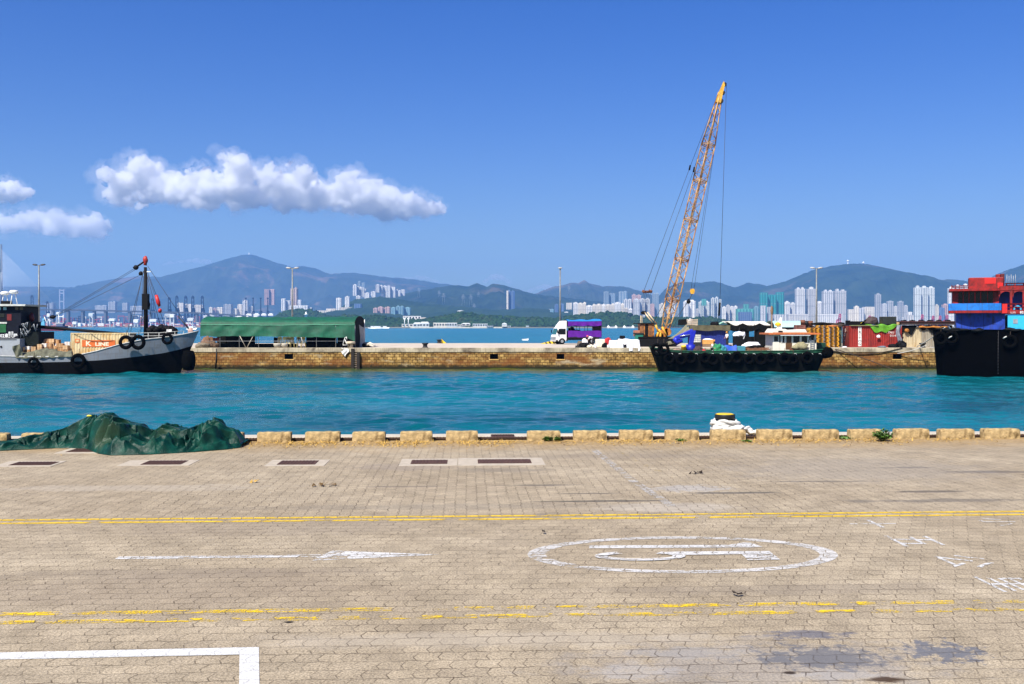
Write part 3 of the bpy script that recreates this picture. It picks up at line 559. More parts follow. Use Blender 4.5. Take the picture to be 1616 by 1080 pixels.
o = mb.build('sea', water_mat('sea_surface', (.002, .135, .185), .22, 1.1, .25)); tag(o, 'blue green harbour reaching to the far shore', 'sea', kind='structure')
# far land sheet
LANDM = mat('far_shore_ground', (.20, .19, .15), .95, var=.3, scale=.01)
mb = MB(); mb.add([(-9000, 3800, .6), (-1300, 3780, .6), (-900, 2900, .6), (-330, 2330, .6), (330, 2290, .6), (700, 2600, .6), (1200, 3100, .6), (9000, 3300, .6), (9000, 16000, .6), (-9000, 16000, .6)], [tuple(range(10))])
mb.add([(-9000, 3800, -6), (-1300, 3780, -6), (-900, 2900, -6), (-330, 2330, -6), (330, 2290, -6), (700, 2600, -6), (1200, 3100, -6), (9000, 3300, -6), (-9000, 3800, .6), (-1300, 3780, .6), (-900, 2900, .6), (-330, 2330, .6), (330, 2290, .6), (700, 2600, .6), (1200, 3100, .6), (9000, 3300, .6)], [(i, i + 1, i + 9, i + 8) for i in range(7)])
o = mb.build('far_shore', LANDM); tag(o, 'low ground of the far shore', 'shore', kind='structure')
# ---- mountains
def hill_mat(name, a, b_, bare=None):
    m, n, l, b = nt(name); tc = n.new('ShaderNodeTexCoord').outputs['Object']; t = nz(n, l, tc, .004, 9, .68); c = ramp(n, [(.34, a), (.66, b_)]); l.new(t.outputs[0], c.inputs[0]); out = c.outputs[0]
    if bare:
        t2 = nz(n, l, tc, .0016, 8, .66, .6); k = ramp(n, [(.56, (0, 0, 0)), (.66, (.8, .8, .8))]); l.new(t2.outputs[0], k.inputs[0]); out = mx(n, l, k.outputs[0], out, bare)
    l.new(out, b.inputs['Base Color']); b.inputs['Roughness'].default_value = .95; b.inputs['Specular IOR Level'].default_value = .05; return m
def hills(prof, D, depth, m, label, seed, rough=.27, nu=420, nv=90):
    px = np.linspace(prof[0][0], prof[-1][0], nu); py = np.interp(px, *zip(*prof)); py = (py + np.roll(py, 1) + np.roll(py, -1)) / 3; py[0], py[-1] = prof[0][1], prof[-1][1]
    py = py + (fbm(px * .16, px * 0, seed, 4) - .5) * 2.2
    h = np.maximum(CH - (py - HZ) / F * D, 1); t = np.linspace(-1, 1, nv)[:, None]; sh = np.where(t < 0, (1 + t) ** 1.15, (1 - t))
    sx = (px - 808) / F; Yg = D + t * depth * np.where(t < 0, 1, .7); Xg = sx[None] * (D + 0 * t) ; X_, Y_ = np.broadcast_arrays(Xg, Yg)
    rd = fbm(X_ * .0011 + seed, Y_ * .0006 + t * 1.5, seed, 6, True) - .55; bump = 4 * np.abs(t) * (1 - np.abs(t))
    Hm = h[None] * (sh + rd * bump * (rough * 3.2)) + (fbm(X_ * .012, Y_ * .012, seed + 3, 4) - .5) * 26 * bump
    Hm = np.minimum(Hm, h[None] * (.999 - .35 * np.abs(t)) * np.where(t < 0, Y_ / D, 1)); Hm = np.maximum(Hm, 0) - 3 * (np.abs(t) == 1)
    o = npgrid('mountain', X_, Y_, Hm, m, True); return tag(o, label, 'mountain', kind='structure')
MG = hill_mat('mountain_scrub', (.018, .030, .012), (.048, .055, .026), (.20, .13, .09)); MG2 = hill_mat('mountain_forest', (.005, .016, .005), (.030, .048, .017), (.10, .08, .05)); MG3 = hill_mat('near_hill_forest', (.010, .028, .009), (.03, .055, .018))
hills([(-160, 449), (0, 452), (60, 452), (110, 453), (130, 456), (165, 443), (215, 436), (262, 437), (300, 428), (340, 414), (370, 405), (388, 401), (400, 402), (430, 412), (460, 421), (480, 419), (500, 424), (520, 432), (560, 430), (600, 436), (650, 440), (690, 446), (740, 452), (790, 470), (830, 514)], 12500, 3200, MG, 'tall hazy mountain with a mast on its peak, behind the bridge', 2)
hills([(780, 514), (800, 480), (845, 463), (870, 453), (895, 448), (905, 446), (912, 447), (921, 442), (930, 447), (950, 452), (985, 452), (1010, 459), (1035, 470), (1080, 480), (1120, 514)], 10500, 2600, MG, 'hazy mountain with a pointed summit behind the white slab blocks', 4)
hills([(980, 514), (1030, 478), (1050, 455), (1075, 445), (1105, 446), (1125, 443), (1145, 449), (1160, 454), (1180, 446), (1200, 448), (1225, 460), (1260, 480), (1300, 514)], 9300, 2000, MG2, 'rounded dark blue hills right of the crane boom', 6)
hills([(1120, 514), (1160, 480), (1207, 453), (1220, 448), (1240, 444), (1260, 435), (1290, 424), (1320, 418), (1340, 416), (1362, 416), (1380, 419), (1400, 428), (1420, 436), (1440, 438), (1460, 439), (1480, 441), (1500, 440), (1520, 443), (1545, 450), (1580, 470), (1640, 514)], 8600, 2300, MG2, 'broad dark mountain with white radar domes on its summit', 9)
hills([(1500, 514), (1540, 475), (1570, 446), (1585, 434), (1600, 424), (1616, 417), (1650, 405), (1720, 400), (1800, 430)], 8000, 2200, MG2, 'steep mountain rising at the right edge', 12)
hills([(480, 514), (540, 492), (570, 476), (600, 468), (640, 463), (665, 458), (700, 452), (720, 450), (740, 452), (752, 447), (768, 452.5), (778, 447), (790, 449), (800, 451), (820, 457), (845, 464), (880, 468), (930, 474), (990, 480), (1050, 490), (1100, 514)], 7600, 2000, MG2, 'mid distance green hills with two small summits', 15)
hills([(440, 514), (500, 497), (540, 484), (560, 472), (600, 468), (630, 472), (680, 480), (730, 484), (780, 489), (830, 486), (880, 489), (960, 494), (1030, 500), (1090, 514)], 5200, 1300, MG3, 'lower wooded hillside behind the shoreline estates', 18)
hills([(1090, 514), (1150, 496), (1230, 488), (1330, 490), (1420, 494), (1500, 492), (1600, 488), (1700, 500), (1760, 514)], 6500, 1200, MG2, 'low foothills behind the right hand towers', 21)
# summit masts and radar domes
def at_peak(px, py, D): return P(px, py, D)
mb = MB(); p = at_peak(393, 404, 12480); mb.cyl((0, 0, -40), (0, 0, 40), 9, 6, 6); mb.box(-40, -20, -30, 40, 20, 6); o = mb.build('hilltop_station', WHITE, loc=p); tag(o, 'white hilltop station with a mast on the tallest left summit', 'radio mast')
for px, py, lab in ((1338, 414, 'white radar dome on a stalk, left of two on the summit'), (1362.5, 415.5, 'round white radar dome, right of two on the summit')):
    t = thing('radar_dome', lab, 'radar dome', at_peak(px, py, 8570), 0, 'radar domes on the summit')
    MB().cyl((0, 0, -30), (0, 0, 2), 5, 5, 8).build('pedestal', WHITE, t); MB().blob((0, 0, 9 if px < 1350 else 3), (11, 11, 10), 1, .02).build('dome', WHITE, t)
# ---- woods on the island shore
def wood(prof, base_py, D, depth, label, seed, step=5.0, size=(4.5, 9.0)):
    rg = random.Random(seed); V0, F0 = ICO(2); V0 = np.array(V0); F0 = np.array(F0); Vs, Fs = [], []; n0 = 0
    x = prof[0][0]; xs, ys = zip(*prof)
    while x < xs[-1]:
        top = float(np.interp(x, xs, ys)); hmax = PZ(top, D); hb = 0.5; z = hb; k = 0
        nlay = max(1, int((hmax - hb) / 5.0) + 1)
        for q in range(nlay):
            f = (q + rg.random() * .9) / nlay; s_ = rg.uniform(*size) * (.85 if q == nlay - 1 else 1)
            zc = hb + (hmax - hb - s_ * .55) * f; zc = max(zc, s_ * .3); yy = D + depth * f + rg.uniform(-.25, .25) * depth / nlay
            c = np.array([PX(x + rg.uniform(-4, 4), D) * yy / D, yy, zc * (yy / D)])
            dn = np.array([mnoise.noise(Vector(v) * 1.9 + Vector((n0 * .37, n0 * .11, seed))) for v in V0]) if n0 % 7 == 0 or len(Vs) < 12 else Ncache[rg.randrange(len(Ncache))]
            if len(Vs) < 12 or n0 % 7 == 0: Ncache.append(dn)
            Vs.append(c + V0 * np.array([s_ * 1.05, s_ * 1.0, s_ * .8]) * (1 + .55 * dn)[:, None]); Fs.append(F0 + n0); n0 += len(V0)
        x += rg.uniform(.55, 1.4) * step * F / D / 1.2
    o = npmesh('woodland', np.concatenate(Vs), np.concatenate(Fs), WOODM, False); return tag(o, label, 'woodland', kind='stuff')
Ncache = []
WOODM = mat('woodland_leaves', (.018, .046, .012), .9, var=.65, scale=.11, spec=.1, stain=(.050, .062, .02), sscale=.03, samt=.38)
wood([(424, 506), (436, 498), (448, 492), (460, 488), (475, 487), (490, 488), (500, 492), (515, 498), (532, 500), (545, 503)], 512, 3050, 160, 'dark wooded knoll behind the green shelter roof', 1, size=(7, 12))
wood([(500, 507), (515, 502), (525, 497), (535, 499), (545, 495), (560, 498), (575, 497), (590, 496), (600, 498), (615, 500), (640, 502), (660, 503), (690, 499), (715, 494), (735, 492), (755, 496), (790, 497), (815, 500), (840, 500), (870, 500), (890, 501)], 516, 2400, 90, 'belt of dark trees along the island shore, left of the truck', 2)
wood([(812, 503), (850, 501), (885, 502), (905, 496), (920, 495), (935, 492), (948, 493), (958, 490), (970, 493), (985, 492), (1000, 496), (1020, 499), (1045, 500), (1075, 500), (1095, 501), (1110, 499), (1130, 500), (1150, 506), (1190, 510)], 514, 2450, 130, 'wooded island hill between the truck and the crane', 3)
# ---- sky clouds: real bodies of vapour far beyond and above the haze
def cloud_mat(name, dens):
    m = bpy.data.materials.new(name); m.use_nodes = True; n, l = m.node_tree.nodes, m.node_tree.links; n.clear(); o = n.new('ShaderNodeOutputMaterial'); v = n.new('ShaderNodeVolumeScatter')
    v.inputs['Color'].default_value = (1, 1, 1, 1); v.inputs['Density'].default_value = dens; v.inputs['Anisotropy'].default_value = .2; l.new(v.outputs[0], o.inputs['Volume']); return m
def cloud(top, base, D, thick, dens, label, seed, rmin=9, rmax=24, n_=150, vox=16, disp=(190, 150)):
    rg = random.Random(seed); mb = MB(); xs, ys = zip(*top); bx, by = zip(*base); k = D / F
    for i in range(n_):
        x = rg.uniform(xs[0], xs[-1]); t, b = np.interp(x, xs, ys), np.interp(x, bx, by); r = min(rmin + (rmax - rmin) * rg.random() ** 2.2, max((b - t) * .5, 5)); y = t + r + (max(b - t - 1.6 * r, 0)) * rg.random() ** 1.2
        mb.blob(((x - 808) * k, rg.uniform(-.5, .5) * thick * min(1, (b - t) / 50), -(y - HZ) * k), (r * k * 1.15, r * k, r * k * .95), i, .1, 1, 2)
    o = mb.build('cloud', cloud_mat('cloud_vapour_%s' % label.split()[0], dens), loc=(0, D, CH)); tag(o, label, 'cloud', kind='stuff')
    r = o.modifiers.new('Remesh', 'REMESH'); r.mode = 'VOXEL'; r.voxel_size = vox; r.use_smooth_shade = True
    for j, (sz, st) in enumerate(((360, disp[0]), (150, disp[1]), (70, disp[1] * .6), (34, disp[1] * .32))):
        tx = bpy.data.textures.new('cloud_billow', 'CLOUDS'); tx.noise_scale = sz; tx.noise_depth = 2; d = o.modifiers.new('Displace', 'DISPLACE'); d.texture = tx; d.strength = st; d.mid_level = .55; d.texture_coords = 'LOCAL'
    fr = bpy.data.objects.new('vapour_fringe', o.data.copy()); COL.objects.link(fr); fr.parent = o; fr.data.materials.clear(); fr.data.materials.append(cloud_mat('cloud_fringe_vapour', dens * .06)); fr.scale = (1.012, 1.1, 1.012)
    r = fr.modifiers.new('Remesh', 'REMESH'); r.mode = 'VOXEL'; r.voxel_size = vox * 1.5; r.use_smooth_shade = True
    for sz, st in ((260, disp[0] * 1.5), (90, disp[1] * 1.3), (40, disp[1] * .7)):
        tx = bpy.data.textures.new('cloud_billow', 'CLOUDS'); tx.noise_scale = sz; tx.noise_depth = 2; d = fr.modifiers.new('Displace', 'DISPLACE'); d.texture = tx; d.strength = st; d.mid_level = .42; d.texture_coords = 'LOCAL'
    return o
CT = [(178, 300), (190, 288), (204, 263), (235, 251), (262, 256), (269, 288), (288, 293), (300, 276), (325, 262), (345, 262), (370, 245), (400, 256), (415, 263), (440, 258), (470, 257), (485, 263), (510, 276), (535, 276), (555, 273), (575, 275), (595, 283), (605, 301), (630, 298), (650, 306), (680, 313), (702, 328)]
CB = [(165, 312), (190, 324), (250, 316), (275, 322), (330, 326), (400, 322), (520, 333), (620, 341), (702, 336)]
cloud(CT, CB, 15000, 1500, .016, 'broad white cumulus bank over the left mountain', 1, 5, 22, n_=420)
cloud([(-90, 300), (-40, 285), (0, 280), (25, 283), (40, 292), (48, 303)], [(-90, 316), (0, 318), (48, 306)], 15000, 700, .016, 'small white cumulus at the upper left edge', 2, 5, 18, n_=90)
cloud([(-90, 350), (-30, 336), (10, 334), (50, 332), (75, 330), (110, 332), (145, 336), (150, 348), (175, 370)], [(-90, 372), (40, 368), (90, 372), (175, 376)], 14000, 700, .012, 'pale thin cumulus low at the left edge', 3, 5, 18, n_=150)
for i, (x0, x1, y0, y1, lab) in enumerate([(255, 360, 405, 417, 'faint low cloud left of the tall mountain peak'), (630, 690, 433, 442, 'faint white cloud resting on the long ridge'), (765, 805, 430, 443, 'tiny faint cloud over the two small summits'), (836, 880, 446, 458, 'tiny faint cloud in the gap between the hills')]):
    cloud([(x0, y1 - 3), ((x0 * 2 + x1) / 3, y0 + 2), ((x0 + x1) / 2, y0), ((x0 + x1 * 2) / 3, y0 + 1), (x1, y1 - 2)], [(x0, y1), (x1, y1)], 21000, 500, .0035, lab, 30 + i, 4, 7, 26, 30, (70, 50))
# ================================================================== FAR TOWN
def facade(name, col, win, fx=3.4, fz=3.0, rough=.6):
    key = name
    if key in _mc: return _mc[key]
    m, n, l, b = nt(name); g = n.new('ShaderNodeTexCoord').outputs['Object']; ge = n.new('ShaderNodeNewGeometry')
    sp = n.new('ShaderNodeSeparateXYZ'); l.new(g, sp.inputs[0]); h = ma(n, l, 'ADD', sp.outputs[0], sp.outputs[1])
    a = ma(n, l, 'GREATER_THAN', ma(n, l, 'FRACT', ma(n, l, 'DIVIDE', ma(n, l, 'ADD', h, 5000), fx)), .45); c = ma(n, l, 'GREATER_THAN', ma(n, l, 'FRACT', ma(n, l, 'DIVIDE', ma(n, l, 'ADD', sp.outputs[2], 500), fz)), .5)
    sn = n.new('ShaderNodeSeparateXYZ'); l.new(ge.outputs['True Normal'], sn.inputs[0]); up = ma(n, l, 'LESS_THAN', ma(n, l, 'ABSOLUTE', sn.outputs[2]), .5)
    k = ma(n, l, 'MULTIPLY', ma(n, l, 'MULTIPLY', a, c), up)
    t = nz(n, l, g, .02, 4, .6); cr = ramp(n, [(.3, mul(col, .9)), (.7, mul(col, 1.08))]); l.new(t.outputs[0], cr.inputs[0])
    oi = n.new('ShaderNodeObjectInfo'); tr = ramp(n, [(0, (.74, .73, .72)), (.5, (.95, .95, .95)), (1, (1.08, 1.06, 1.02))]); l.new(oi.outputs['Random'], tr.inputs[0])
    rb = ma(n, l, 'GREATER_THAN', ma(n, l, 'FRACT', ma(n, l, 'DIVIDE', sp.outputs[2], 38.0)), .11); tb = mx(n, l, ma(n, l, 'MULTIPLY', ma(n, l, 'SUBTRACT', 1, rb), .4), cr.outputs[0], (.25, .27, .3))
    out = mx(n, l, 1, mx(n, l, k, tb, win), tr.outputs[0], 'MULTIPLY'); l.new(out, b.inputs['Base Color']); b.inputs['Roughness'].default_value = rough; _mc[key] = m; return m
FC = {k: facade('facade_' + k, c, w) for k, c, w in [
    ('white', (.84, .83, .80), (.40, .42, .45)), ('cream', (.82, .77, .66), (.42, .40, .37)), ('grey', (.48, .50, .52), (.20, .23, .27)), ('pink', (.66, .44, .40), (.30, .24, .25)), ('tan', (.58, .44, .36), (.24, .20, .20)),
    ('blue', (.14, .22, .38), (.06, .12, .26)), ('teal', (.25, .42, .48), (.10, .24, .32)), ('glass', (.34, .42, .48), (.14, .22, .30)), ('lilac', (.66, .665, .67), (.28, .31, .36)), ('net', (.02, .27, .27), (.015, .20, .21)), ('green', (.10, .40, .34), (.05, .2, .2)), ('pale', (.74, .77, .76), (.30, .36, .39))]}
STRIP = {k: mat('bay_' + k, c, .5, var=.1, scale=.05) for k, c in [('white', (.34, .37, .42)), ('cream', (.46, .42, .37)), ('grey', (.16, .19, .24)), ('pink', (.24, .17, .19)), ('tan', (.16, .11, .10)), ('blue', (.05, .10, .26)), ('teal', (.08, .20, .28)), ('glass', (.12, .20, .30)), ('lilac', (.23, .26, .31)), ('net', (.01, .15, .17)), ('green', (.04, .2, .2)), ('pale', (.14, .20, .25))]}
rt = random.Random(77)
def tower(x0, x1, yt, yb, D, c, label, group=None, bays=None, style='slab', rotz=None, cat='building'):
    w = (x1 - x0) / F * D; zt = PZ(yt, D); zb = min(PZ(yb, D), zt - 8) - 12; xc = PX((x0 + x1) / 2, D); h = zt - zb; dep = min(max(w * .8, 12), 34)
    a = rotz if rotz is not None else 0.0
    t = thing('tower_block', label, cat, (xc, D, zb), a, group); m1 = MB(); m2 = MB(); m3 = []; nb = bays or max(2, int(round(w / 9.0))); roof = .032 if style != 'flat' else .015
    H_ = h * (1 - (roof if style in ('slab', 'step') else .02)); bw = w / nb; jt = [rt.uniform(.50, .70) for _ in range(nb)]
    m1.box(-w / 2, 2.0, 0, w / 2, dep, H_)
    for i in range(nb):
        x = -w / 2 + i * bw; hh = H_ * (1 - (.03 * ((i * 7 + int(x0)) % 3) if style == 'step' else 0))
        m1.box(x + bw * .02, -1.5 if i % 2 == 0 else -.2, 0, x + bw * jt[i], 2.0, hh - .4)
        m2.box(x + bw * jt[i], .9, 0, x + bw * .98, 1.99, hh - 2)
    for sgn in (-1, 1):
        xx = w / 2 * sgn; m2.box(min(xx, xx + sgn * .5), dep * .35, 0, max(xx, xx + sgn * .5), dep * .6, H_ - 2)
    if style in ('slab', 'step', 'crown'):
        k = 1 if w < 30 else 2
        for i in range(k):
            cx = -w / 2 + w * (i + .5) / k; ww = w / k * .22; rh = h + rt.uniform(-.01, .02) * h; m3.append(MB().prism([(cx - ww, H_ - .3), (cx + ww, H_ - .3), (cx + ww, rh), (cx + ww * .4, rh), (cx + ww * .4, rh + .010 * h), (cx - ww * .5, rh + .010 * h), (cx - ww * .5, rh), (cx - ww, rh)], dep * .2, dep * .7))
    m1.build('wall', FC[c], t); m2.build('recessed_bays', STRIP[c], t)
    for q in m3: q.build('roof_block', FC[c] if c not in ('net',) else FC['green'], t)
    return t
def row(items, D, c, fmt, group, style='slab', **k):
    n = len(items)
    for i, it in enumerate(items): tower(*it[:4], D + 25 * (i % 3), it[4] if len(it) > 4 else c, fmt % ORD[i] if '%s' in fmt else fmt, group, style=style, **k)
# left: behind the port
row([(72, 84, 478, 494), (171, 182, 476, 491), (193, 201, 478, 491), (206, 224, 483, 493), (150, 168, 482, 492)], 6200, 'grey', '%s of five pale blocks rising behind the viaduct left of the mast', 'blocks behind the viaduct')
row([(280, 289, 478, 492), (291, 302, 480, 492), (307, 320, 481, 493)], 6000, 'cream', '%s of three cream blocks behind the row of port cranes', 'blocks behind the port cranes')
row([(330, 335, 485, 495, 'cream'), (336, 341, 486, 495, 'pink'), (342, 351, 485, 495), (353, 365, 480, 497, 'grey'), (366, 374, 487, 497), (375, 382, 480, 498), (383, 391, 474, 498, 'white'), (392, 400, 483, 498, 'white')], 5600, 'cream', '%s of the pale town blocks between the cranes and the pink tower', 'town blocks behind the viaduct')
tower(417, 424.5, 456, 479, 6500, 'pink', 'left half of the pink twin tower on the hillside', 'pink twin tower', bays=4, style='flat'); tower(425.5, 433, 456, 479, 6520, 'pink', 'right half of the pink twin tower on the hillside', 'pink twin tower', bays=4, style='flat')
tower(458.5, 469, 454, 496, 5400, 'tan', 'tall tan tower standing behind the second street lamp', bays=3, style='slab')
row([(444, 450, 471, 488), (450, 458, 474, 490), (470, 475, 473, 489), (458, 486, 482, 494), (476, 492, 485, 495)], 5300, 'white', '%s of the low white blocks round the tan tower', 'white blocks round the tan tower', style='flat')
row([(498, 522, 490, 498, 'cream'), (515, 530, 487, 499), (503, 520, 493, 500, 'cream')], 5000, 'cream', '%s of the low cream sheds right of the wooded knoll', 'cream sheds by the knoll', style='flat')
tower(530.5, 538.5, 470, 496, 5000, 'white', 'slim white tower, left of the pair on a shared podium', 'pair of slim white towers', bays=3, style='crown'); tower(544.5, 551.5, 468, 490, 5000, 'white', 'slim white tower, right of the pair on a shared podium', 'pair of slim white towers', bays=3, style='crown')
tower(535, 557, 485, 499, 4950, 'cream', 'cream podium block under the pair of slim white towers', style='flat'); tower(559, 570, 479, 498, 4900, 'blue', 'blue glass office block on the hillside', bays=3, style='flat')
row([(557, 563, 449, 464), (563, 567, 452, 464), (567, 571, 453, 465), (571, 575, 454, 466), (575, 577.5, 456, 467)], 5700, 'white', '%s of five joined white towers high on the hillside', 'joined white towers on the hillside')
tower(565, 569, 444, 454, 6000, 'glass', 'glassy tower behind the joined white towers, left of two', 'glassy pair on the hillside'); tower(571, 576, 446, 455, 6000, 'glass', 'glassy tower behind the joined white towers, right of two', 'glassy pair on the hillside')
row([(562, 569, 467, 478), (575.5, 583, 462, 481), (585.5, 593, 460, 481)], 5500, 'white', '%s of three detached white towers below the joined ones', 'detached white towers on the hillside', bays=3, style='crown')
row([(593, 599, 449, 459), (599, 604, 450, 460), (604.5, 610, 451, 467), (610, 616, 451, 467), (616, 624, 453, 467), (624.5, 628, 457, 466), (628.5, 632, 458, 465), (632.5, 639, 457, 464)], 6100, 'white', '%s of the white slab row climbing the ridge', 'white slabs on the ridge')
row([(589, 596, 486, 500), (596.5, 604.5, 484, 501), (605, 607.5, 486, 501), (608, 615.5, 484, 501)], 4300, 'pink', '%s of four pale pink blocks above the shore trees', 'pale pink blocks above the shore trees', bays=3)
row([(617, 624, 485, 501), (625, 637, 483, 501), (638, 647.5, 485, 501)], 4300, 'teal', '%s of three teal grey blocks right of the pink ones', 'teal grey blocks above the shore trees', bays=3)
tower(801, 812.5, 458.5, 500, 5100, 'blue', 'lone slim tall tower with one pale edge in front of the green hills', bays=2, style='slab', rotz=R(6))
tower(799.5, 802.6, 458, 500, 5080, 'cream', 'lit left face painted cream on the lone slim tower', bays=1, style='flat')  # same tower: its sunlit left face coloured cream as a separate strip
row([(868.5, 874, 488, 500, 'teal'), (875.5, 881, 480, 500), (884, 890, 479, 500), (891, 897, 492, 501, 'white')], 4700, 'blue', '%s of four blocks behind the third street lamp', 'blocks behind the third street lamp', bays=2)
tower(894, 903, 478, 485, 5000, 'cream', 'small cream block high above the third street lamp', style='flat'); tower(858, 869, 488, 491, 5200, 'white', 'low pale roof on the slope left of the third street lamp', style='flat')
WS = [(905, 912, 477, 500), (912.3, 920, 478, 500), (920.3, 925, 477, 500), (925.3, 935, 482, 500), (935.3, 940, 480, 500), (940.3, 950, 480, 500), (950.3, 955, 480, 500), (955.3, 964.5, 480, 500), (965, 970, 479, 500), (970.3, 979.5, 477, 500), (980, 985, 479, 500), (985.5, 992, 486, 500), (992.5, 998, 487, 501)]
for i, it in enumerate(WS): tower(*it, 4000 + (60 if i % 2 else 0), 'cream' if i % 3 else 'white', '%s of the cream slab blocks in a row above the wooded island hill' % ORD[i], 'cream slab blocks above the island hill', bays=4, style='step')
row([(953, 961, 460, 482), (962, 971, 463, 482), (977, 990, 460, 482)], 5600, 'glass', '%s of three glassy towers behind the cream slab row', 'glassy towers behind the cream slabs', bays=3, style='crown')
row([(985, 997, 472, 500), (997.5, 1004, 464, 500, 'pink'), (1004.5, 1012, 465, 500, 'pink'), (1000, 1010, 472, 500), (1010.5, 1018, 471, 500), (1018.5, 1026, 471, 500), (1026.5, 1033, 479, 502, 'pink'), (1030, 1040, 462, 502, 'glass')], 4700, 'lilac', '%s of the lilac grey towers behind the crane cab', 'lilac grey towers behind the crane cab', bays=4)
row([(1041, 1049, 479, 506, 'cream'), (1051, 1057, 484, 506, 'cream'), (1058, 1066, 472, 506), (1066.5, 1072, 471, 506, 'glass')], 4200, 'white', '%s of four blocks seen through the crane boom', 'blocks behind the crane boom', bays=3)
row([(1079, 1087, 475, 507), (1087.4, 1098, 474, 507)], 3900, 'white', '%s of two broad white blocks right of the yellow hook block', 'broad white blocks', bays=2, style='slab')
row([(1099, 1102.5, 487, 507, 'lilac'), (1103, 1111.5, 475.5, 508), (1111.8, 1120, 475.5, 508)], 3900, 'pale', '%s of the striped grey blocks with a green roof tank', 'striped grey blocks', bays=4)
tower(1108, 1115, 472, 478, 3890, 'green', 'green roof house on the striped grey block', style='flat')
row([(1122.5, 1128, 470, 508), (1128.5, 1134, 469, 508), (1134.5, 1139, 472, 508)], 3850, 'pale', '%s of three fused grey towers behind the hanging crane weight', 'fused grey towers', bays=2, style='crown')
row([(1140, 1146, 484, 507), (1146.5, 1152, 481, 507), (1152.5, 1158, 483, 507), (1158.5, 1164, 483, 507), (1141, 1148, 493, 508, 'blue')], 4000, 'white', '%s of the crowded white blocks right of the hoist line', 'crowded white blocks', bays=3)
tower(1164, 1190, 487, 508, 3800, 'green', 'wide teal topped block above the black canopy', bays=5, style='flat'); tower(1168, 1187, 492, 508, 3760, 'blue', 'blue glass front below the teal topped block', bays=6, style='flat'); tower(1174, 1182, 480, 488, 3900, 'green', 'green netted roof works on the teal topped block', style='flat')
row([(1190.5, 1197.5, 483, 508)], 3800, 'teal', 'pale teal block left of the three netted towers', None)
row([(1200.5, 1212, 461, 506), (1212.5, 1225.5, 464.5, 506), (1226, 1237.5, 460.5, 506)], 3900, 'net', '%s of three unfinished towers wrapped in teal netting', 'netted towers', bays=3, style='flat')
row([(1201, 1209, 482, 508), (1211, 1217, 484, 508), (1222, 1238, 496, 508)], 3700, 'lilac', '%s of the low lilac blocks in front of the netted towers', 'low blocks before the netted towers', style='flat')
row([(1238.5, 1247, 476, 508), (1247.5, 1256, 478, 508)], 3950, 'white', '%s of two curved white slabs left of the tall twin towers', 'curved white slabs', bays=3, style='step')
row([(1257.5, 1271, 454, 512), (1275, 1288, 454, 512)], 3600, 'lilac', '%s of the tall twin towers beside the fourth street lamp', 'tall twin towers', bays=5)
row([(1300.5, 1315.5, 458, 508), (1318.5, 1336, 457.5, 508)], 3650, 'lilac', '%s of the second pair of tall twin towers, right of the fourth lamp', 'second pair of twin towers', bays=5)
tower(1288.5, 1300, 476, 506, 3900, 'white', 'white slab between the two pairs of twin towers', bays=4, style='step')
row([(1245, 1275.5, 495.5, 511), (1290, 1330, 495.5, 511)], 3560, 'white', '%s of two long striped podium blocks under the twin towers', 'striped podium blocks', bays=12, style='flat')
tower(1349, 1356, 483, 506, 3900, 'cream', 'yellowish block with a thin mast right of the twin towers'); row([(1340, 1349, 488, 506), (1356.5, 1364, 486, 505, 'lilac'), (1364.5, 1382, 484, 505), (1368, 1375, 490, 506)], 4200, 'cream', '%s of the low cream blocks above the yellow tarp', 'low cream blocks', style='flat')
tower(1382.5, 1391, 464, 504, 4000, 'grey', 'grey tower with a pointed top right of the low cream blocks', bays=3, style='crown')
row([(1393, 1400, 479, 504, 'lilac'), (1401.5, 1410.5, 475, 504), (1418, 1426.5, 475.5, 504), (1411.5, 1416.5, 483, 504, 'white'), (1427.5, 1433, 482, 504, 'lilac'), (1386, 1392, 486, 506, 'lilac')], 4100, 'grey', '%s in the group of slim grey towers left of the tall triple tower', 'slim grey towers', bays=3, style='crown')
row([(1444.5, 1454, 452, 512), (1454.6, 1465, 451.5, 512), (1465.6, 1475.5, 452, 512)], 3500, 'pale', '%s shaft of the tall pale green triple tower', 'tall triple tower', bays=4)
row([(1476.5, 1482, 481, 511, 'cream'), (1483, 1491, 485, 511), (1488.5, 1497, 480, 511, 'pink')], 3700, 'blue', '%s of three blocks between the triple tower and the red boat', 'blocks beside the red boat', bays=3)
row([(1498, 1506, 453, 512), (1508, 1517, 450, 512), (1520, 1530, 449, 512)], 3700, 'white', '%s of three white towers rising behind the red wheelhouse', 'white towers behind the wheelhouse', bays=4)
row([(1432, 1443, 497, 511), (1434, 1440, 492, 510), (1424, 1431, 500, 511, 'lilac'), (1405, 1418, 498, 511, 'lilac')], 3600, 'white', '%s of the low white sheds left of the tall triple tower', 'low sheds by the triple tower', style='flat')
# pylons on the hills, faint
mb0 = None
def hill_pylon(px, py, h, D, label):
    mb = MB(); k = h
    for s_ in (-1, 1):
        for q in (-1, 1): mb.cyl((s_ * k * .14, q * k * .14, -8), (s_ * k * .025, q * k * .025, k), .9, .5, 4)
    for z, w in ((.62, .24), (.76, .20), (.9, .15)): mb.box(-w * k, -.6, z * k - .5, w * k, .6, z * k + .8)
    o = mb.build('transmission_pylon', STEEL, loc=P(px, py, D)); tag(o, label, 'pylon', 'transmission pylons on the hills')
for i, (px, py, h) in enumerate([(661, 468, 60), (693, 472, 60), (700, 478, 55), (731, 480, 55), (743, 480, 55), (748, 493, 50), (755, 473, 55), (898, 464, 60)]):
    hill_pylon(px, py, h, 5600 if py > 476 else 7000, '%s of eight faint transmission pylons on the green hills' % ORD[i])
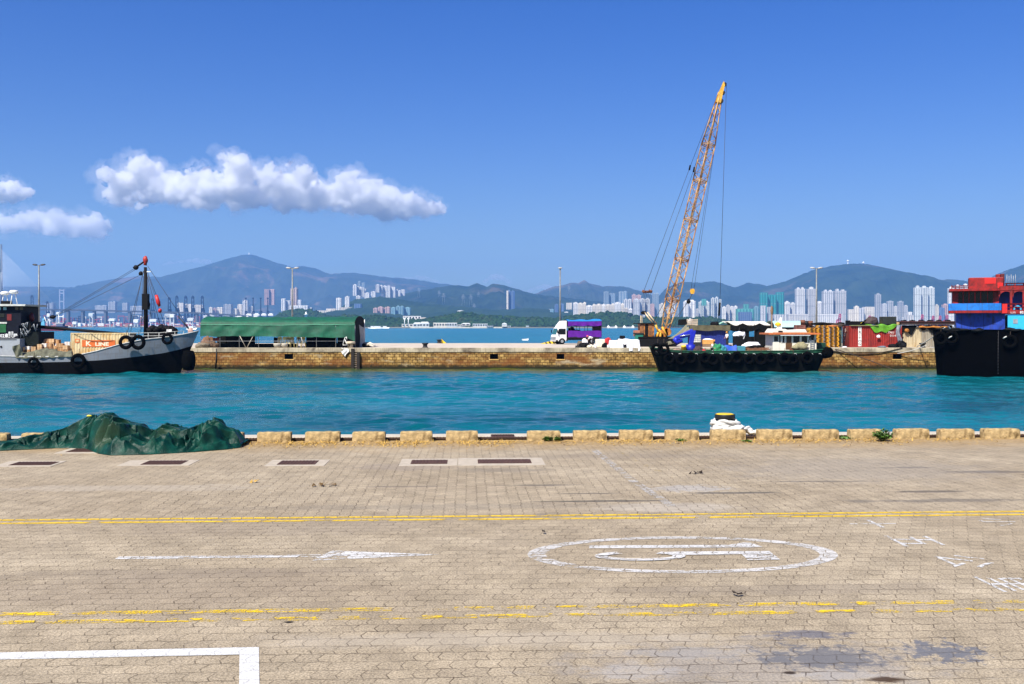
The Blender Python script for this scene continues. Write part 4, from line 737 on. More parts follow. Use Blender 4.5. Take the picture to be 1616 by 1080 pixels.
# ---- cable stayed bridge and viaduct
BD = 4000
BC = mat('bridge_concrete', (.10, .12, .15), .7, var=.1, scale=.05); BCAB = mat('bridge_stay_cable', (.55, .58, .62), .5)
t = thing('cable_stayed_bridge', 'long viaduct with a tall mast and a fan of stay cables at the left', 'bridge', (0, 0, 0))
def deckz(px): return PZ(np.interp(px, [-120, 20, 150, 310, 380, 432], [486.5, 487, 489, 493, 497, 502.5]), BD)
pts = [(PX(px, BD), BD, deckz(px)) for px in range(-110, 434, 8)]
mb = MB()
for (a, b_) in zip(pts[:-1], pts[1:]): mb.add([(a[0], BD - 12, a[2] - 6.2), (b_[0], BD - 12, b_[2] - 6.2), (b_[0], BD + 12, b_[2] - 6.2), (a[0], BD + 12, a[2] - 6.2), (a[0], BD - 14, a[2]), (b_[0], BD - 14, b_[2]), (b_[0], BD + 14, b_[2]), (a[0], BD + 14, a[2])], [(3, 2, 1, 0), (4, 5, 6, 7), (0, 1, 5, 4), (2, 3, 7, 6), (1, 2, 6, 5), (3, 0, 4, 7)])
mb.build('deck', BC, t)
mb = MB(); mb.cyl((PX(2, BD), BD, 0), (PX(2, BD), BD, PZ(430, BD)), 8, 4.6, 14); mb.cyl((PX(2, BD), BD, PZ(430, BD)), (PX(2, BD), BD, PZ(386, BD)), 4.6, 3.2, 14); mb.build('mast', BC, t)
for px in [-60, 30, 60, 84, 108, 131, 149, 167, 205, 238, 275, 311, 328, 348, 365, 388, 410]:
    MB().box(PX(px, BD) - 4.2, BD - 9, .3, PX(px, BD) + 4.2, BD + 9, deckz(px) - 3.3).build('pier', BC, t)
for i in range(26):
    px = 12 + i * 3.35; z = PZ(392 + (26 - i) * 1.7, BD); MB().cyl((PX(2.6, BD), BD - 6, z), (PX(px, BD), BD - 12, deckz(px)), .30, .30, 4).build('stay_cable', BCAB, t)
for i in range(6):
    px = -8 - i * 8; MB().cyl((PX(1.4, BD), BD - 6, PZ(430 - i * 6, BD)), (PX(px, BD), BD - 12, deckz(px)), .2, .2, 4).build('stay_cable', BCAB, t)
mb = MB(); D = 9000
for px in (94.5, 101): mb.box(PX(px, D) - 5, D - 5, 0, PX(px, D) + 5, D + 5, PZ(457, D))
for py in (458.5, 463, 476): mb.box(PX(94.5, D), D - 4, PZ(py, D) - 5, PX(101, D), D + 4, PZ(py, D) + 5)
o = mb.build('bridge_tower', mat('pale_bridge_steel', (.28, .30, .33), .6)); tag(o, 'faint portal tower of a second bridge far behind the viaduct', 'bridge tower')
# ---- quay cranes of the container port
CRB = mat('port_crane_blue', (.006, .012, .035), .7, spec=.1); CRG = mat('port_crane_red', (.38, .05, .09), .6)
def port_crane(px, yt, D, label, m=None, wpx=4.2, tee=False, base=517):
    zt = PZ(yt, D); zb = .5; k = D / F; w = wpx * k / 2; mb = MB(); m = m or CRB; h = zt - zb
    t = thing('port_crane', label, 'port crane', (PX(px, D), D, zb), R(4), 'ship to shore cranes of the container port')
    for sx in (-1, 1):
        for sy in (0, 1): mb.cyl((sx * w * (1.5 if not tee else 1.1), sy * 18, 0), (sx * w * .95, sy * 14, h * .52), 2.3, 1.9, 4)
    mb.box(-w * 1.2, -1, h * .48, w * 1.2, 17, h * .54); mb.box(-w * 1.3, -1, h * .22, w * 1.3, 1, h * .25)
    mb.build('legs', m, t); b = MB()
    if tee:
        b.cyl((-w * .5, 0, h * .5), (-w * .25, 0, h * .97), 1.5, 1.2, 4); b.cyl((w * .5, 0, h * .5), (w * .25, 0, h * .97), 1.5, 1.2, 4); b.box(-w * 1.1, -2, h * .955, w * 1.1, 2, h)
    else:
        for sx in (-1, 1): b.cyl((sx * w * .92, 0, h * .5), (sx * w * .75, -3, h * .93), 2.3, 2.0, 4)
        for q in range(6): z = h * (.56 + q * .065); b.cyl((-w * .85, 0, z), (w * .85, 0, z + (h * .06 if q % 2 else 0)), 1.1, 1.1, 4)
        N = 7; b.tube([(w * .75 * math.cos(math.pi * i / N), -3, h * .93 + h * .06 * math.sin(math.pi * i / N)) for i in range(N + 1)], 2.2, 5); b.box(-w * .75, -4, h * .93, w * .75, -2, h * .955)
    b.build('raised_boom', m, t)
    if not tee: MB().box(-w * .9, 4, h * .5, w * .9, 16, h * .6).build('machine_house', m, t)
for i, (px, yt) in enumerate([(51, 466), (75, 476), (241, 471), (267.5, 469.5), (279.5, 467), (293.5, 467), (304.5, 467), (319.5, 467)]): port_crane(px, yt, 4300, '%s of eight dark blue quay cranes with raised booms beyond the viaduct' % ORD[i])
for i, px in enumerate([388, 399.5, 411.5, 422.5]): port_crane(px, 470, 4500, '%s of four tall thin cranes with tee shaped heads right of the viaduct end' % ORD[i], tee=True, wpx=2.4)
for i, (px, yt) in enumerate([(1325, 496), (1372, 499), (1455, 497), (1472, 499), (1483, 499), (1494, 498)]): port_crane(px, yt, 3350, '%s of six small purple red cranes behind the containers on the right' % ORD[i], CRG, 3.4)
# ---- container stacks, sheds and moored craft below the viaduct: one countless mass
rg = random.Random(21); mbs = {k: MB() for k in ('r', 'b', 'w', 'o', 'g')}
for k in range(420):
    px = rg.uniform(30, 345); D = rg.uniform(3830, 3960); x = PX(px, D); n_ = rg.randint(1, 6); w = rg.choice([6, 12, 12, 24]); q = rg.choice('rrrrbbbbwwoog')
    for j in range(n_): mbs[q if rg.random() < .6 else rg.choice('rbwo')].box(x - w / 2 + rg.uniform(-2, 2), D, .6 + j * 2.7, x + w / 2, D + 8, .6 + j * 2.7 + 2.5)
for k in range(120):
    px = rg.uniform(30, 345); D = rg.uniform(3990, 4080); x = PX(px, D); q = rg.choice('rrrbbbbwwo'); h = rg.uniform(18, 44); w = rg.uniform(5, 13); m_ = mbs[q]
    m_.box(x - w, D, .6, x - w + 1.6, D + 2, h); m_.box(x + w - 1.6, D, .6, x + w, D + 2, h); m_.box(x - w - 1, D, h, x + w + 1, D + 3, h + 2.6)
    if k % 3 == 0: mbs['w'].box(x - w * .5, D - 2, h - 6, x + w * .3, D + 1, h - 1)
BOXC = {'r': (.36, .05, .07), 'b': (.025, .06, .20), 'w': (.72, .72, .70), 'o': (.40, .17, .10), 'g': (.20, .26, .28)}
for q, nm in zip('rbwog', ('red', 'blue', 'white', 'orange', 'grey')):
    o = mbs[q].build('container_stacks', mat('port_container_' + nm, BOXC[q], .6, var=.2, scale=.1)); tag(o, 'countless %s containers stacked under the viaduct' % nm, 'containers', kind='stuff')
for i, (px, w, py) in enumerate([(57, 8, 494), (76, 6, 496), (91, 7, 494), (143, 9, 495.5), (176, 12, 504), (214, 10, 505), (264, 12, 496.5), (271, 9, 497), (241, 14, 505), (300, 12, 503), (117, 8, 509), (125, 6, 511), (327, 14, 503), (377, 10, 500), (403, 8, 500), (335, 6, 499), (390, 3, 500)]):
    D = 3780 - 8 * i; x = PX(px, D); ww = w / 2 / F * D; z = PZ(py, D); b = max(.5, z - 7 - 3 * (i % 2)); ww *= .75; mb = MB(); mb.box(-ww, 0, 0, ww, 14, z - b); mb.prism([(-ww - 1, z - b - .1), (ww + 1, z - b - .1), (ww * .6, z - b + 3), (-ww * .6, z - b + 3)], 0, 14)
    if b > 1: mb.box(-ww * .8, 3, -b, -ww * .6, 9, .05); mb.box(ww * .6, 3, -b, ww * .8, 9, .05)
    o = mb.build('port_shed', WHITE if i % 3 else FC['pale'], loc=(x, D, b)); tag(o, '%s of the white sheds and gantry houses below the viaduct' % ORD[i], 'shed', 'white sheds below the viaduct')
for i, (x0, x1, y0) in enumerate([(388, 397, 495), (400, 409, 494.5), (412, 420, 494.5), (423, 431, 494.5)]):
    D = 4450; mb = MB(); w = (x1 - x0) / F * D; mb.box(-w / 2, 0, 0, w / 2, 16, 8); mb.box(-w * .3, 2, 8, w * .3, 12, 11); o = mb.build('port_shed', WHITE, loc=P((x0 + x1) / 2, y0 + 4, D)); tag(o, '%s of four white machine houses on the tee headed cranes' % ORD[i], 'shed', 'white machine houses')
# ---- low buildings, tents and tanks on the island shore
def shorehouse(x0, x1, yt, yb, D, m, label, roof='flat', cat='shore building', nwin=0):
    w = (x1 - x0) / F * D / 2; zb = max(PZ(yb, D), .5); h = PZ(yt, D) - zb; t = thing('shore_building', label, cat, (PX((x0 + x1) / 2, D), D, zb)); hw = h * (.62 if roof != 'flat' else .93)
    MB().box(-w, 0, 0, w, 10, hw).build('wall', m, t); r = MB()
    if roof == 'flat': r.box(-w - .5, -.6, hw, w + .5, 10.6, h)
    elif roof == 'gable': r.prism([(-w - .8, hw), (w + .8, hw), (w * .75, h), (-w * .55, h)], -.8, 10.8)
    else: r.prism([(-w * 1.05, hw), (w * 1.05, hw), (w * .9, hw + (h - hw) * .4), (0, h), (-w * .9, hw + (h - hw) * .4)], -.8, 10.8)
    r.build('roof', WHITE if roof != 'tin' else FC['pale'], t)
    for i in range(nwin):
        x = -w + 2 * w * (i + .5) / nwin; MB().box(x - w / nwin * .62, -.12, hw * .35, x + w / nwin * .62, .2, hw * .8).build('window', GLASS, t)
SD = 2330
for i, a in enumerate([(634, 652, 511.5, 518, 'flat', 3, 'small white hut behind the two white masts on the island shore'), (652, 664, 509, 518, 'gable', 2, 'cream house left of the bright sloping roof on the shore'), (662, 677, 508, 518, 'gable', 3, 'shore house with the largest bright white sloping roof'), (684, 706, 509.5, 518, 'flat', 5, 'long pale shore building left of its twin'), (705, 721, 509.5, 518, 'flat', 4, 'shorter pale shore building right of its twin'), (722, 734, 512.5, 518, 'flat', 3, 'low white wall building left of the pavilion roof'), (728, 742, 510, 514, 'gable', 2, 'pale pavilion roof above the shore'), (746, 769, 511, 518, 'flat', 6, 'cream shore building right of the pavilion'), (768, 778, 514, 518, 'flat', 3, 'small cream hut right of the cream shore building'), (792, 800, 509.5, 516, 'tent', 0, 'grey domed tent near the right end of the island shore'), (801, 806, 514, 518, 'flat', 1, 'tiny white hut beside the grey domed tent'), (830, 834.5, 514, 517, 'flat', 0, 'tiny bright hut left of the truck on the far shore'), (809, 817, 516, 518.5, 'tent', 0, 'small white tent right of the island beach')]):
    shorehouse(a[0], a[1], a[2], a[3], SD - 6 * i, FC['pale'] if i % 3 else FC['cream'], a[6], a[4], nwin=a[5])
shorehouse(636, 664, 499, 505, 2700, WHITE, 'white terraced building above the shore trees left of centre', 'flat', nwin=6); shorehouse(664, 672, 501, 505, 2700, FC['cream'], 'cream annex beside the white terraced building', 'flat')
o = MB().lathe([(2, -14), (2.2, -4), (9, 2), (9, 4), (.1, 5)], 16).build('water_tank', FC['pale'], loc=P(727, 493, 2500)); tag(o, 'pale green funnel shaped tank above the island trees', 'tank')
for px, l_ in ((638.5, 'left'), (644.5, 'right')):
    D = 2300; mb = MB(); mb.cyl((0, 0, 0), (0, 0, PZ(502, D)), 1.1, .9, 8); mb.box(-2.4, -1, PZ(502, D) - 4, 2.4, 1, PZ(502, D)); o = mb.build('shore_mast', WHITE, loc=(PX(px, D), D, .5)); tag(o, 'white mast on the island shore, %s of two' % l_, 'mast', 'white masts on the shore')
o = MB().lathe([(3.2, 0), (3.0, 9), (4.2, 9.2), (4.2, 10), (2.2, 10.2), (2.2, 13), (.2, 16)], 10).build('lighthouse', WHITE, loc=P(483, 503, 2280)); tag(o, 'little white lighthouse tower in front of the wooded knoll', 'lighthouse')
mb = MB(); mb.box(PX(648, 2290), 2284, -6, PX(800, 2290), 2296, .9); o = mb.build('beach', mat('pale_sand', (.55, .50, .40), .95, scale=.2)); tag(o, 'thin pale strip of beach along the island shore', 'beach', kind='structure')
def smallcraft(px, py, L_, D, hullm, label, cab=True):
    t = thing('motor_boat', label, 'boat', (PX(px, D), D, WZ), 0); w = L_ / 2
    MB().add([(-w, -2, .1), (w * .8, -2, .1), (w * .8, 2, .1), (-w, 2, .1), (-w, -2.3, 2), (w, -.4, 2.6), (w, .4, 2.6), (-w, 2.3, 2)], [(0, 1, 5, 4), (1, 2, 6, 5), (2, 3, 7, 6), (3, 0, 4, 7), (4, 5, 6, 7), (3, 2, 1, 0)]).build('hull', hullm, t)
    if cab: MB().box(-w * .5, -1.5, 2, w * .3, 1.5, 4.6).build('cabin', WHITE, t); MB().box(-w * .6, -1.7, 4.6, w * .4, 1.7, 4.9).build('roof', WHITE, t)
    return t
smallcraft(596, 518, 40, 2050, WHITE, 'white ferry along the far shore right of the green shelter'); smallcraft(608, 518, 18, 2020, WHITE, 'white launch just right of the ferry'); smallcraft(588, 519, 14, 1900, WHITE, 'white launch just left of the ferry')
smallcraft(303, 519.5, 14, 1300, WHITE, 'white speedboat behind the bow of the grey lighter'); smallcraft(829, 538, 9, 330, WHITE, 'tiny white boat on the water left of the truck', False).scale = (.25, .25, .22)
for i, (x0, x1) in enumerate(((958, 974), (983, 1001))):
    D = 2200; w = (x1 - x0) / F * D / 2; t = thing('marina_barge', ('left', 'right')[i] + ' of two barges with white peaked tents below the wooded hill', 'barge', (PX((x0 + x1) / 2, D), D, WZ), 0, 'barges with tents')
    MB().box(-w, -3, .1, w, 6, 2.2).build('hull', FC['cream'], t)
    for s_ in (-1, 1): MB().add([(s_ * w * .75 - 3.4, -3, 2.3), (s_ * w * .75 + 3.4, -3, 2.3), (s_ * w * .75 + 3.4, 4, 2.3), (s_ * w * .75 - 3.4, 4, 2.3), (s_ * w * .75, .5, 7)], [(0, 1, 4), (1, 2, 4), (2, 3, 4), (3, 0, 4), (3, 2, 1, 0)]).build('tent', WHITE, t)
    MB().box(-w * .5, -1, 2.2, w * .5, 3, 4).build('shed', FC['grey'], t)
# ---- derrick ship in the roads, left
t = thing('derrick_barge', 'dark blue barge with red bottom and white derricks beyond the grey lighter', 'barge', (PX(83, 1000), 1000, WZ)); w = 42 / F * 1000 / 2
MB().add([(-w * .95, -3, .05), (w * .9, -3, .05), (w * .9, 3, .05), (-w * .95, 3, .05), (-w, -4, 1.9), (w, -4, 2.2), (w, 4, 2.2), (-w, 4, 1.9)], [(0, 1, 5, 4), (1, 2, 6, 5), (2, 3, 7, 6), (3, 0, 4, 7), (3, 2, 1, 0)]).build('bottom', mat('antifouling_red', (.40, .06, .09), .6), t)
MB().add([(-w, -4, 1.9), (w, -4, 2.2), (w, 4, 2.2), (-w, 4, 1.9), (-w * 1.03, -4.2, 4.4), (w * 1.03, -4.2, 4.9), (w * 1.03, 4.2, 4.9), (-w * 1.03, 4.2, 4.4)], [(0, 1, 5, 4), (1, 2, 6, 5), (2, 3, 7, 6), (3, 0, 4, 7), (4, 5, 6, 7)]).build('hull', mat('hull_dark_blue', (.02, .03, .08), .6), t)
MB().box(w * .35, -2.5, 4.8, w * .85, 2.5, 7.4).build('cabin', mat('hull_grey_blue', (.10, .13, .22), .6), t); MB().box(w * .3, -2.8, 7.4, w * .9, 2.8, 7.9).build('cabin_roof', WHITE, t)
MB().cyl((w * .45, 0, 7), (w * .45, 0, 16), .35).cyl((w * .8, 0, 7), (w * .8, 0, 16), .35).box(w * .42, -.3, 14, w * .83, .3, 14.8).build('mast', WHITE, t)
MB().cyl((-w * .75, 0, 4), (-w * 1.0, 0, 10), .35).cyl((-w * .3, 0, 4), (-w * .62, 0, 14), .4).cyl((-w * .1, 0, 4), (-w * .3, 0, 12), .35).build('derrick', WHITE, t)
MB().prism([(-w * .9, 4.4), (-w * .55, 4.4), (-w * .62, 13), (-w * .7, 13)], -1, 1).build('crane_house', mat('crane_sky_blue', (.12, .42, .62), .6), t)
# ================================================================== STONE PIER
PY0, PY1, PXL, PXR = 109.3, 140.7, -78.0, 47.6
def stone_mat():
    m, n, l, b = nt('stained_stone_blocks'); tc = n.new('ShaderNodeTexCoord').outputs['Object']; sp = n.new('ShaderNodeSeparateXYZ'); l.new(tc, sp.inputs[0])
    cb = n.new('ShaderNodeCombineXYZ'); dn = nz(n, l, tc, 2.6, 5, .65); l.new(ma(n, l, 'MULTIPLY_ADD', dn.outputs[0], .16, ma(n, l, 'ADD', sp.outputs[0], sp.outputs[1])), cb.inputs[0]); dn2 = nz(n, l, mp(n, l, tc, (1, 1, 1), (9, 5, 3)).outputs[0], 2.2, 5, .65); l.new(ma(n, l, 'MULTIPLY_ADD', dn2.outputs[0], .13, sp.outputs[2]), cb.inputs[1])
    br = n.new('ShaderNodeTexBrick'); br.inputs['Scale'].default_value = 1; br.inputs['Brick Width'].default_value = .50; br.inputs['Row Height'].default_value = .31; br.inputs['Mortar Size'].default_value = .030; br.inputs['Mortar Smooth'].default_value = .5
    br.inputs['Color1'].default_value = (.24, .145, .04, 1); br.inputs['Color2'].default_value = (.50, .335, .115, 1); br.inputs['Mortar'].default_value = (.08, .045, .015, 1); l.new(cb.outputs[0], br.inputs['Vector'])
    t = nz(n, l, tc, 1.3, 6, .7); k = ramp(n, [(.38, (.42, .36, .30)), (.62, (1.22, 1.18, 1.12))]); l.new(t.outputs[0], k.inputs[0]); out = mx(n, l, 1, br.outputs[0], k.outputs[0], 'MULTIPLY')
    t2 = nz(n, l, mp(n, l, tc, (.16, 1, .45)).outputs[0], 1.0, 6, .7); k2 = ramp(n, [(.47, (0, 0, 0)), (.62, (.85, .85, .85))]); l.new(t2.outputs[0], k2.inputs[0]); out = mx(n, l, k2.outputs[0], out, (.20, .075, .02))
    t3 = nz(n, l, mp(n, l, tc, (.25, 1, .8), (40, 0, 9)).outputs[0], 1.2, 6, .7); k3 = ramp(n, [(.56, (0, 0, 0)), (.68, (.7, .7, .7))]); l.new(t3.outputs[0], k3.inputs[0]); out = mx(n, l, k3.outputs[0], out, (.50, .42, .27))
    w = nz(n, l, tc, 1.5, 5, .7); zz = ma(n, l, 'MULTIPLY_ADD', w.outputs[0], .9, sp.outputs[2]); r = n.new('ShaderNodeMapRange'); r.inputs[1].default_value = -1.28; r.inputs[2].default_value = -1.60; l.new(zz, r.inputs[0]); out = mx(n, l, r.outputs[0], out, (.025, .022, .010))
    l.new(out, b.inputs['Base Color']); b.inputs['Roughness'].default_value = .9; b.inputs['Specular IOR Level'].default_value = .2
    h = ma(n, l, 'MULTIPLY_ADD', br.outputs['Fac'], -1, t.outputs[0]); bp = n.new('ShaderNodeBump'); bp.inputs['Strength'].default_value = .8; bp.inputs['Distance'].default_value = .06; l.new(h, bp.inputs['Height']); l.new(bp.outputs[0], b.inputs['Normal']); return m
STONE = stone_mat()
PCONC = mat('pier_coping_concrete', (.46, .40, .28), .9, var=.25, scale=.6, stain=(.11, .09, .065), sscale=.5, samt=.46, streak=(.20, .15, .10), bump=.4, bscale=6)
DECKM = mat('pier_deck_concrete', (.50, .43, .34), .9, var=.12, scale=.5, stain=(.34, .28, .21), sscale=.25, samt=.4)
mb = MB(); mb.add([(PXL, PY0 + .25, 0), (PXR, PY0 + .25, 0), (PXR, PY1, 0), (PXL, PY1, 0), (PXL, PY1, -5), (PXR, PY1, -5)], [(0, 1, 2, 3), (3, 2, 5, 4)]); o = mb.build('pier_deck', DECKM); tag(o, 'pale sunlit concrete deck of the stone pier', 'pier deck', kind='structure')
t = thing('stone_pier', 'long yellow stained stone pier wall with a concrete coping', 'pier', (0, 0, 0)); t['kind'] = 'structure'
holes = [(449, 462.5, 559, 568.5), (773, 786, 559, 567.5), (878.5, 890.5, 558.5, 566.5), (1409, 1423, 557, 564)]
hx = [(PX(a, PY0), PX(b, PY0)) for a, b, _, _ in holes]; zt_, zb_ = -.64, -1.22
mb = MB(); xs = [PXL] + [q for h in hx for q in h] + [PXR]
def wq(mb, x0, x1, z0, z1): mb.add([(x0, PY0, z0), (x1, PY0, z0), (x1, PY0, z1), (x0, PY0, z1)], [(0, 1, 2, 3)])
for i in range(0, len(xs), 2): wq(mb, xs[i], xs[i + 1], -5, -.46)
for a, b in hx: wq(mb, a, b, -5, zb_); wq(mb, a, b, zt_, -.46)
mb.add([(PXR, PY0, -5), (PXR, PY1, -5), (PXR, PY1, 0), (PXR, PY0, 0)], [(0, 1, 2, 3)]); mb.build('wall', STONE, t)
mb = MB(); mb.box(PXL, PY0 - .07, -.459, PXR + .05, PY0 + .9, .02); mb.build('coping', PCONC, t, bevel=.04)
for (a, b) in hx:
    mb = MB(); y = PY0 + .9; mb.add([(a, PY0, zb_), (b, PY0, zb_), (b, PY0, zt_), (a, PY0, zt_), (a, y, zb_), (b, y, zb_), (b, y, zt_), (a, y, zt_)], [(5, 4, 7, 6), (0, 1, 5, 4), (3, 2, 6, 7)[::-1], (0, 4, 7, 3), (2, 6, 5, 1)]); dr = mb.build('drain_opening', BLACK, t)
    MB().box(a - .08, PY0 - .05, zb_ - .12, b + .08, PY0 + .3, zb_).build('sill', mat('orange_stained_sill', (.55, .33, .10), .9, var=.3), dr)
mb = MB()
for px in (557, 566): mb.box(PX(px, PY0) - .16, PY0 - .35, -3, PX(px, PY0) + .16, PY0 - .08, -.05 if px < 560 else -.48)
mb.build('fender_timber', mat('tarred_timber', (.02, .015, .012), .85), t); mb = MB()
for i in range(9): z = -.4 - i * .24; mb.box(PX(557, PY0) + .16, PY0 - .22, z, PX(566, PY0) - .16, PY0 - .14, z + .07)
mb.build('ladder_rungs', mat('shell_crusted_iron', (.30, .24, .18), .9, var=.6, scale=12), t)
mb = MB(); mb.tube([(PX(342, PY0), PY0 - .05, -.05), (PX(341.5, PY0), PY0 - .05, -1.2), (PX(340, PY0), PY0 - .05, -2.2)], .07, 5); o = mb.build('wall_crack', DARK); tag(o, 'thin dark pipe running down the pier wall below the green shelter', 'pipe')  # crack in the wall, added as a thin dark tube
# ropes on the wall
def cat(p, q, sag, n=18): p, q = Vector(p), Vector(q); return [p.lerp(q, i / n) - Vector((0, 0, sag * 4 * (i / n) * (1 - i / n))) for i in range(n + 1)]
yy = PY0 - .12
o = MB().tube(cat((PX(1300, yy), yy, PZ(550.5, yy)), (PX(1424, yy), yy, PZ(549, yy)), .62), .05).build('mooring_rope', ROPEB); tag(o, 'dark slack rope hanging along the pier below the red container', 'rope')
o = MB().tube(cat((PX(1318, yy), yy, PZ(551, yy)), (PX(1420, yy - 3), yy - 3, PZ(588, yy - 3)), -.1), .045).build('mooring_rope', ROPEB); tag(o, 'dark rope slanting down the pier wall into the water below the red container', 'rope')
o = MB().tube(cat((PX(1416, yy), yy, PZ(558, yy)), (PX(1462, 108), 108, PZ(545, 108)), .12), .03).build('mooring_rope', ROPEW); tag(o, 'thin pale rope from the rightmost drain opening up to the black bow', 'rope')
o = MB().tube(cat((PX(1447, 110), 110, PZ(547, 110)), (PX(1491, 99), 99, PZ(517, 99)), .15), .05).build('mooring_rope', ROPEW); tag(o, 'taut white mooring rope from the dark bollard up to the blue boat', 'rope')
def small_bollard(px, py, D, lab): 
    o = MB().lathe([(.34, 0), (.30, .05), (.24, .12), (.24, .34), (.36, .40), (.36, .52), (.02, .54)], 14).build('pier_bollard', DARK, loc=(PX(px, D), D, .02)); tag(o, lab, 'bollard')
small_bollard(671, 549, 110.6, 'squat dark bollard on the near edge of the empty pier'); small_bollard(1456, 548, 110.2, 'dark bollard in front of the beige corrugated container')
small_bollard(693, 542, 139, 'dark bollard on the far edge of the empty pier'); o = MB().prism([(0, 0), (.75, 0), (.05, .62)], -.2, .2).build('concrete_wedge', YELLOW, loc=(PX(696, 139.4), 139.4, .01)); tag(o, 'small yellowish wedge leaning on the far pier bollard', 'wedge')
t = thing('striped_ramp', 'yellow and black striped kerb ramp left of the truck', 'ramp', (PX(853, 136.5), 136.5, .01)); L_ = 2.6; H_ = .62
MB().prism([(0, 0), (L_, 0), (L_, H_), (L_ - .2, H_)], -.5, .5).build('ramp_body', YELLOW, t); mb = MB()
for i in range(4):
    x = .75 + i * .5; z = lambda q: max(0, min(H_, q / (L_ - .2) * H_)); mb.add([(x, -.503, .005), (x + .24, -.503, .005), (x + .02, -.503, z(x + .02)), (x - .2, -.503, z(x - .2))], [(0, 1, 2, 3)])
mb.build('black_stripe', BLACK, t)
# ---- street lamps
def lamp(px, D, ytop, heads, lab):
    t = thing('street_lamp', lab, 'street lamp', (PX(px, D), D, 0), 0, 'tall street lamps on the pier'); h = PZ(ytop, D); m = mat('lamp_post_grey', (.18, .19, .19), .5, .3)
    MB().cyl((0, 0, 0), (0, 0, h), .15, .085, 10).cyl((0, 0, 0), (0, 0, 1.2), .2, .19, 10).build('pole', m, t); MB().box(-.5 if heads > 1 else -.12, -.05, h - .03, .5 if heads > 1 else .12, .05, h + .05).build('bracket', m, t)
    for s_ in ((-1, 1) if heads > 1 else (0,)):
        x = s_ * .38; M_ = MB(); M_.T = Matrix.Translation((x, -.1 if not s_ else 0, h + .06)) @ Matrix.Rotation(-s_ * .12, 4, 'Y')
        M_.blob((s_ * .12, 0, 0), (.36 if s_ else .30, .17, .12), 1, .03, 1, 2).build('lamp_head', mat('lamp_head_grey', (.05, .05, .055), .5) if px < 100 else mat('lamp_head_pale', (.42, .43, .42), .45), t)
lamp(61.5, 128, 419, 2, 'tall dark street lamp with two heads behind the grey lighter'); lamp(461.5, 127, 424, 2, 'tall grey street lamp with two heads behind the green shelter'); lamp(884, 134, 424, 1, 'tall grey street lamp with one head behind the truck'); lamp(1288.5, 128, 424, 2, 'tall grey street lamp with two heads behind the containers')
# ---- generic heap
def heap(name, px, D, w, d, h, m, lab, cat_, seed=0, z=0.0, amp=.55, fr=2.2, n_=3):
    mb = MB(); rg = random.Random(seed)
    for i in range(n_): k = rg.uniform(.6, 1) if i else 1; mb.blob((rg.uniform(-.3, .3) * w * (i > 0), rg.uniform(-.3, .3) * d * (i > 0), h * .40 * k), (w * .5 * k, d * .5 * k, h * .60 * k), seed + i, amp, fr, 3, flat=-h * .40 * k)
    o = mb.build(name, m, loc=(PX(px, D), D, z)); return tag(o, lab, cat_)
# ---- green shelter
GT = mat('green_shelter_tarpaulin', (.004, .095, .048), .65, var=.32, scale=1.2, stain=(.010, .060, .035), sscale=.8, samt=.45, streak=(.004, .045, .022), bump=.3, bscale=3, stretch=(.5, 1, 1))
SX0 = PX(316.5, 110.6); SL = PX(560, 110.6) - SX0; SDp = 7.4
t = thing('market_shelter', 'long barrel roofed shelter of green tarpaulin on the pier', 'shelter', (SX0, 110.6, .02))
def arch(b): a = math.pi * b; return (SDp / 2 - SDp / 2 * math.cos(a), 2.5 + 1.02 * math.sin(a) ** .8)
def froof(a, b):
    x = a * SL; y, z = arch(b); rib = abs(math.sin(a * math.pi * 9)); return (x, y, z - .07 * rib * math.sin(math.pi * b) - .05 * math.sin(math.pi * a) + .05 * mnoise.noise(Vector((x * .8, y, 3))))
mb = MB(); mb.grid(froof, 110, 22, flip=False); rf = mb.build('roof_cover', GT, t)
def fdr(a, b):
    x = a * SL; bot = 1.13 + .10 * math.sin(a * 3 + 1) + .09 * mnoise.noise(Vector((x * .9, 0, 0))) + .05 * abs(math.sin(a * 26)) + (.0 if a < .95 else -.35 * (a - .95) / .05); z = 2.5 * b + bot * (1 - b)
    return (x, -.05 - .16 * (1 - b) + .07 * math.sin(x * 2.1 + .6 * (1 - b) * 3 + x * .5) * (1 - b * .7) + .05 * mnoise.noise(Vector((x * 1.5, b * 2, 5))), z)
mb = MB(); mb.grid(fdr, 150, 12); mb.build('front_curtain', GT, t)
mb = MB(); mb.tube([(i / 10 * SL, -.07, 2.51 + .03 * math.sin(i)) for i in range(11)], .035, 5); mb.build('lit_eave_line', mat('pale_lit_eave_green', (.10, .36, .22), .6), t)  # eave catching the light, coloured paler along a thin tube
mb = MB(); mb.grid(lambda a, b: (a * SL, SDp + .05, 2.5 * b + 1.25 * (1 - b)), 30, 3); mb.build('rear_curtain', mat('dark_green_rear', (.01, .07, .04), .7), t)
NETB = mat('black_netting', (.005, .0055, .005), .85, spec=.1)
mb = MB(); mb.prism([arch(i / 16)[:] for i in range(17)] + [(SDp, 0), (SDp, 0), (0, .0)], SL - .06, SL + .02, 'x'); mb.build('end_wall', NETB, t)
mb = MB(); mb.prism([(3.2, 0), (7.1, 0), (7.1, 2.2), (4.6, 2.3), (2.6, 2.55), (3.5, 1.2)], SL + .04, SL + .09, 'x'); mb.build('grey_panel', mat('grey_sheet', (.34, .33, .29), .8, var=.25), t)
MB().cyl((SL + .35, 4.9, 0), (SL + .35, 4.9, 3.15), .05, .05, 6).build('white_pole', WHITE, t)
for i in range(9):
    x = SL * i / 8
    for y in (0, SDp): MB().cyl((x + .02, y, 0), (x + .02, y, 2.5), .03, .03, 5).build('post', STEEL, t)
MB().cyl((0, 0, .72), (SL, 0, .72), .02, .02, 5).build('rail', STEEL, t)
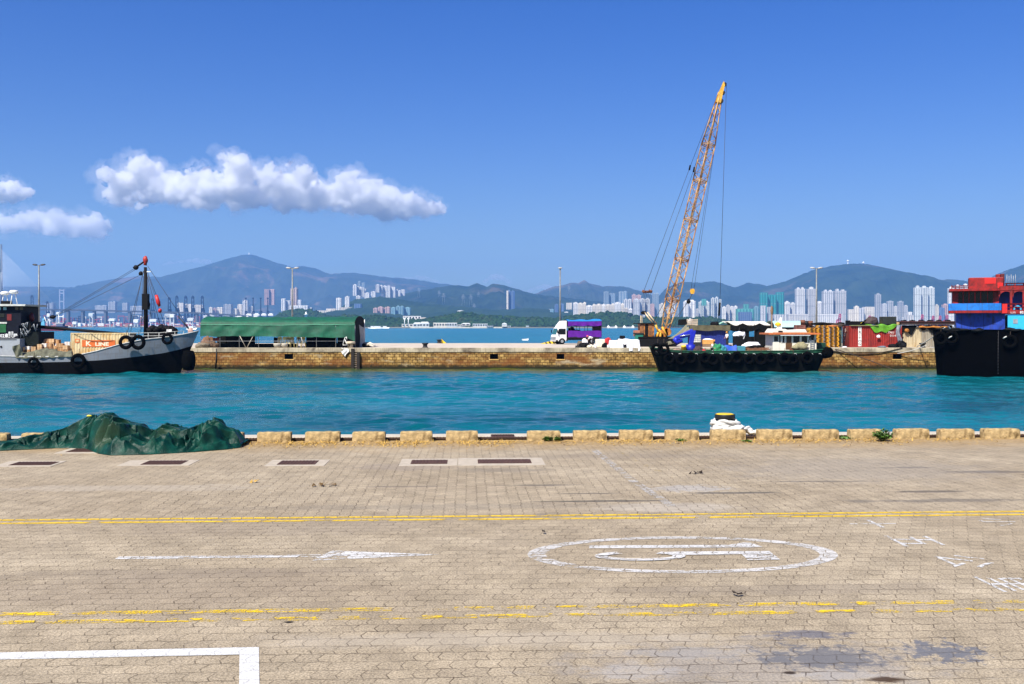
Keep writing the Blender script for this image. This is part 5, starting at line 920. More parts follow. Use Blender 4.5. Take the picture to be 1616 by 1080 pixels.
for (xa, xb) in ((4.4, 5.1), (5.9, 5.2), (11.2, 11.5)): MB().cyl((xa, -.2, 1.3), (xb, -.2, .0), .035, .035, 5).build('brace', mat('pale_timber', (.5, .45, .36), .8), t)
for (pa, pb, d, h) in ((344, 402, 6.4, 1.3), (484, 531, 5.6, 1.3), (345, 432, 1.5, .42), (452, 470, 2.0, .4), (482, 560, 1.6, .5), (533, 560, 5.0, 1.2), (433, 441, 4.2, 1.2)):  # black boxes stand for goods and for the shade around them
    D = 110.6 + d; x0, x1 = PX(pa, D), PX(pb, D); mb = MB(); n_ = max(2, int((x1 - x0) / .9)); rg = random.Random(int(pa))
    for i in range(n_): w = (x1 - x0) / n_; hh = h * rg.uniform(.86, 1.05); mb.box(i * w, -.35 + rg.uniform(-.1, .1), 0, i * w + w * .99, .35, hh)
    o = mb.build('goods_and_shade', NETB, loc=(x0, D, .02), bevel=.05); tag(o, 'black sheeted goods inside the green shelter from %s' % {344: 'its left end, at the back', 484: 'right of the chairs, at the back', 345: 'its left end, low at the front', 452: 'between the tubs and the right chairs', 482: 'right of the chairs, low at the front', 533: 'its right end, at the back', 433: 'just left of the cream chairs'}[pa], 'goods')
CHM = mat('cream_plastic', (.85, .72, .30), .5, var=.08)
ct = thing('plastic_chair', 'x', 'chair', (0, 0, 0))
MB().box(-.22, -.22, .42, .22, .22, .45).build('seat', CHM, ct, bevel=.02)
mb = MB(); mb.prism([(-.23, .45), (-.23, .95), (-.12, 1.02), (.12, 1.02), (.23, .95), (.23, .45), (.15, .45), (.13, .86), (.06, .88), (.05, .62), (-.05, .62), (-.06, .88), (-.13, .86), (-.15, .45)], -.25, -.21); mb.build('backrest', CHM, ct)
for sx in (-1, 1):
    for sy in (-1, 1): MB().cyl((sx * .2, sy * .2, .43), (sx * .22, sy * .22, 0), .025, .02, 5).build('leg', CHM, ct)
first = True
for si, (px, D, nm) in enumerate([(442.5, 111.15, 'behind the grey tubs'), (450, 111.2, 'right of the grey tubs'), (455.5, 111.15, 'second from the grey tubs'), (461.5, 111.25, 'third from the grey tubs'), (472, 111.15, 'left of the end pair'), (479, 111.2, 'right of the end pair')]):
    for j in range(3):
        lab = '%s cream chair in the stack %s under the shelter' % (('lowest', 'middle', 'topmost')[j], nm); loc = (PX(px, D), D, .02 + .09 * j)
        if first: ct.location = loc; ct['label'] = lab; ct['group'] = 'stacked cream chairs'; first = False
        else: dup(ct, loc, .06 * math.sin(si * 3), lab, 'stacked cream chairs')
for px, w, lab in ((438, .46, 'larger grey woven tub in front of the cream chairs'), (449.5, .36, 'smaller pale grey tub in front of the cream chairs')):
    o = MB().lathe([(w * .7, 0), (w * .95, .3), (w, .5), (w * .9, .5), (w * .6, .38), (.01, .36)], 16).build('tub', mat('grey_basket', (.42, .38, .30), .9, var=.3, scale=12), loc=(PX(px, 110.1), 110.1, .02)); tag(o, lab, 'tub')
NET = mat('grey_brown_net', (.20, .16, .11), .95, var=.5, scale=8, bump=.6)
heap('net_heap', 320, 110.0, 1.5, 1.0, .62, NET, 'heap of grey brown nets at the left end of the green shelter', 'nets', 3); heap('net_heap', 334, 110.6, 1.0, .8, .7, mat('brown_net', (.12, .075, .045), .95, var=.5, scale=9), 'brown bundled nets just inside the left end of the shelter', 'nets', 5)
heap('sack', 329, 112.5, 1.2, .9, 1.25, mat('brown_cloth', (.17, .09, .05), .9, var=.4), 'tall brown sack at the left end of the green shelter', 'sack', 7); o = MB().box(-.3, -.2, 0, .3, .2, .35).build('red_crate', mat('dark_red_plastic', (.22, .03, .02), .5), loc=(PX(341, 111), 111, .75), bevel=.02); tag(o, 'dark red crate on the covered goods by the left shelter post', 'crate')
t = thing('stool', 'round concrete topped stool at the right end of the green shelter', 'stool', (PX(553, 110.3), 110.3, .02)); MB().lathe([(.55, .42), (.55, .62), (.5, .68), (.01, .7)], 14).build('seat', mat('pale_plaster', (.55, .46, .32), .9, var=.2), t); MB().cyl((0, 0, 0), (0, 0, .43), .3, .3, 10).build('leg', _mc['pale_plaster'], t)
t = thing('folding_bicycle', 'white folded bicycle frame standing at the right end of the shelter', 'bicycle', (PX(539.5, 109.9), 109.9, .02)); mb = MB(); mb.tube([(.1, 0, .3), (.35, 0, 1.1), (.5, 0, 1.2), (.55, 0, .9)], .05, 6).tube([(.1, 0, .3), (.6, 0, .3), (.35, 0, .9)], .04, 6); mb.build('frame', WHITE, t)
for x in (.1, .6): MB().torus((x, 0, .26), .24, .035, 'y', 16, 6).build('wheel', RUBBER, t)
def fcl(a, b): x = PX(548 - 10 * a * (1 - .3 * b), PY0 - .2); return (x + .2 * math.sin(b * 5), PY0 - .14 - .1 * b + .05 * math.sin(a * 9), .05 - .95 * b * (1 - .55 * a) - .1 * abs(math.sin(a * 7)))
o = MB().grid(fcl, 14, 14).build('white_cloth', mat('dirty_white_cloth', (.66, .64, .60), .9, var=.2)); tag(o, 'torn white cloth hanging over the pier edge beside the ladder', 'cloth')
for v in []: pass
o = MB().tube([P(578, 545, 112.5), P(584, 542.5, 112.5) + Vector((0, 0, .05)), P(592, 546, 112.3)], [.12, .16, .1], 7).tube([P(576, 542, 113), P(590, 547, 112)], .09, 6).build('rolled_sheet', mat('dirty_cream_sheet', (.60, .55, .46), .9, var=.2)); tag(o, 'cream rolled sheets lying right of the green shelter', 'roll')
heap('black_sack', 579, 114, .9, .6, .55, BLACK, 'black rounded sack behind the cream rolled sheets', 'sack', 11)
# ---- delivery truck
WT = mat('truck_white', (.74, .74, .73), .35, var=.08, stain=(.45, .43, .40), sscale=1.5, samt=.35); PUR = mat('purple_tarpaulin', (.10, .008, .27), .55, var=.2, scale=3, bump=.3, bscale=6); BLU = mat('blue_roof_sheet', (.02, .22, .62), .5, var=.15, scale=2)
t = thing('delivery_truck', 'white cab truck with purple canvas sides and a blue roof sheet', 'truck', (PX(908, 132.5), 132.5, .01), R(196))
cabp = [(1.55, .55), (3.05, .55), (3.12, 1.05), (3.0, 1.25), (2.72, 2.12), (2.6, 2.22), (1.55, 2.22)]
MB().prism(cabp, -1.0, 1.0).build('cab', WT, t, bevel=.07)
MB().prism([(1.5, 2.2), (2.62, 2.2), (2.45, 2.5), (1.95, 3.08), (1.5, 3.12)], -.92, .92).build('roof_deflector', WT, t, bevel=.06)
WG = mat('tinted_windscreen', (.02, .10, .09), .1, var=.3)
MB().add([(3.012, -.86, 1.30), (3.012, .86, 1.30), (2.752, .80, 2.08), (2.752, -.80, 2.08)], [(0, 1, 2, 3)]).build('windscreen', WG, t)
for s_ in (1, -1):
    y = 1.006 * s_; f = [(1.72, 1.30), (2.55, 1.30), (2.85, 1.45), (2.66, 2.05), (1.72, 2.05)]
    MB().prism(f, y - .006 * s_, y + .006 * s_).build('side_window', GLASS, t); MB().box(3.1, s_ * .86 - .14, .72, 3.14, s_ * .86 + .14, .98).build('headlight', STEEL, t); MB().cyl((2.95, s_ * 1.05, 1.75), (2.95, s_ * 1.32, 1.78), .03).box(2.9, s_ * 1.24 - .09, 1.5, 2.97, s_ * 1.24 + .09, 1.9).build('mirror', BLACK, t)
MB().box(3.115, -.6, .62, 3.15, .6, .95).build('grille', STEEL, t); MB().box(3.05, -1.0, .38, 3.2, 1.0, .6).build('bumper', mat('grey_bumper', (.5, .5, .5), .5), t); MB().box(-3.2, -.5, .55, 1.6, .5, .8).box(1.4, -.95, .4, 2.0, .95, .62).build('chassis', DARK, t)
MB().box(-3.3, -1.05, .82, 1.42, 1.05, .98).build('load_floor', DARK, t)
def side(y): 
    MB().grid(lambda a, b: (-3.3 + 4.7 * a, y + .03 * math.sin(a * 22) * (1 - b) * (1 if y > 0 else -1), .92 + .86 * b + .03 * math.sin(a * 9)), 40, 5).build('lower_curtain', PUR, t); MB().grid(lambda a, b: (-3.3 + 4.72 * a, y * 1.01 + .05 * math.sin(a * 26 + 1) * (1 - b) * (1 if y > 0 else -1), 2.5 + .55 * b - .12 * (1 - b) * abs(math.sin(a * 8))), 40, 5).build('upper_curtain', PUR, t)
side(1.06); side(-1.06)
MB().grid(lambda a, b: (-3.35 + 4.75 * a, -1.1 + 2.2 * b, 3.02 + .22 * math.sin(math.pi * b) + .05 * math.sin(a * 14) * math.sin(math.pi * b) + .1 * (1 - a) ** 3), 30, 14).build('roof_sheet', BLU, t)
MB().grid(lambda a, b: (-3.34, -1.06 + 2.12 * a, .95 + 2.1 * b), 6, 6).build('rear_curtain', PUR, t); MB().add([(-3.28, 1.0, 1.75), (-2.0, 1.0, 1.75), (-2.0, 1.0, 2.55), (-3.28, 1.0, 2.55)], [(0, 1, 2, 3)]).build('side_panel', NETB, t)
for i in range(5):
    for s_ in (-1, 1): MB().cyl((-3.25 + i * 1.15, s_ * 1.0, .95), (-3.25 + i * 1.15, s_ * 1.0, 3.05), .035, .035, 5).build('canopy_post', DARK, t)
heapm = MB().blob((.5, 0, 1.9), (.45, .5, .35), 3, .4).blob((-.4, -.4, 1.72), (.5, .4, .2), 5, .4); heapm.build('load', NETB, t)
for x in (2.2, -2.0):
    for s_ in (1, -1):
        w = MB().cyl((x, s_ * .80, .40), (x, s_ * 1.0, .40), .40, .40, 20).build('wheel', RUBBER, t); MB().cyl((x, s_ * .98, .40), (x, s_ * 1.01, .40), .22, .2, 14).build('rim', STEEL, w)
mb = MB(); mb.prism([(2.2 + .55 * math.cos(a), .42 + .5 * math.sin(a)) for a in [math.pi * i / 10 for i in range(11)]] + [(2.2 - .47 * math.cos(math.pi * i / 10) * -1 * -1, .42 + .43 * math.sin(math.pi * i / 10)) for i in range(11)], .86, 1.02); mb.build('wheel_arch', WT, t)
# ---- people
def person(label, loc, rotz, J, shirt, trousers, hat=None, hair=(.01, .008, .006), sc=1.0):
    t = thing('person', label, 'person', loc, rotz); t.scale = (sc,) * 3
    def skin(name, verts, edges, m, sub=1, root=0):
        me = bpy.data.meshes.new(name); me.from_pydata([v[0] for v in verts], edges, []); me.materials.append(m); o = bpy.data.objects.new(name, me); COL.objects.link(o); o.parent = t
        o.modifiers.new('Skin', 'SKIN'); 
        if not me.skin_vertices: me.attributes  # skin data is made by the modifier
        b = bmesh.new(); b.from_mesh(me); L = b.verts.layers.skin.verify(); b.verts.ensure_lookup_table()
        for i, v in enumerate(verts): b.verts[i][L].radius = (v[1], v[1]); b.verts[i][L].use_root = (i == root)
        b.to_mesh(me); b.free(); s_ = o.modifiers.new('Subdivision', 'SUBSURF'); s_.levels = s_.render_levels = sub; return o
    V = [(J['pelvis'], .11), (J['chest'], .125), (J['neck'], .055), (J['head'], .095), (J['top'], .08)]; E = [(0, 1), (1, 2), (2, 3), (3, 4)]
    for s_ in 'lr':
        n0 = len(V); sh, el, ha = J['sh' + s_], J['el' + s_], J['ha' + s_]; V += [(sh, .055), (el, .04), (ha, .032)]; E += [(1, n0), (n0, n0 + 1), (n0 + 1, n0 + 2)]
        d = (Vector(ha) - Vector(el)).normalized(); sd = d.orthogonal().normalized(); up = d.cross(sd)
        for k in range(5):
            a = Vector(ha) + d * .05 + sd * (.02 * (k - 2)); b_ = a + d * (.05 if k else .02) + up * .02 + (sd * -.03 if not k else Vector()); V.append((tuple(b_), .009)); E.append((n0 + 2, len(V) - 1))
        n0 = len(V); V += [(J['hip' + s_], .085), (J['kn' + s_], .06), (J['an' + s_], .04), (J['to' + s_], .035)]; E += [(0, n0), (n0, n0 + 1), (n0 + 1, n0 + 2), (n0 + 2, n0 + 3)]
    skin('body', V, E, SKIN)
    S = [(J['pelvis'], .135), (J['chest'], .155), (tuple(Vector(J['chest']).lerp(Vector(J['neck']), .5)), .09)]; E = [(0, 1), (1, 2)]
    for s_ in 'lr': n0 = len(S); S += [(J['sh' + s_], .08), (tuple(Vector(J['sh' + s_]).lerp(Vector(J['el' + s_]), .8)), .062)]; E += [(1, n0), (n0, n0 + 1)]
    skin('shirt', S, E, shirt); S = [(J['pelvis'], .13)]; E = []
    for s_ in 'lr': n0 = len(S); S += [(J['hip' + s_], .10), (J['kn' + s_], .075), (J['an' + s_], .058)]; E += [(0, n0), (n0, n0 + 1), (n0 + 1, n0 + 2)]
    skin('trousers', S, E, trousers)
    hd, tp = Vector(J['head']), Vector(J['top']); up = (tp - hd).normalized(); q = up.to_track_quat('Z', 'X').to_matrix().to_4x4()
    M_ = MB(); M_.T = Matrix.Translation(hd + up * .03) @ q; M_.blob((0, 0, .02), (.108, .10, .10), 1, .1, 2, 2, flat=-.02); M_.build('hair', mat('black_hair', hair, .7), t)
    if hat: M_ = MB(); M_.T = Matrix.Translation(hd + up * .06) @ q; M_.blob((0, 0, .0), (.125, .115, .10), 1, .02, 1, 2, flat=-.01).cyl((0, 0, -.012), (0, 0, 0), .16, .14, 14); M_.build('hat', hat, t)
    return t
STAND = dict(pelvis=(0, 0, .95), chest=(.02, 0, 1.30), neck=(.03, 0, 1.48), head=(.05, 0, 1.60), top=(.05, 0, 1.72), shl=(.02, .19, 1.42), shr=(.02, -.19, 1.42), ell=(.06, .26, 1.14), elr=(.06, -.26, 1.14), hal=(.22, .22, .98), har=(.22, -.22, .98), hipl=(0, .1, .92), hipr=(0, -.1, .92), knl=(.04, .11, .5), knr=(.03, -.11, .5), anl=(0, .12, .08), anr=(-.02, -.12, .08), tol=(.14, .12, .04), tor=(.12, -.12, .04))
BEND = dict(pelvis=(0, 0, .90), chest=(.34, 0, 1.08), neck=(.47, 0, 1.12), head=(.58, 0, 1.15), top=(.68, 0, 1.19), shl=(.40, .19, 1.05), shr=(.40, -.19, 1.05), ell=(.55, .22, .78), elr=(.58, -.22, .80), hal=(.75, .15, .60), har=(.80, -.15, .62), hipl=(0, .1, .87), hipr=(0, -.1, .87), knl=(.10, .11, .48), knr=(.06, -.11, .48), anl=(0, .12, .08), anr=(-.06, -.12, .08), tol=(.14, .12, .04), tor=(.1, -.12, .04))
CROUCH = dict(pelvis=(0, 0, .48), chest=(.18, 0, .80), neck=(.26, 0, .95), head=(.31, 0, 1.06), top=(.33, 0, 1.17), shl=(.2, .19, .90), shr=(.2, -.19, .90), ell=(.34, .26, .66), elr=(.34, -.26, .66), hal=(.52, .14, .52), har=(.52, -.14, .52), hipl=(.02, .1, .46), hipr=(.02, -.1, .46), knl=(.38, .16, .52), knr=(.38, -.16, .52), anl=(.16, .14, .08), anr=(.16, -.14, .08), tol=(.30, .14, .04), tor=(.30, -.14, .04))
CW = mat('white_shirt', (.80, .79, .77), .8, var=.06); CD = mat('dark_trousers', (.015, .016, .02), .8)
person('person in white shirt and pink cap bending over sacks beside the truck', (PX(936, 114.5), 114.5, .02), R(183), BEND, CW, CD, mat('pink_cap', (.70, .12, .16), .7), sc=1.05)
person('person in white shirt and orange helmet standing by the blue container', (PX(1147.5, 116), 116, .02), R(200), STAND, CW, CD, mat('orange_helmet', (.85, .40, .06), .4))
# ---- sacks and sheets along the near edge
WS_ = mat('white_sheet', (.80, .80, .82), .75, var=.06, scale=2, bump=.3, bscale=5); WK = mat('cream_sacking', (.72, .66, .50), .85, var=.15)
heap('black_sack', 921, 111.0, 1.25, .8, .55, BLACK, 'pile of black sacks in front of the bending person', 'sacks', 21); heap('black_sack', 911, 110.4, .55, .5, .26, DARK, 'small dark bundle at the left end of the sack pile', 'bundle', 22); heap('dark_bin_bag', 917.5, 112.2, .7, .6, .75, mat('brown_grey_bag', (.10, .08, .06), .8), 'tall brown bag behind the black sack pile', 'bag', 23)
heap('white_sack', 923, 112.0, .75, .55, .98, CW, 'white sack held open by the bending person', 'sack', 24, n_=1); heap('cream_sack', 933, 110.2, .62, .5, .34, WK, 'small cream sack at the feet of the bending person', 'sack', 25); heap('white_bag', 938.5, 110.3, .34, .3, .38, WS_, 'small white bag just right of the cream sack', 'bag', 26)
o = MB().box(-.52, -.5, 0, .52, .5, .92).build('wrapped_crate', WK, loc=(PX(947, 112.2), 112.2, .02), bevel=.09); tag(o, 'cream wrapped crate left of the red cloth', 'crate'); heap('red_cloth', 960.5, 114.0, .95, .7, 1.0, mat('red_cloth', (.42, .02, .025), .8, var=.3), 'red cloth bundle between the cream crate and white sheets', 'cloth', 27)
heap('black_bag', 954.5, 110.5, .52, .45, .56, BLACK, 'black bag in front of the red cloth', 'bag', 28, n_=2); heap('white_bag', 960, 110.5, .30, .3, .34, CW, 'white bag between the black bag and the grey sheet', 'bag', 29)
def sheet(px0, px1, D, h, lab, seed, m, over=0.0, d=1.3):
    x0, x1 = PX(px0, D), PX(px1, D); w = x1 - x0
    def f(a, b):
        x = w * a; k = min(1, b / .45); y = -d / 2 + (b - .45) / .55 * d if b > .45 else -d / 2 - .1 * (1 - k); z = h * k * (1 + .10 * mnoise.noise(Vector((x * 1.8, seed, b)))) - over * (1 - k)
        q = .10 * math.sin(x * 6.5 + seed) * (1 - k) + .06 * mnoise.noise(Vector((x * 3, b * 4, seed))); e = min(a, 1 - a) / .06
        if e < 1: z *= .25 + .75 * e
        return (x, y + q, max(z, -over) + .06 * mnoise.noise(Vector((x * 2.5, b * 3, seed + 4))) * k)
    o = MB().grid(f, 46, 20).build('draped_sheet', m, loc=(x0, D, .03)); return tag(o, lab, 'sheet')
sheet(961, 983, 110.4, .80, 'white sheet draped over goods right of the red cloth', 2, mat('grey_white_sheet', (.66, .70, .76), .8, var=.12)); sheet(975, 996, 111.6, .92, 'white sheet draped over the higher middle goods', 5, WS_); sheet(988, 1009, 110.0, .86, 'long white sheet hanging over the pier edge beside the barge bow', 8, WS_, .34)
heap('dark_case', 981.5, 109.9, .62, .4, .44, mat('blue_black_cloth', (.03, .035, .05), .8), 'blue black bag in front of the white sheets', 'bag', 31, n_=2); o = MB().box(-.26, -.2, 0, .26, .2, .36).build('black_case', BLACK, loc=(PX(989, 109.8), 109.8, .02), bevel=.03); tag(o, 'black case at the foot of the long white sheet', 'case')
o = MB().box(-.28, -.25, 0, .28, .25, .42).build('black_case', BLACK, loc=(PX(982, 113.5), 113.5, .9), bevel=.03); tag(o, 'black case standing on top of the white sheets', 'case'); o = MB().box(-.5, -.6, 0, .5, .6, .95).build('sheeted_pallet', CD, loc=(PX(981.5, 113.5), 113.5, .02), bevel=.03); tag(o, 'dark pallet load behind the white sheets', 'pallet load')
# ---- crawler crane
CO = mat('rusty_orange_paint', (.46, .17, .025), .6, var=.45, scale=2.5, stain=(.10, .035, .015), sscale=2.2, samt=.5); CT_ = mat('boom_tan_paint', (.52, .31, .12), .6, var=.35, scale=1.5, stain=(.22, .08, .025), sscale=1.2, samt=.5); CY_ = mat('crane_yellow', (.62, .33, .03), .55, var=.35, stain=(.2, .08, .02), samt=.35); CRM = mat('cream_paint', (.66, .52, .32), .6, var=.2, stain=(.25, .12, .05), samt=.35)
CB = Vector((PX(1036, 117.5), 117.5, .02)); t = thing('crawler_crane', 'rusty orange crawler crane with a tall tan lattice boom', 'crane', CB)
def lc(px, py, D=117.5): return P(px, py, D) - CB
for s_ in (-1, 1):
    y = s_ * 1.35; mb = MB(); mb.prism([(-2.6, .35), (-2.2, .02), (2.0, .02), (2.4, .35), (2.4, .62), (2.0, .92), (-2.2, .92), (-2.6, .62)], y - .35, y + .35); mb.build('crawler_track', BLACK, t, bevel=.04)
MB().box(-2.1, -1.0, .55, 2.2, 1.0, 1.0).box(-2.3, -1.25, .98, 1.9, 1.25, 1.15).build('turntable', BLACK, t)
x0, x1 = lc(1008, 0).x, lc(1031, 0).x
h = MB(); h.box(x0 + .05, -.8, 1.16, x1, 1.2, 2.66); hs_ = h.build('house', CO, t, bevel=.04)
for a, b_ in ((.05, .28), (.62, .86)): MB().box(x0 + (x1 - x0) * a, -.825, 1.3, x0 + (x1 - x0) * b_, -.79, 2.5).build('door', mat('brown_rust_panel', (.20, .085, .03), .7, var=.5, scale=4), hs_)
MB().box(x0 + (x1 - x0) * .36, -.83, 1.2, x0 + (x1 - x0) * .58, -.78, 2.6).build('door', BLACK, hs_)
MB().box(x0 - .5, -1.0, 2.66, x1 + .15, 1.3, 2.76).build('roof', BLACK, t); MB().box(x0 - .55, -.7, 1.2, x0 + .05, .8, 1.9).build('counterweight', mat('faded_red_weight', (.38, .15, .09), .7, var=.3), t)
mb = MB()
for (a, b_) in (((1033, 513), (1037, 524)), ((1037, 524), (1035, 533)), ((1037, 520), (1043, 528)), ((1043, 516), (1050, 530)), ((1041, 524), (1040, 537))): mb.cyl(lc(*a) + Vector((0, -.9, 0)), lc(*b_) + Vector((0, -.9, 0)), .13, .13, 6)
mb.build('winch_frame', CY_, t); mb = MB()
for (px, py, r) in ((1040, 531, .42), (1046, 527, .5), (1052, 524, .45), (1048, 520, .3)): mb.cyl(lc(px, py) + Vector((0, -.85, 0)), lc(px, py) + Vector((0, .6, 0)), r, r, 14)
mb.build('winch_drum', CO, t); MB().box(lc(1036, 0).x, -.9, .95, lc(1056, 0).x, .9, 1.15).build('boom_seat', CY_, t)
for dx in (0, .42):
    MB().cyl(lc(1031, 512) + Vector((dx, -.3 + dx, 0)), lc(1016, 493) + Vector((dx, -.3 + dx, 0)), .09, .08, 6).build('gantry_leg', CRM, t); MB().cyl(lc(1014 + dx * 8, 494) + Vector((0, -.5 + dx, 0)), lc(1014 + dx * 8, 494) + Vector((0, -.1 + dx, 0)), .22, .22, 10).build('sheave', BLACK, t)
MB().cyl(lc(1011, 498), lc(1010, 537), .03).cyl(lc(1013, 497), lc(1013.5, 537), .03).build('backstay', CRM, t)
# boom
FT, TP = lc(1047, 533, 117.5), lc(1137, 146, 121.5); ax = (TP - FT); BL = ax.length; ax.normalize(); bx = Vector((1, 0, 0)); bx = (bx - ax * bx.dot(ax)).normalized(); by = ax.cross(bx); th = R(33); ex = bx * math.cos(th) + by * math.sin(th); ey = -bx * math.sin(th) + by * math.cos(th)
def bw_(s): 
    if s < .15: return .22 + (.58 - .22) * s / .15
    if s > .78: return .58 + (.16 - .58) * (s - .78) / .22
    return .58
def bp(s, i, j): return FT + ax * (BL * s) + ex * (bw_(s) * i) + ey * (bw_(s) * j)
CN = [(-1, -1), (1, -1), (1, 1), (-1, 1)]; cuts = [0, .15, .31, .47, .63, .78, 1.0]
for q in range(6):
    mb = MB(); a, b_ = cuts[q], cuts[q + 1]; n_ = (7, 6, 6, 6, 6, 8)[q]
    for c in CN: mb.cyl(bp(a, *c), bp(b_, *c), .074, .074, 6)
    for k in range(n_):
        s0, s1 = a + (b_ - a) * k / n_, a + (b_ - a) * (k + 1) / n_
        for w in range(4): c, d = CN[w], CN[(w + 1) % 4]; (mb.cyl(bp(s0, *c), bp(s1, *d), .036, .036, 4) if (k + w) % 2 == 0 else mb.cyl(bp(s0, *d), bp(s1, *c), .036, .036, 4))
    for s_ in (a + .003, b_ - .003):
        for w in range(4): mb.cyl(bp(s_, *CN[w]), bp(s_, *CN[(w + 1) % 4]), .055, .055, 5)
        mb.cyl(bp(s_, -1, -1), bp(s_, 1, 1), .03, .03, 4)
    mb.build('boom_section', CT_, t)
mb = MB(); hp = lambda s, u, v=0: FT + ax * (BL * s) + bx * u + by * v
mb.add([hp(.955, -.28, -.3), hp(.955, .30, -.3), hp(1.03, .28, -.3), hp(1.045, .05, -.3), hp(.99, -.26, -.3), hp(.955, -.28, .3), hp(.955, .30, .3), hp(1.03, .28, .3), hp(1.045, .05, .3), hp(.99, -.26, .3)], [(4, 3, 2, 1, 0), (5, 6, 7, 8, 9)] + [(i, (i + 1) % 5, 5 + (i + 1) % 5, 5 + i) for i in range(5)]); mb.build('boom_head', CY_, t)
for s_, u in ((1.035, .28), (1.0, .33), (.965, .36)): MB().cyl(hp(s_, u, -.2), hp(s_, u, .2), .22, .22, 14).build('head_sheave', DARK, t)
SPR = lc(1021, 461, 118); spa, spb = SPR + Vector((-.45, -.3, 0)), SPR + Vector((.50, .3, .04)); MB().cyl(spa, spb, .15, .15, 8).cyl(spa + Vector((0, 0, -.1)), spa + Vector((.1, 0, .18)), .24, .24, 10).cyl(spb + Vector((-.1, 0, -.1)), spb + Vector((0, 0, .18)), .24, .24, 10).build('pendant_spreader', RUST, t)
def wire(a, b_, nm, r=.028, m=WIRE): MB().cyl(a, b_, r, r, 4).build(nm, m, t)
h1, h2 = hp(.985, -.3, -.25), hp(.985, -.2, .25); m1, m2 = lc(1088.5, 265, 120), lc(1095, 268, 120)
for a, m_, s_ in ((h1, m1, spa), (h2, m2, spb)): wire(a, m_, 'pendant_rope', .032); wire(m_, s_, 'pendant_rope', .032); MB().cyl(m_ + Vector((.06, 0, .3)), m_ - Vector((.06, 0, .3)), .10, .10, 6).build('pendant_link', BLACK, t)
for i in range(5): wire(spa.lerp(spb, i / 4), lc(1013 + i * 1.4, 494, 117.5), 'luffing_rope', .02)
tip = hp(1.035, .5, 0); LW = lc(1136, 478, 121.5); wire(tip, LW, 'hoist_rope', .03); wire(LW, lc(1132, 512, 121.5), 'hoist_rope', .03); MB().cyl(LW, LW - Vector((.12, 0, 1.6)), .13, .10, 8).build('hook_weight', BLACK, t)
HB = lc(1092.5, 460, 118); MB().cyl(HB + Vector((0, -.12, 0)), HB + Vector((0, .12, 0)), .28, .28, 14).box(HB.x - .2, HB.y - .15, HB.z - .3, HB.x + .2, HB.y + .15, HB.z + .3).build('hook_block', CY_, t)
for dx in (-.15, .2): wire(hp(.965, .4, dx), HB + Vector((dx, 0, .25)), 'hoist_rope', .024)
q = lc(1086.5, 476, 118); wire(HB - Vector((0, 0, .25)), q, 'tag_rope', .05); wire(q, lc(1055, 517, 117.5), 'tag_rope', .03); wire(q + Vector((-.1, 0, .05)), lc(1062, 517, 117.5), 'tag_rope', .03); MB().blob(tuple(q), (.25, .2, .28), 2, .3).build('shackle', BLACK, t)
wire(bp(.22, -1, -1), lc(1030, 511), 'boom_rope', .04); wire(bp(.95, -1, 1), lc(1040, 520), 'boom_rope', .025); wire(bp(.95, 1, 1), lc(1056, 517), 'boom_rope', .025)
t2 = thing('green_bin', 'small green open bin left of the crane house', 'bin', (PX(1006, 117), 117, .02)); GB = mat('bin_green', (.02, .20, .14), .5, var=.2); MB().box(-.3, -.5, .85, .6, .5, 1.45).build('bin_body', GB, t2); MB().box(-.45, -.6, 1.45, .7, .6, 1.6).build('rim', DARK, t2); MB().box(-.2, -.4, 0, .5, .4, .85).build('stand', BLACK, t2)
# ---- blue container under an olive tarpaulin
def container(x0, D, w, h, d, m, name, label, corr=.28, doors=None, z=.02, frame=None):
    t = thing(name, label, 'container', (x0, D, z)); mb = MB(); n_ = int(w / corr); pts = []
    for i in range(n_): a = .08 + (w - .16) * i / n_; s_ = (w - .16) / n_; pts += [(a, .05), (a + s_ * .3, .05), (a + s_ * .5, .01), (a + s_ * .8, .01)]
    pts += [(w - .08, .05), (w - .08, d - .05), (.08, d - .05)]; mb.prism(pts, .12, h - .1, 'z'); mb.build('wall', m, t)
    f = MB(); 
    for x in (0, w - .1):
        for y in (0, d - .1): f.box(x, y, .0, x + .1, y + .1, h)
    for zz in (0, h - .12):
        f.box(.1, 0, zz, w - .1, .06, zz + .12); f.box(.1, d - .06, zz, w - .1, d, zz + .12); f.box(0, .1, zz, .06, d - .1, zz + .12); f.box(w - .06, .1, zz, w, d - .1, zz + .12)
    f.build('frame', frame or m, t); MB().box(.05, .05, h - .06, w - .05, d - .05, h - .02).build('roof', m, t); return t
BC_ = mat('blue_container_paint', (.015, .03, .20), .55, var=.3, stain=(.03, .03, .06), samt=.3); OL = mat('olive_tarpaulin', (.085, .075, .04), .8, var=.25, bump=.4, bscale=3, scale=2)
D = 117; x0 = PX(1091, D); w = PX(1148, D) - x0; t = container(x0, D, w, 2.35, 2.4, BC_, 'shipping_container', 'blue corrugated container under an olive tarpaulin roof', .2)
def fol(a, b): x = -.25 + (w + .5) * a; y = -.32 + 3.0 * b; z = 2.42 + .02 * math.sin(x * 3); return (x, y, z) if b > .05 else (x, -.34, 1.95 + .06 * math.sin(x * 2) + .05 * mnoise.noise(Vector((x * 3, 0, 0))))
mb = MB(); mb.grid(lambda a, b: (-.25 + (w + .5) * a, -.30 - .08 * (1 - b) + .03 * math.sin(a * 30), 1.86 + .62 * b + .05 * math.sin(a * 11) * (1 - b)), 40, 6); mb.grid(lambda a, b: (-.25 + (w + .5) * a, -.30 + 3.0 * b, 2.48 + .03 * math.sin(a * 20 + b * 4)), 40, 8); o = mb.build('olive_tarpaulin', OL, loc=(x0, D, .02)); tag(o, 'olive tarpaulin with a hanging front edge on the blue container', 'tarpaulin')
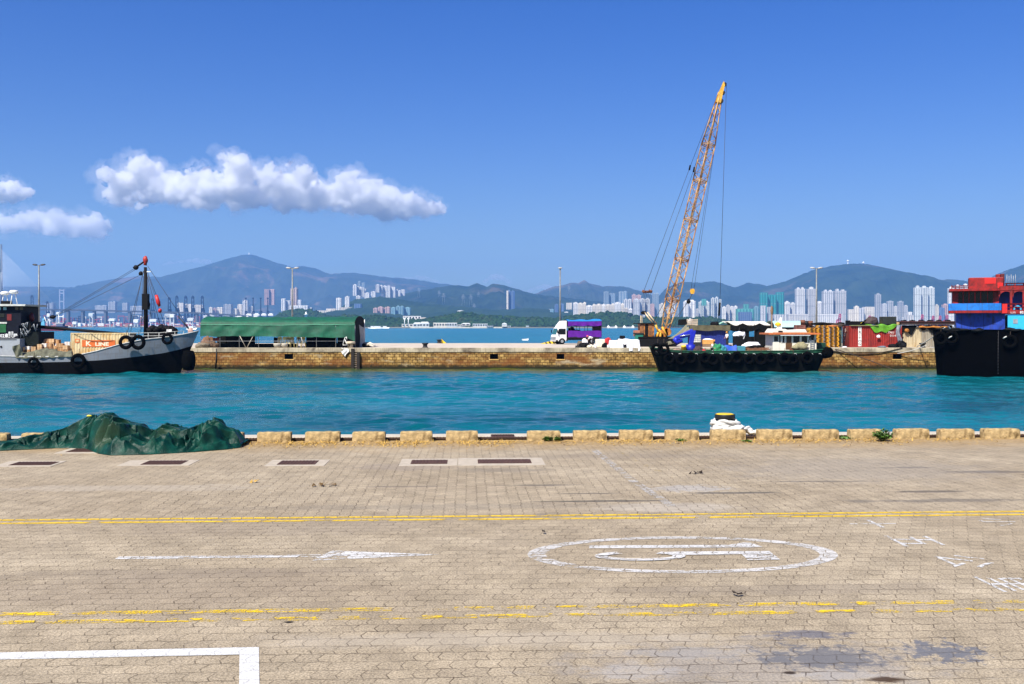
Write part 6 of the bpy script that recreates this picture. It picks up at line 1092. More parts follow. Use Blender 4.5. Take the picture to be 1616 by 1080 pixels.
def fsl(a, b): p = P(1090, 513, 116.4).lerp(P(1056, 537, 115.5), b); return p + Vector((-.5 * (1 - a) * (1 - b * .3), .4 - 1.9 * a * .2, -.95 * a * math.sin(math.pi * (.25 + .5 * b)) * .8 - .25 * math.sin(math.pi * b) + .12 * math.sin(a * 14)))
o = MB().grid(fsl, 22, 22).build('olive_tarpaulin', mat('grey_olive_tarpaulin', (.20, .19, .13), .8, var=.2, bump=.4, bscale=3)); tag(o, 'grey olive tarpaulin slung from the container down to the crane', 'tarpaulin')
o = MB().prism([(-.5, 0), (.45, 0), (.42, .72), (-.42, .68)], -.3, .4).build('black_box', BLACK, loc=(PX(1077, 117.8), 117.8, 2.52), bevel=.03); tag(o, 'black box on the left end of the olive tarpaulin roof', 'box'); mb = MB(); mb.box(-.62, -.3, 0, .62, .3, .05)
for i in range(4): mb.box(-.62, -.3, .08 + i * .17, .62, -.26, .19 + i * .17); mb.box(-.62, .26, .08 + i * .17, .62, .3, .19 + i * .17)
for x in (-.6, -.02, .56): mb.box(x, -.26, .05, x + .05, -.22, .75)
o = mb.build('slatted_crate', mat('pale_crate_wood', (.50, .40, .29), .85, var=.3), loc=(PX(1092, 117.6), 117.6, 2.50)); tag(o, 'pale slatted crate on the olive tarpaulin roof', 'crate'); heap('grey_bundle', 1089, 119, .7, .5, .9, STEEL, 'grey bundle behind the slatted crate', 'bundle', 41, 2.45)
heap('black_bundle', 1127, 117.8, .8, .6, .42, BLACK, 'flat black bundle on the right part of the olive roof', 'bundle', 42, 2.52)
t = thing('fluid_tank', 'white caged fluid tank in front of the blue container', 'tank', (PX(1099, 115.5), 115.5, .02)); MB().box(-.42, -.4, .5, .42, .4, 1.4).build('tank', mat('milky_plastic', (.62, .62, .52), .5), t, bevel=.05); mb = MB()
for i in range(5): x = -.44 + i * .22; mb.box(x - .015, -.44, .5, x + .015, -.41, 1.42); mb.box(-.45, -.44, .52 + i * .22, .45, -.41, .55 + i * .22)
mb.build('cage', STEEL, t); MB().box(-.45, -.45, 0, .45, .45, .5).build('stand', DARK, t)
t = thing('wooden_box', 'orange brown wooden box with white packing in front of the blue container', 'box', (PX(1117.5, 115.5), 115.5, .02)); MB().box(-.72, -.4, .3, .72, .4, .82).build('side_boards', mat('orange_wood', (.55, .27, .07), .7, var=.2, scale=4), t, bevel=.02); MB().blob((0, 0, .82), (.68, .36, .12), 2, .5, 3).build('packing', WS_, t); MB().box(-.7, -.38, 0, .7, .38, .3).build('pallet', WOODB, t)
# ---- black canopy
t = thing('canopy_shelter', 'black walled shelter with a scalloped pale roof edge', 'shelter', (PX(1148, 117), 117, .02)); CL = PX(1217, 117) - PX(1148, 117); D0 = 117
def top(a): return 3.05 - .32 * abs(math.sin(math.pi * (a * 2.6 + .35))) ** 1.5
mb = MB(); mb.grid(lambda a, b: (CL * a, 3.4 * b, 2.55 + .42 * b + (.30 * (1 - abs(math.sin(math.pi * (a * 2.6 + .1)))) - .12) * (1 - b)), 50, 8); mb.build('roof_cover', mat('pale_canvas', (.66, .62, .52), .8, var=.15), t)
mb = MB(); mb.grid(lambda a, b: (CL * a, -.05 - .04 * math.sin(a * 40) * (1 - b), (2.55 + (.30 * (1 - abs(math.sin(math.pi * (a * 2.6 + .1)))) - .12)) * b + (2.1 - .35 * abs(math.sin(a * 9))) * (1 - b)), 60, 5); mb.build('valance', NETB, t)
for (pa, pb, z0, z1) in ((1167, 1182.5, 0, 2.5), (1190.5, 1217, 0, 2.5), (1182.5, 1190.5, 0, 1.15), (1182.5, 1190.5, 2.05, 2.5), (1148, 1150, 0, 2.6)): MB().grid(lambda a, b: (PX(pa + (pb - pa) * a, D0) - PX(1148, D0), .1 + .06 * math.sin(a * 9 + b), z0 + (z1 - z0) * b), 12, 6).build('side_curtain', NETB, t)
MB().grid(lambda a, b: (CL * .25 + CL * .75 * a, 3.3, .0 + 2.6 * b) , 4, 3).build('rear_curtain', NETB, t) if False else None
for x in (.05, CL * .27, CL * .62, CL - .05):
    for y in (0, 3.3): MB().cyl((x, y, 0), (x, y, 2.6), .04, .04, 6).build('post', DARK, t)
MB().grid(lambda a, b: (-.9 + 1.9 * a, -.1 + 1.6 * b, 2.75 + .18 * math.sin(a * 5) - .25 * abs(a - .5)), 14, 8).build('green_sheet', mat('pale_green_sheet', (.28, .50, .36), .7, var=.3), t)
mb = MB(); mb.box(-.45, -.4, 0, .5, .4, 1.25); o = mb.build('black_bin', BLACK, loc=(PX(1164.5, 114), 114, .02), bevel=.05); tag(o, 'tall black bin in front of the black walled shelter', 'bin'); heap('white_sheet', 1168, 114.4, 1.2, .8, .55, WS_, 'white sheet thrown over the tall black bin', 'sheet', 44, 1.22); o = MB().grid(lambda a, b: (.45 + .12 * math.sin(b * 6), -.45 + .9 * a, 1.55 - 1.2 * b), 8, 10).build('white_sheet', mat('grey_white_sheet', (.6, .6, .66), .8), loc=(PX(1166, 114.2), 114.2, .02)); tag(o, 'hanging fold of white sheet at the right of the black bin', 'sheet')
heap('white_sacks', 1187, 112.5, 1.7, .8, .62, WS_, 'white sacks lying in front of the black walled shelter', 'sacks', 45, n_=5)
o = MB().cyl((0, 0, 0), (0, 0, 4.3), .11, .07, 8).blob((0, 0, 4.2), (.16, .16, .5), 3, .5).build('dark_post', WOODB, loc=(PX(1218, 116.5), 116.5, .02)); tag(o, 'weathered dark post at the right end of the black shelter', 'post')
# ---- behind the green barge: pale teal barrel shelter, crates, pallets
t = thing('barrel_shelter', 'pale teal barrel roofed shelter behind the white boat cabin', 'shelter', (PX(1222, 133), 133, .02)); w = PX(1268, 133) - PX(1222, 133)
MB().grid(lambda a, b: (w * a, 2.5 - 2.5 * math.cos(math.pi * b), 2.25 + .85 * math.sin(math.pi * b)), 30, 14).build('roof_cover', mat('pale_teal_sheet', (.36, .58, .55), .7, var=.15), t); MB().box(0, .1, 0, w, 4.9, 2.2).build('wall', NETB, t)
for i, (px, D, wz, hz_, z, c) in enumerate([(1262, 121, 1.3, 1.35, .02, (.16, .06, .045)), (1276, 122, 1.4, 1.5, .02, (.06, .035, .03)), (1262, 121, 1.2, 1.15, 1.40, (.20, .08, .06)), (1275, 122, 1.3, .9, 1.55, (.07, .04, .03))]):
    o = MB().box(-wz / 2, -.5, 0, wz / 2, .5, hz_).build('rusty_bin', mat('bin_rust_%d' % i, c, .8, var=.4, scale=5, stain=mul(c, .4)), loc=(PX(px, D), D, z), bevel=.04); tag(o, ['reddish rusty bin behind the boat cabin, at the bottom left', 'dark rusty bin behind the boat cabin, at the bottom right', 'reddish rusty bin stacked upper left behind the boat cabin', 'dark rusty bin stacked upper right behind the boat cabin'][i], 'bin')
for i, px in enumerate((1267, 1272, 1279)): o = MB().lathe([(.28, 0), (.28, .3), (.31, .32), (.28, .34), (.28, .6), (.02, .6)], 12).build('steel_drum', RUST if i != 1 else DARK, loc=(PX(px, 121.6), 121.6, 2.45 if i else 2.55)); tag(o, '%s of three rusty drums on top of the dark bins' % ORD[i], 'drum', 'rusty drums')
PM = mat('yellow_pallet_plastic', (.62, .30, .015), .6, var=.4, scale=3, stain=(.16, .06, .012), samt=.46)
pt = thing('pallet', 'x', 'pallet', (0, 0, 0)); mb = MB()
for i in range(5): mb.box(-.6, -.5 + i * .205, .115, .6, -.5 + i * .205 + .16, .14)
mb.build('deck', PM, pt); 
for x in (-.54, 0, .54): MB().box(x - .08, -.5, 0, x + .08, .5, .114).build('runner', PM, pt)
first = True
ORDB = ['lowest', 'second lowest', 'third lowest', 'fourth lowest', 'fifth lowest', 'sixth lowest', 'seventh lowest', 'eighth lowest', 'ninth lowest', 'tenth lowest', 'eleventh lowest', 'twelfth lowest', 'thirteenth lowest', 'fourteenth lowest', 'fifteenth lowest', 'sixteenth lowest', 'seventeenth lowest', 'eighteenth lowest']
for si, (px, n_, nm, D) in enumerate(((1283, 15, 'left', 113.5), (1296.5, 17, 'middle', 113.2), (1313, 16, 'right', 113.0))):
    for j in range(n_):
        lab = '%s yellow pallet in the %s of three stacks left of the red container' % (ORDB[j], nm); loc = (PX(px, D) + .05 * math.sin(j * 2.3 + si), D + .03 * math.cos(j * 1.7), .02 + j * .146)
        if first: pt.location = loc; pt['label'] = lab; pt['group'] = 'yellow pallets'; first = False
        else: dup(pt, loc, .03 * math.sin(j * 3.1 + si), lab, 'yellow pallets')
heap('net_heap', 1298, 113.4, 2.3, .8, .35, NETB, 'black netting lying on top of the yellow pallet stacks', 'netting', 51, 2.48); heap('net_heap', 1318, 113.3, 1.6, .8, .38, mat('brown_black_net', (.05, .035, .025), .9), 'brown black bundle on the right pallet stack', 'netting', 52, 2.36); heap('orange_cloth', 1312, 112.9, 1.5, .6, .16, mat('faded_orange_cloth', (.48, .17, .06), .85), 'faded orange cloth on the right pallet stack', 'cloth', 53, 2.34)
t = thing('mesh_cage', 'green wire mesh cage between the pallets and the red container', 'cage', (PX(1320.5, 113.1), 113.1, .02)); w = .62; GM = mat('cage_green', (.07, .10, .045), .7); mb = MB()
for i in range(4): mb.cyl((w * i / 3, 0, 0), (w * i / 3, 0, 2.4), .025, .025, 4)
for i in range(9): mb.cyl((0, 0, .1 + i * .28), (w, 0, .1 + i * .28), .022, .022, 4)
mb.build('mesh_panel', GM, t); MB().box(.03, .1, .05, w - .03, .9, 2.3).build('lining', mat('grey_green_lining', (.14, .15, .10), .9, var=.4), t)
# red container
RC = mat('red_container_paint', (.27, .018, .012), .6, var=.2, scale=.8, stain=(.14, .012, .010), sscale=.7, samt=.42, streak=(.17, .02, .012)); D = 112.6; x0 = PX(1341, D)
t = container(x0, D, 5.9, 2.42, 2.44, RC, 'shipping_container', 'red corrugated shipping container with a white lettered panel', .26)
WL = mat('white_container_lettering', (.78, .76, .72), .7)
MB().box(.95, -.012, .12, 1.32, -.002, 2.32).build('white_panel', WL, t)
for i, ch in enumerate('TRITON'): text(ch, .40, BLACK, t, (1.135, -.016, 1.92 - i * .345), align='CENTER', ext=.002, bold=.008)
for i, s_ in enumerate(('TTNU', '0114')): text(s_, .34, WL, t, (4.1 + .45 * i, -.006, 1.55 - .36 * i), ext=.004)
for i in range(2): MB().box(-.03, .1 + i * 1.13, .15, .0, .1 + i * 1.10 + 1.06, 2.3).build('door', mat('shaded_door_red', (.17, .014, .012), .6, var=.25), t)  # end doors in a darker red, their shade put into the colour
for i, (s_, yy_, zz) in enumerate((('LS', 1.9, 1.75), ('01', 1.9, 1.25), ('U', 2.0, .7))): text(s_, .5, WL, t, (-.034, yy_, zz), (R(90), 0, R(-90)), ext=.002, sx=1.6)
for y in (.45, .95, 1.45, 1.95): MB().cyl((-.06, y, .1), (-.06, y, 2.35), .025).build('lock_rod', RUST, t)
MB().box(.05, -.2, 2.42, 3.2, .3, 2.5).build('roof_edge', mat('green_stained_edge', (.20, .22, .10), .8), t)
def fgt(a, b): x = 1.75 + 4.0 * a; e = (.55 + .35 * math.sin(a * 5.2 - .6) + .25 * mnoise.noise(Vector((a * 6, 1, 1)))) * min(1, a * 4) * min(1, (1 - a) * 5 + .3); k = min(1, b / .5); return (x, -.10 + .05 * math.sin(a * 22) if b < .5 else -.1 + (b - .5) * 3.0, 2.56 + .07 * math.sin(a * 17) - e * (1 - k) + (.06 * mnoise.noise(Vector((x * 2, b * 5, 2)))))
o = MB().grid(fgt, 46, 16).build('green_tarpaulin', mat('bright_green_tarpaulin', (.10, .30, .015), .6, var=.3, scale=2, bump=.4, bscale=4), loc=(x0, D, .02)); tag(o, 'bright green tarpaulin draped over the top of the red container', 'tarpaulin')
def fyt(a, b): return (PX(1361 + 34 * a, D) + .35 * (b - .5), D + .2 + 1.2 * b + .05 * math.sin(a * 9), 2.62 + .85 * math.sin(math.pi * min(1, a * .72 + .08)) ** 1.3 * (1 - .35 * b) * (.55 + .45 * math.sin(a * 4.2)) + .05 * mnoise.noise(Vector((a * 9, b * 5, 4))))
o = MB().grid(fyt, 30, 10).build('yellow_tarpaulin', mat('bright_yellow_sheet', (.80, .55, .01), .6, var=.12, bump=.4, bscale=4)); tag(o, 'bright yellow sheet on the heap above the red container', 'sheet')
heap('dark_bundle', 1376, 112.9, 1.35, .9, .85, mat('brown_dark_bundle', (.06, .04, .04), .85), 'dark brown bundle wrapped in the yellow sheet', 'bundle', 61, 2.6); o = MB().box(-.78, -.6, 0, .78, .6, .92).build('black_box', mat('charcoal_tarp', (.018, .022, .018), .7), loc=(PX(1401, 113.2), 113.2, 2.56), bevel=.06); tag(o, 'large black box right of the yellow sheet', 'box')
mb = MB(); mb.box(-1.2, -.6, 0, 1.2, .6, .5); mb.box(-1.2, -.6, .5, -1.0, .6, .6); mb.box(1.0, -.6, .5, 1.2, .6, .6); o = mb.build('low_crate', BLACK, loc=(PX(1353, 114), 114, 2.46), bevel=.03); tag(o, 'low black crate on the left end of the red container', 'crate'); heap('black_bundle', 1327, 114, .9, .7, .42, BLACK, 'black bundle on top of the mesh cage', 'bundle', 62, 2.42)
heap('cream_bundle', 1413, 113, .9, .5, .36, mat('cream_brown_cloth', (.45, .30, .14), .85), 'cream brown bundle at the right end of the red container roof', 'bundle', 63, 2.5)
o = MB().grid(lambda a, b: (.0 + .55 * a + .12 * math.sin(b * 7), -.05 - .12 * math.sin(a * 8 + b * 4), 2.5 * b), 12, 20).build('grey_drape', mat('grey_blue_drape', (.22, .23, .27), .85, var=.4, scale=4), loc=(PX(1414.5, 112.0), 112.0, .02)); tag(o, 'grey drape hanging between the red and beige containers', 'drape'); heap('black_sack', 1421, 111.3, .95, .7, .78, BLACK, 'black sack at the foot of the grey drape', 'sack', 64)
heap('black_sack', 1409, 111.4, 1.0, .5, .42, BLACK, 'black sack in front of the right end of the red container', 'sack', 65); heap('blue_grey_cloth', 1392, 111.2, .9, .4, .2, mat('slate_cloth', (.13, .16, .20), .9), 'slate coloured cloth lying before the red container', 'cloth', 66); heap('white_bag', 1333, 110.8, .5, .3, .15, WS_, 'white scrap of cloth left of the red container', 'cloth', 67); heap('white_bag', 1386.5, 112.3, .45, .1, .3, mat('grey_white_sheet', (.6, .6, .66), .8), 'grey white bag hung on the red container side', 'bag', 68, 1.1, n_=1)
# beige container + dark shed roof
BG = mat('beige_container_paint', (.50, .42, .27), .7, var=.12, scale=1, stain=(.34, .22, .08), sscale=1.2, samt=.36, streak=(.26, .16, .07)); D = 113.0; x0 = PX(1425, D)
t = container(x0, D, 2.1, 2.3, 2.44, BG, 'shipping_container', 'beige corrugated container draped with black netting', .2); BG2 = mat('grey_container_paint', (.30, .27, .21), .7, var=.12, stain=(.16, .11, .06), samt=.3, streak=(.14, .09, .05)); t = container(x0 + 2.14, D, 3.1, 2.3, 2.44, BG2, 'shipping_container', 'grey corrugated container right of the beige one', .2)
def fbn(a, b): x = -.4 + 5.9 * a; e = .55 + .28 * math.sin(a * 13) + .22 * math.sin(a * 31 + 1) + .4 * max(0, .5 - abs(a - .22) * 4) - .2 * (a > .5); k = min(1, b / .45); return (x, -.14 if b < .45 else -.14 + (b - .45) * 5, 2.45 + .05 * math.sin(a * 20) - max(.06, e) * (1 - k))
o = MB().grid(fbn, 90, 12, smooth=False).build('black_netting', NETB, loc=(x0, D, .02)); tag(o, 'ragged black netting hanging over the beige and grey containers', 'netting'); o = MB().tube([(1.7 + i * .4, -.28 + .05 * math.sin(i), 2.28 + .04 * math.sin(i * 2)) for i in range(9)], [.09 + .04 * math.sin(i * 1.7) for i in range(9)], 7).build('orange_roll', mat('rusty_orange_cloth', (.45, .17, .03), .8, var=.4, scale=4), loc=(x0, D, .02)); tag(o, 'rust orange rolled cloth under the dark roof edge', 'roll'); heap('orange_cloth', 1431, 112.7, .45, .3, .4, mat('rusty_orange_cloth', (.45, .17, .03), .8), 'small rust orange cloth at the left of the black netting', 'cloth', 71, 1.75, n_=1)
t = thing('shed_roof', 'long flat dark roof over the beige and grey containers', 'roof', (PX(1419, 113), 113, 2.5)); MB().box(.1, -.35, .05, 6.2, 2.6, .35).build('roof_slab', mat('dark_brown_roof', (.035, .02, .018), .8), t); MB().box(0, -.42, .35, 6.3, 2.7, .47).build('roof_edge', mat('maroon_edge', (.07, .022, .02), .8), t)
for i in range(6): MB().blob((.6 + i * 1.0, .2, .5), (.35, .3, .12), i, .5, 2).build('roof_weight', BLACK, t)
# ================================================================== BOATS
def loft(secs, m, name, parent, caps=True, smooth=True):
    n = len(secs[0]); mb = MB(); mb.add([p for s_ in secs for p in s_], [(k * n + i, k * n + i + 1, (k + 1) * n + i + 1, (k + 1) * n + i)[::-1] for k in range(len(secs) - 1) for i in range(n - 1)], smooth)
    if caps: N = len(secs) * n; mb.add(secs[0], [tuple(range(n))]); mb.add(secs[-1], [tuple(range(n))[::-1]])
    return mb.build(name, m, parent)
def interp_st(st, n):
    xs = [s_[0] for s_ in st]; out = []
    for i in range(n):
        x = xs[0] + (xs[-1] - xs[0]) * i / (n - 1); out.append([float(np.interp(x, xs, [s_[k] for s_ in st])) for k in range(len(st[0]))])
    return out
def hull(t, st, mu, ml, md, rim=None, n=48, deckdrop=.3):
    """st rows: x, half breadth at sheer, half breadth at water, z sheer, z paint line, x shift of the foot"""
    S = interp_st(st, n); up, lo, dk = [], [], []
    for x, bt, bb, zs, zb, dx in S:
        f = lambda z: (zs - z) / (zs + .6); b = lambda z: bt + (bb - bt) * max(0, min(1, f(z))) ** 1.4; xx = lambda z: x + dx * max(0, min(1, f(z)))
        zz = [zs, zs - (zs - zb) * .5, zb]; up.append(([(xx(z), -b(z), z) for z in zz], [(xx(z), b(z), z) for z in zz])); zz = [zb, zb * .45, -.1, -.6]
        lo.append(([(xx(z), -b(z) * (1 if z > -.05 else .96), z) for z in zz], [(xx(z), b(z), z) for z in zz])); zd = zs - deckdrop; dk.append([(xx(zd), -b(zd) + .04, zd), (xx(zd), b(zd) - .04, zd)])
    def both(L, m, nm):
        mb = MB()
        for side in (0, 1):
            q = [s_[side] for s_ in L]; k = len(q[0]); fs = [(a * k + i, a * k + i + 1, (a + 1) * k + i + 1, (a + 1) * k + i) for a in range(len(q) - 1) for i in range(k - 1)]
            if not side: fs = [f[::-1] for f in fs]
            mb.add([p for s_ in q for p in s_], fs, True)
        for e in (0, -1): a, b = L[e]; k = len(a); mb.add(a + b, [(i, i + 1, k + i + 1, k + i) if e == 0 else (i, k + i, k + i + 1, i + 1) for i in range(k - 1)])
        return mb.build(nm, m, t)
    both(up, mu, 'topsides'); both(lo, ml, 'lower_hull'); mb = MB(); mb.add([p for s_ in dk for p in s_], [(2 * a, 2 * a + 2, 2 * a + 3, 2 * a + 1) for a in range(len(dk) - 1)]); mb.build('deck', md, t)
    for side in (0, 1): pts = [tuple(Vector(s_[side][0]) + Vector((0, 0, .0))) for s_ in up]; MB().tube(pts, .06, 6).build('gunwale', rim or mu, t)
    return S
TY = mat('fender_tyre_rubber', (.002, .002, .002), .9, var=.4, bump=.3, spec=.04)
def tyre(loc, r, lab, ry=0.0, rz=0.0, grp='fender tyres', rope=True, th=.36):
    t = thing('fender_tyre', lab, 'tyre', loc, rz, grp); o = MB().torus((0, 0, 0), r * (1 - th * .55), r * th * .75, 'y', 22, 8).build('tyre', TY, t); o.rotation_euler = (0, ry, 0)
    if rope: MB().cyl((0, .05, r * .4), (.05, .12, r + .5), .025, .025, 5).build('rope', ROPEB, t)
    return t
# ---- grey lighter, left
BY = 101.0; t = thing('cargo_lighter', 'grey wooden cargo lighter with a black lower hull and a mast', 'boat', (0, BY, WZ)); LB = t
GH = mat('grey_blue_planking', (.19, .21, .24), .6, var=.12, scale=1.2, stain=(.15, .16, .18), sscale=.9, samt=.38, stretch=(.25, 1, 3), bump=.3, bscale=5, streak=(.16, .14, .13)); BH = mat('tarred_black_hull', (.003, .0026, .003), .75, var=.4, stain=(.008, .005, .003), samt=.3, spec=.08); DW = mat('dark_wet_deck', (.05, .045, .04), .8)
def lz(py, D=98.4): return PZ(py, D) - WZ
st = [(PX(-130, 98.3), 3.0, 2.7, lz(562), lz(572.5), 0), (PX(0, 98.3), 3.0, 2.8, lz(562), lz(572.5), 0), (PX(60, 98.3), 3.0, 2.8, lz(563), lz(572), 0), (PX(112, 98.3), 3.0, 2.75, lz(563), lz(571), 0), (PX(128, 98.3), 3.0, 2.7, lz(560), lz(570.3), 0), (PX(155, 98.4), 2.9, 2.4, lz(554), lz(569), 0), (PX(191, 98.6), 2.65, 1.9, lz(543.5), lz(566), -.1), (PX(228, 99), 2.2, 1.2, lz(536, 99), lz(562, 99), -.3), (PX(262, 99.7), 1.5, .55, lz(532.5, 99.7), lz(557.5, 99.7), -.7), (PX(292, 100.4), .75, .2, lz(527.5, 100.4), lz(551.5, 100.4), -1.3), (PX(313.5, 101), .05, .03, lz(522.5, 101), lz(546, 101), -2.1)]
hull(t, st, GH, BH, DW, mat('pale_gunwale', (.42, .42, .40), .6), 60, .45)
def L(px, py, D=101.0): p = P(px, py, D); return Vector((p.x, p.y - BY, p.z - WZ))
NV = mat('navy_cabin_paint', (.006, .007, .014), .6, var=.3, spec=.15); GP = mat('grey_cabin_panel', (.32, .34, .36), .6, var=.1, stain=(.22, .23, .24), samt=.3)
a, b = L(-60, 560, 98.6), L(32, 535, 98.6); MB().box(a.x, -2.5, lz(562), b.x, 2.4, lz(535)).build('side_bulwark', GP, t); MB().box(a.x, -2.54, lz(536.5), L(27, 0, 98.6).x, -2.5, lz(535.8)).build('rubbing_strip', BLACK, t); MB().cyl((L(2, 0, 98.5).x, -2.56, lz(547.5)), (L(2, 0, 98.5).x, -2.5, lz(547.5)), .10, .10, 10).build('porthole', BLACK, t)
x1 = L(30, 0, 99.2).x; cabin = MB().box(a.x, -1.9, lz(536), x1, 2.2, lz(514, 99.2)).box(a.x, -1.7, lz(514, 99.2), L(41, 0, 99.4).x - .45, 2.0, lz(482, 99.4)).build('wheelhouse', NV, t)
MB().prism([(a.x, lz(483.5, 99)), (L(44, 0, 99.4).x, lz(483.2, 99)), (L(45, 0, 99.4).x, lz(480.5, 99)), (a.x, lz(479.5, 99))], -2.2, 2.4).build('roof', mat('pale_roof_paint', (.55, .55, .5), .6), cabin)
for i, px in enumerate((-6, 3, 22, 29)): MB().box(L(px, 0, 99).x, -1.73, lz(489.5, 99), L(px + 5, 0, 99).x, -1.70, lz(484.8, 99)).build('window', mat('pale_window', (.25, .42, .45), .2) if i < 2 else GLASS, cabin)
MB().box(L(-6, 0, 99).x, -1.74, lz(501, 99), L(5, 0, 99).x, -1.70, lz(495, 99)).build('window', GLASS, cabin); MB().box(L(9, 0, 99).x, -1.74, lz(506, 99), L(16, 0, 99).x, -1.70, lz(496, 99)).build('door', mat('maroon_door', (.16, .015, .015), .5), cabin); MB().box(a.x, -1.78, lz(511, 99), L(9, 0, 99).x, -1.7, lz(508.5, 99)).build('ledge', mat('pale_roof_paint', (.55, .55, .5), .6), cabin); MB().box(a.x, -1.95, lz(525, 99), L(9, 0, 99).x, -1.9, lz(512, 99)).build('green_panel', mat('cabin_green', (.01, .10, .03), .6), cabin)
MB().box(L(5, 0).x, -1.72, lz(506, 99), L(6.5, 0).x, -1.69, lz(494, 99)).build('pale_frame', GP, cabin)
for px, py, h in ((8, 463, 1), (22, 461, 1.2)):
    p = L(px, 480, 100.5); MB().lathe([(.02, 0), (.32, .02), (.42, .12), (.42, .26), (.3, .36), (.02, .38)], 16, (p.x, p.y, lz(py + 3, 100.5))).build('radar_scanner', WHITE, cabin); mb = MB()
    for dx in (-.28, .28): mb.cyl((p.x + dx * 1.2, p.y, lz(480, 100.5)), (p.x + dx * .5, p.y, lz(py + 2, 100.5)), .045, .045, 6)
    mb.build('radar_stand', WHITE, cabin)
MB().box(L(6, 0).x, -.6, lz(480, 100), L(18, 0).x, .2, lz(475, 100)).build('roof_locker', BLACK, cabin)
WLT = mat('white_boat_lettering', (.80, .80, .78), .6); text('02東興隆', .44, WLT, cabin, (L(0, 0, 99.06).x, -1.93, lz(532.6, 99)), bold=.008); text('香港', .26, WLT, cabin, (L(13, 0, 99.06).x, -1.93, lz(527, 99)), bold=.005)
mb = MB()
for i in range(5): mb.cyl((L(36 + i * 2.2, 0).x, -.9, lz(507, 100)), (L(36 + i * 2.2, 0).x, -.9, lz(493, 100)), .03, .03, 5)
for py in (507, 502, 497.5, 493): mb.cyl((L(36, 0).x, -.9, lz(py, 100)), (L(46, 0).x, -.9, lz(py, 100)), .03, .03, 5)
mb.build('ladder_rail', STEEL, t); MB().blob(tuple(L(50, 501.5)), (.28, .28, .45), 2, .3).build('red_buoy', mat('dark_red_buoy', (.16, .015, .012), .5), t); MB().box(L(30, 0).x, -1.5, lz(545, 100), L(72, 0).x, 1.9, lz(524, 100)).build('engine_casing', mat('black_green_casing', (.006, .009, .008), .7, spec=.15), t); MB().box(L(30, 0).x, -1.0, lz(524, 100), L(56, 0).x, 1.2, lz(508, 100)).build('winch_house', BLACK, t)
mb = MB(); rg = random.Random(8)
for i in range(14): p = L(rg.uniform(32, 58), rg.uniform(514, 532), 99.3); mb.tube([p, p + Vector((rg.uniform(-.3, .3), 0, rg.uniform(.2, .5))), p + Vector((rg.uniform(-.5, .5), .1, rg.uniform(-.3, .3)))], .05, 5)
mb.build('pipes', STEEL, t)
MT = mat('mast_black', (.006, .005, .0055), .6, spec=.15)
MB().cyl(L(230.5, 545), L(229.5, 422), .24, .15, 12).build('mast', MT, t); MB().box(*(L(225.5, 489) + Vector((0, -.3, 0))), *(L(234.5, 464) + Vector((0, .3, 0)))).blob(tuple(L(232, 480)), (.3, .3, .5), 4, .4).build('mast_winch', MT, t)
MB().blob(tuple(L(229.5, 410.5)), (.28, .22, .36), 2, .3).cyl(L(229, 419), L(231, 407), .18, .12, 8).build('mast_head', mat('red_mast_head', (.38, .03, .02), .5), t); MB().cyl(L(228, 413), L(214.5, 422), .09, .09, 6).blob(tuple(L(214.5, 422.5)), (.28, .2, .24), 3, .2).blob(tuple(L(222, 432)), (.20, .16, .24), 5, .2).build('mast_block', MT, t); MB().box(*(L(231, 429.8) + Vector((0, -.05, 0))), *(L(238, 428.3) + Vector((0, .05, 0)))).build('crosstree', WHITE, t)
MB().cyl(L(52, 515), L(196, 527.5), .17, .13, 8).build('cargo_boom', MT, t); MB().blob(tuple(L(83, 500.5)), (.32, .2, .18), 3, .3).build('boom_block', MT, t)
def wr(a, b, r=.024, nm='stay'): MB().cyl(a, b, r, r, 4).build(nm, WIRE, t)
for a, b in (((214, 423), (84, 500)), ((215, 425), (86, 501)), ((222, 434), (100, 494)), ((83, 501), (56, 511)), ((228, 424), (201, 525)), ((226, 428), (206, 525)), ((228, 440), (222, 525)), ((233, 420), (302, 524)), ((233, 430), (247, 467)), ((232, 430), (238, 500)), ((234, 435), (262, 520)), ((231, 430), (255, 522)), ((226, 436), (224, 520))): wr(L(*a), L(*b))
MB().tube([L(246.5, 466), L(250, 478), L(252, 484)], [.16, .22, .1], 8).blob(tuple(L(252.5, 490.5)), (.19, .19, .24), 1, .1).build('red_hook', mat('red_hook_paint', (.50, .02, .015), .45), t)
wr(L(281, 499), L(301, 523), .07, 'forestay')
# railing, locker, heap at the bow
mb = MB(); pp = [L(204, 531.5, 99.0), L(219, 531.5, 99.1), L(234, 531, 99.3), L(251, 531, 99.6), L(262, 530, 99.8), L(276, 529, 100.1), L(290, 528, 100.4)]
for z in (0, .30): mb.tube([p + Vector((0, 0, .35 - z)) for p in pp], .028, 5)
for p in pp: mb.cyl(p + Vector((0, 0, -.4)), p + Vector((0, 0, .37)), .03, .03, 5)
mb.build('bow_railing', mat('pale_rail', (.5, .5, .46), .6), t); MB().box(*(L(264, 533, 100.6) + Vector((0, -.2, 0))), *(L(272, 520, 100.6) + Vector((0, .3, 0)))).build('white_locker', WHITE, t); MB().box(*(L(236, 536, 101) + Vector((0, -.7, 0))), *(L(276, 524, 101) + Vector((0, .8, 0)))).build('anchor_windlass', MT, t)
mb = MB()
for i in range(9): mb.blob(tuple(L(238 + i * 4.4, 522 - 2.2 * (i % 3 == 1) - .5 * i * (i < 7), 101)), (.42, .6, .36), i, .5, 2.5)
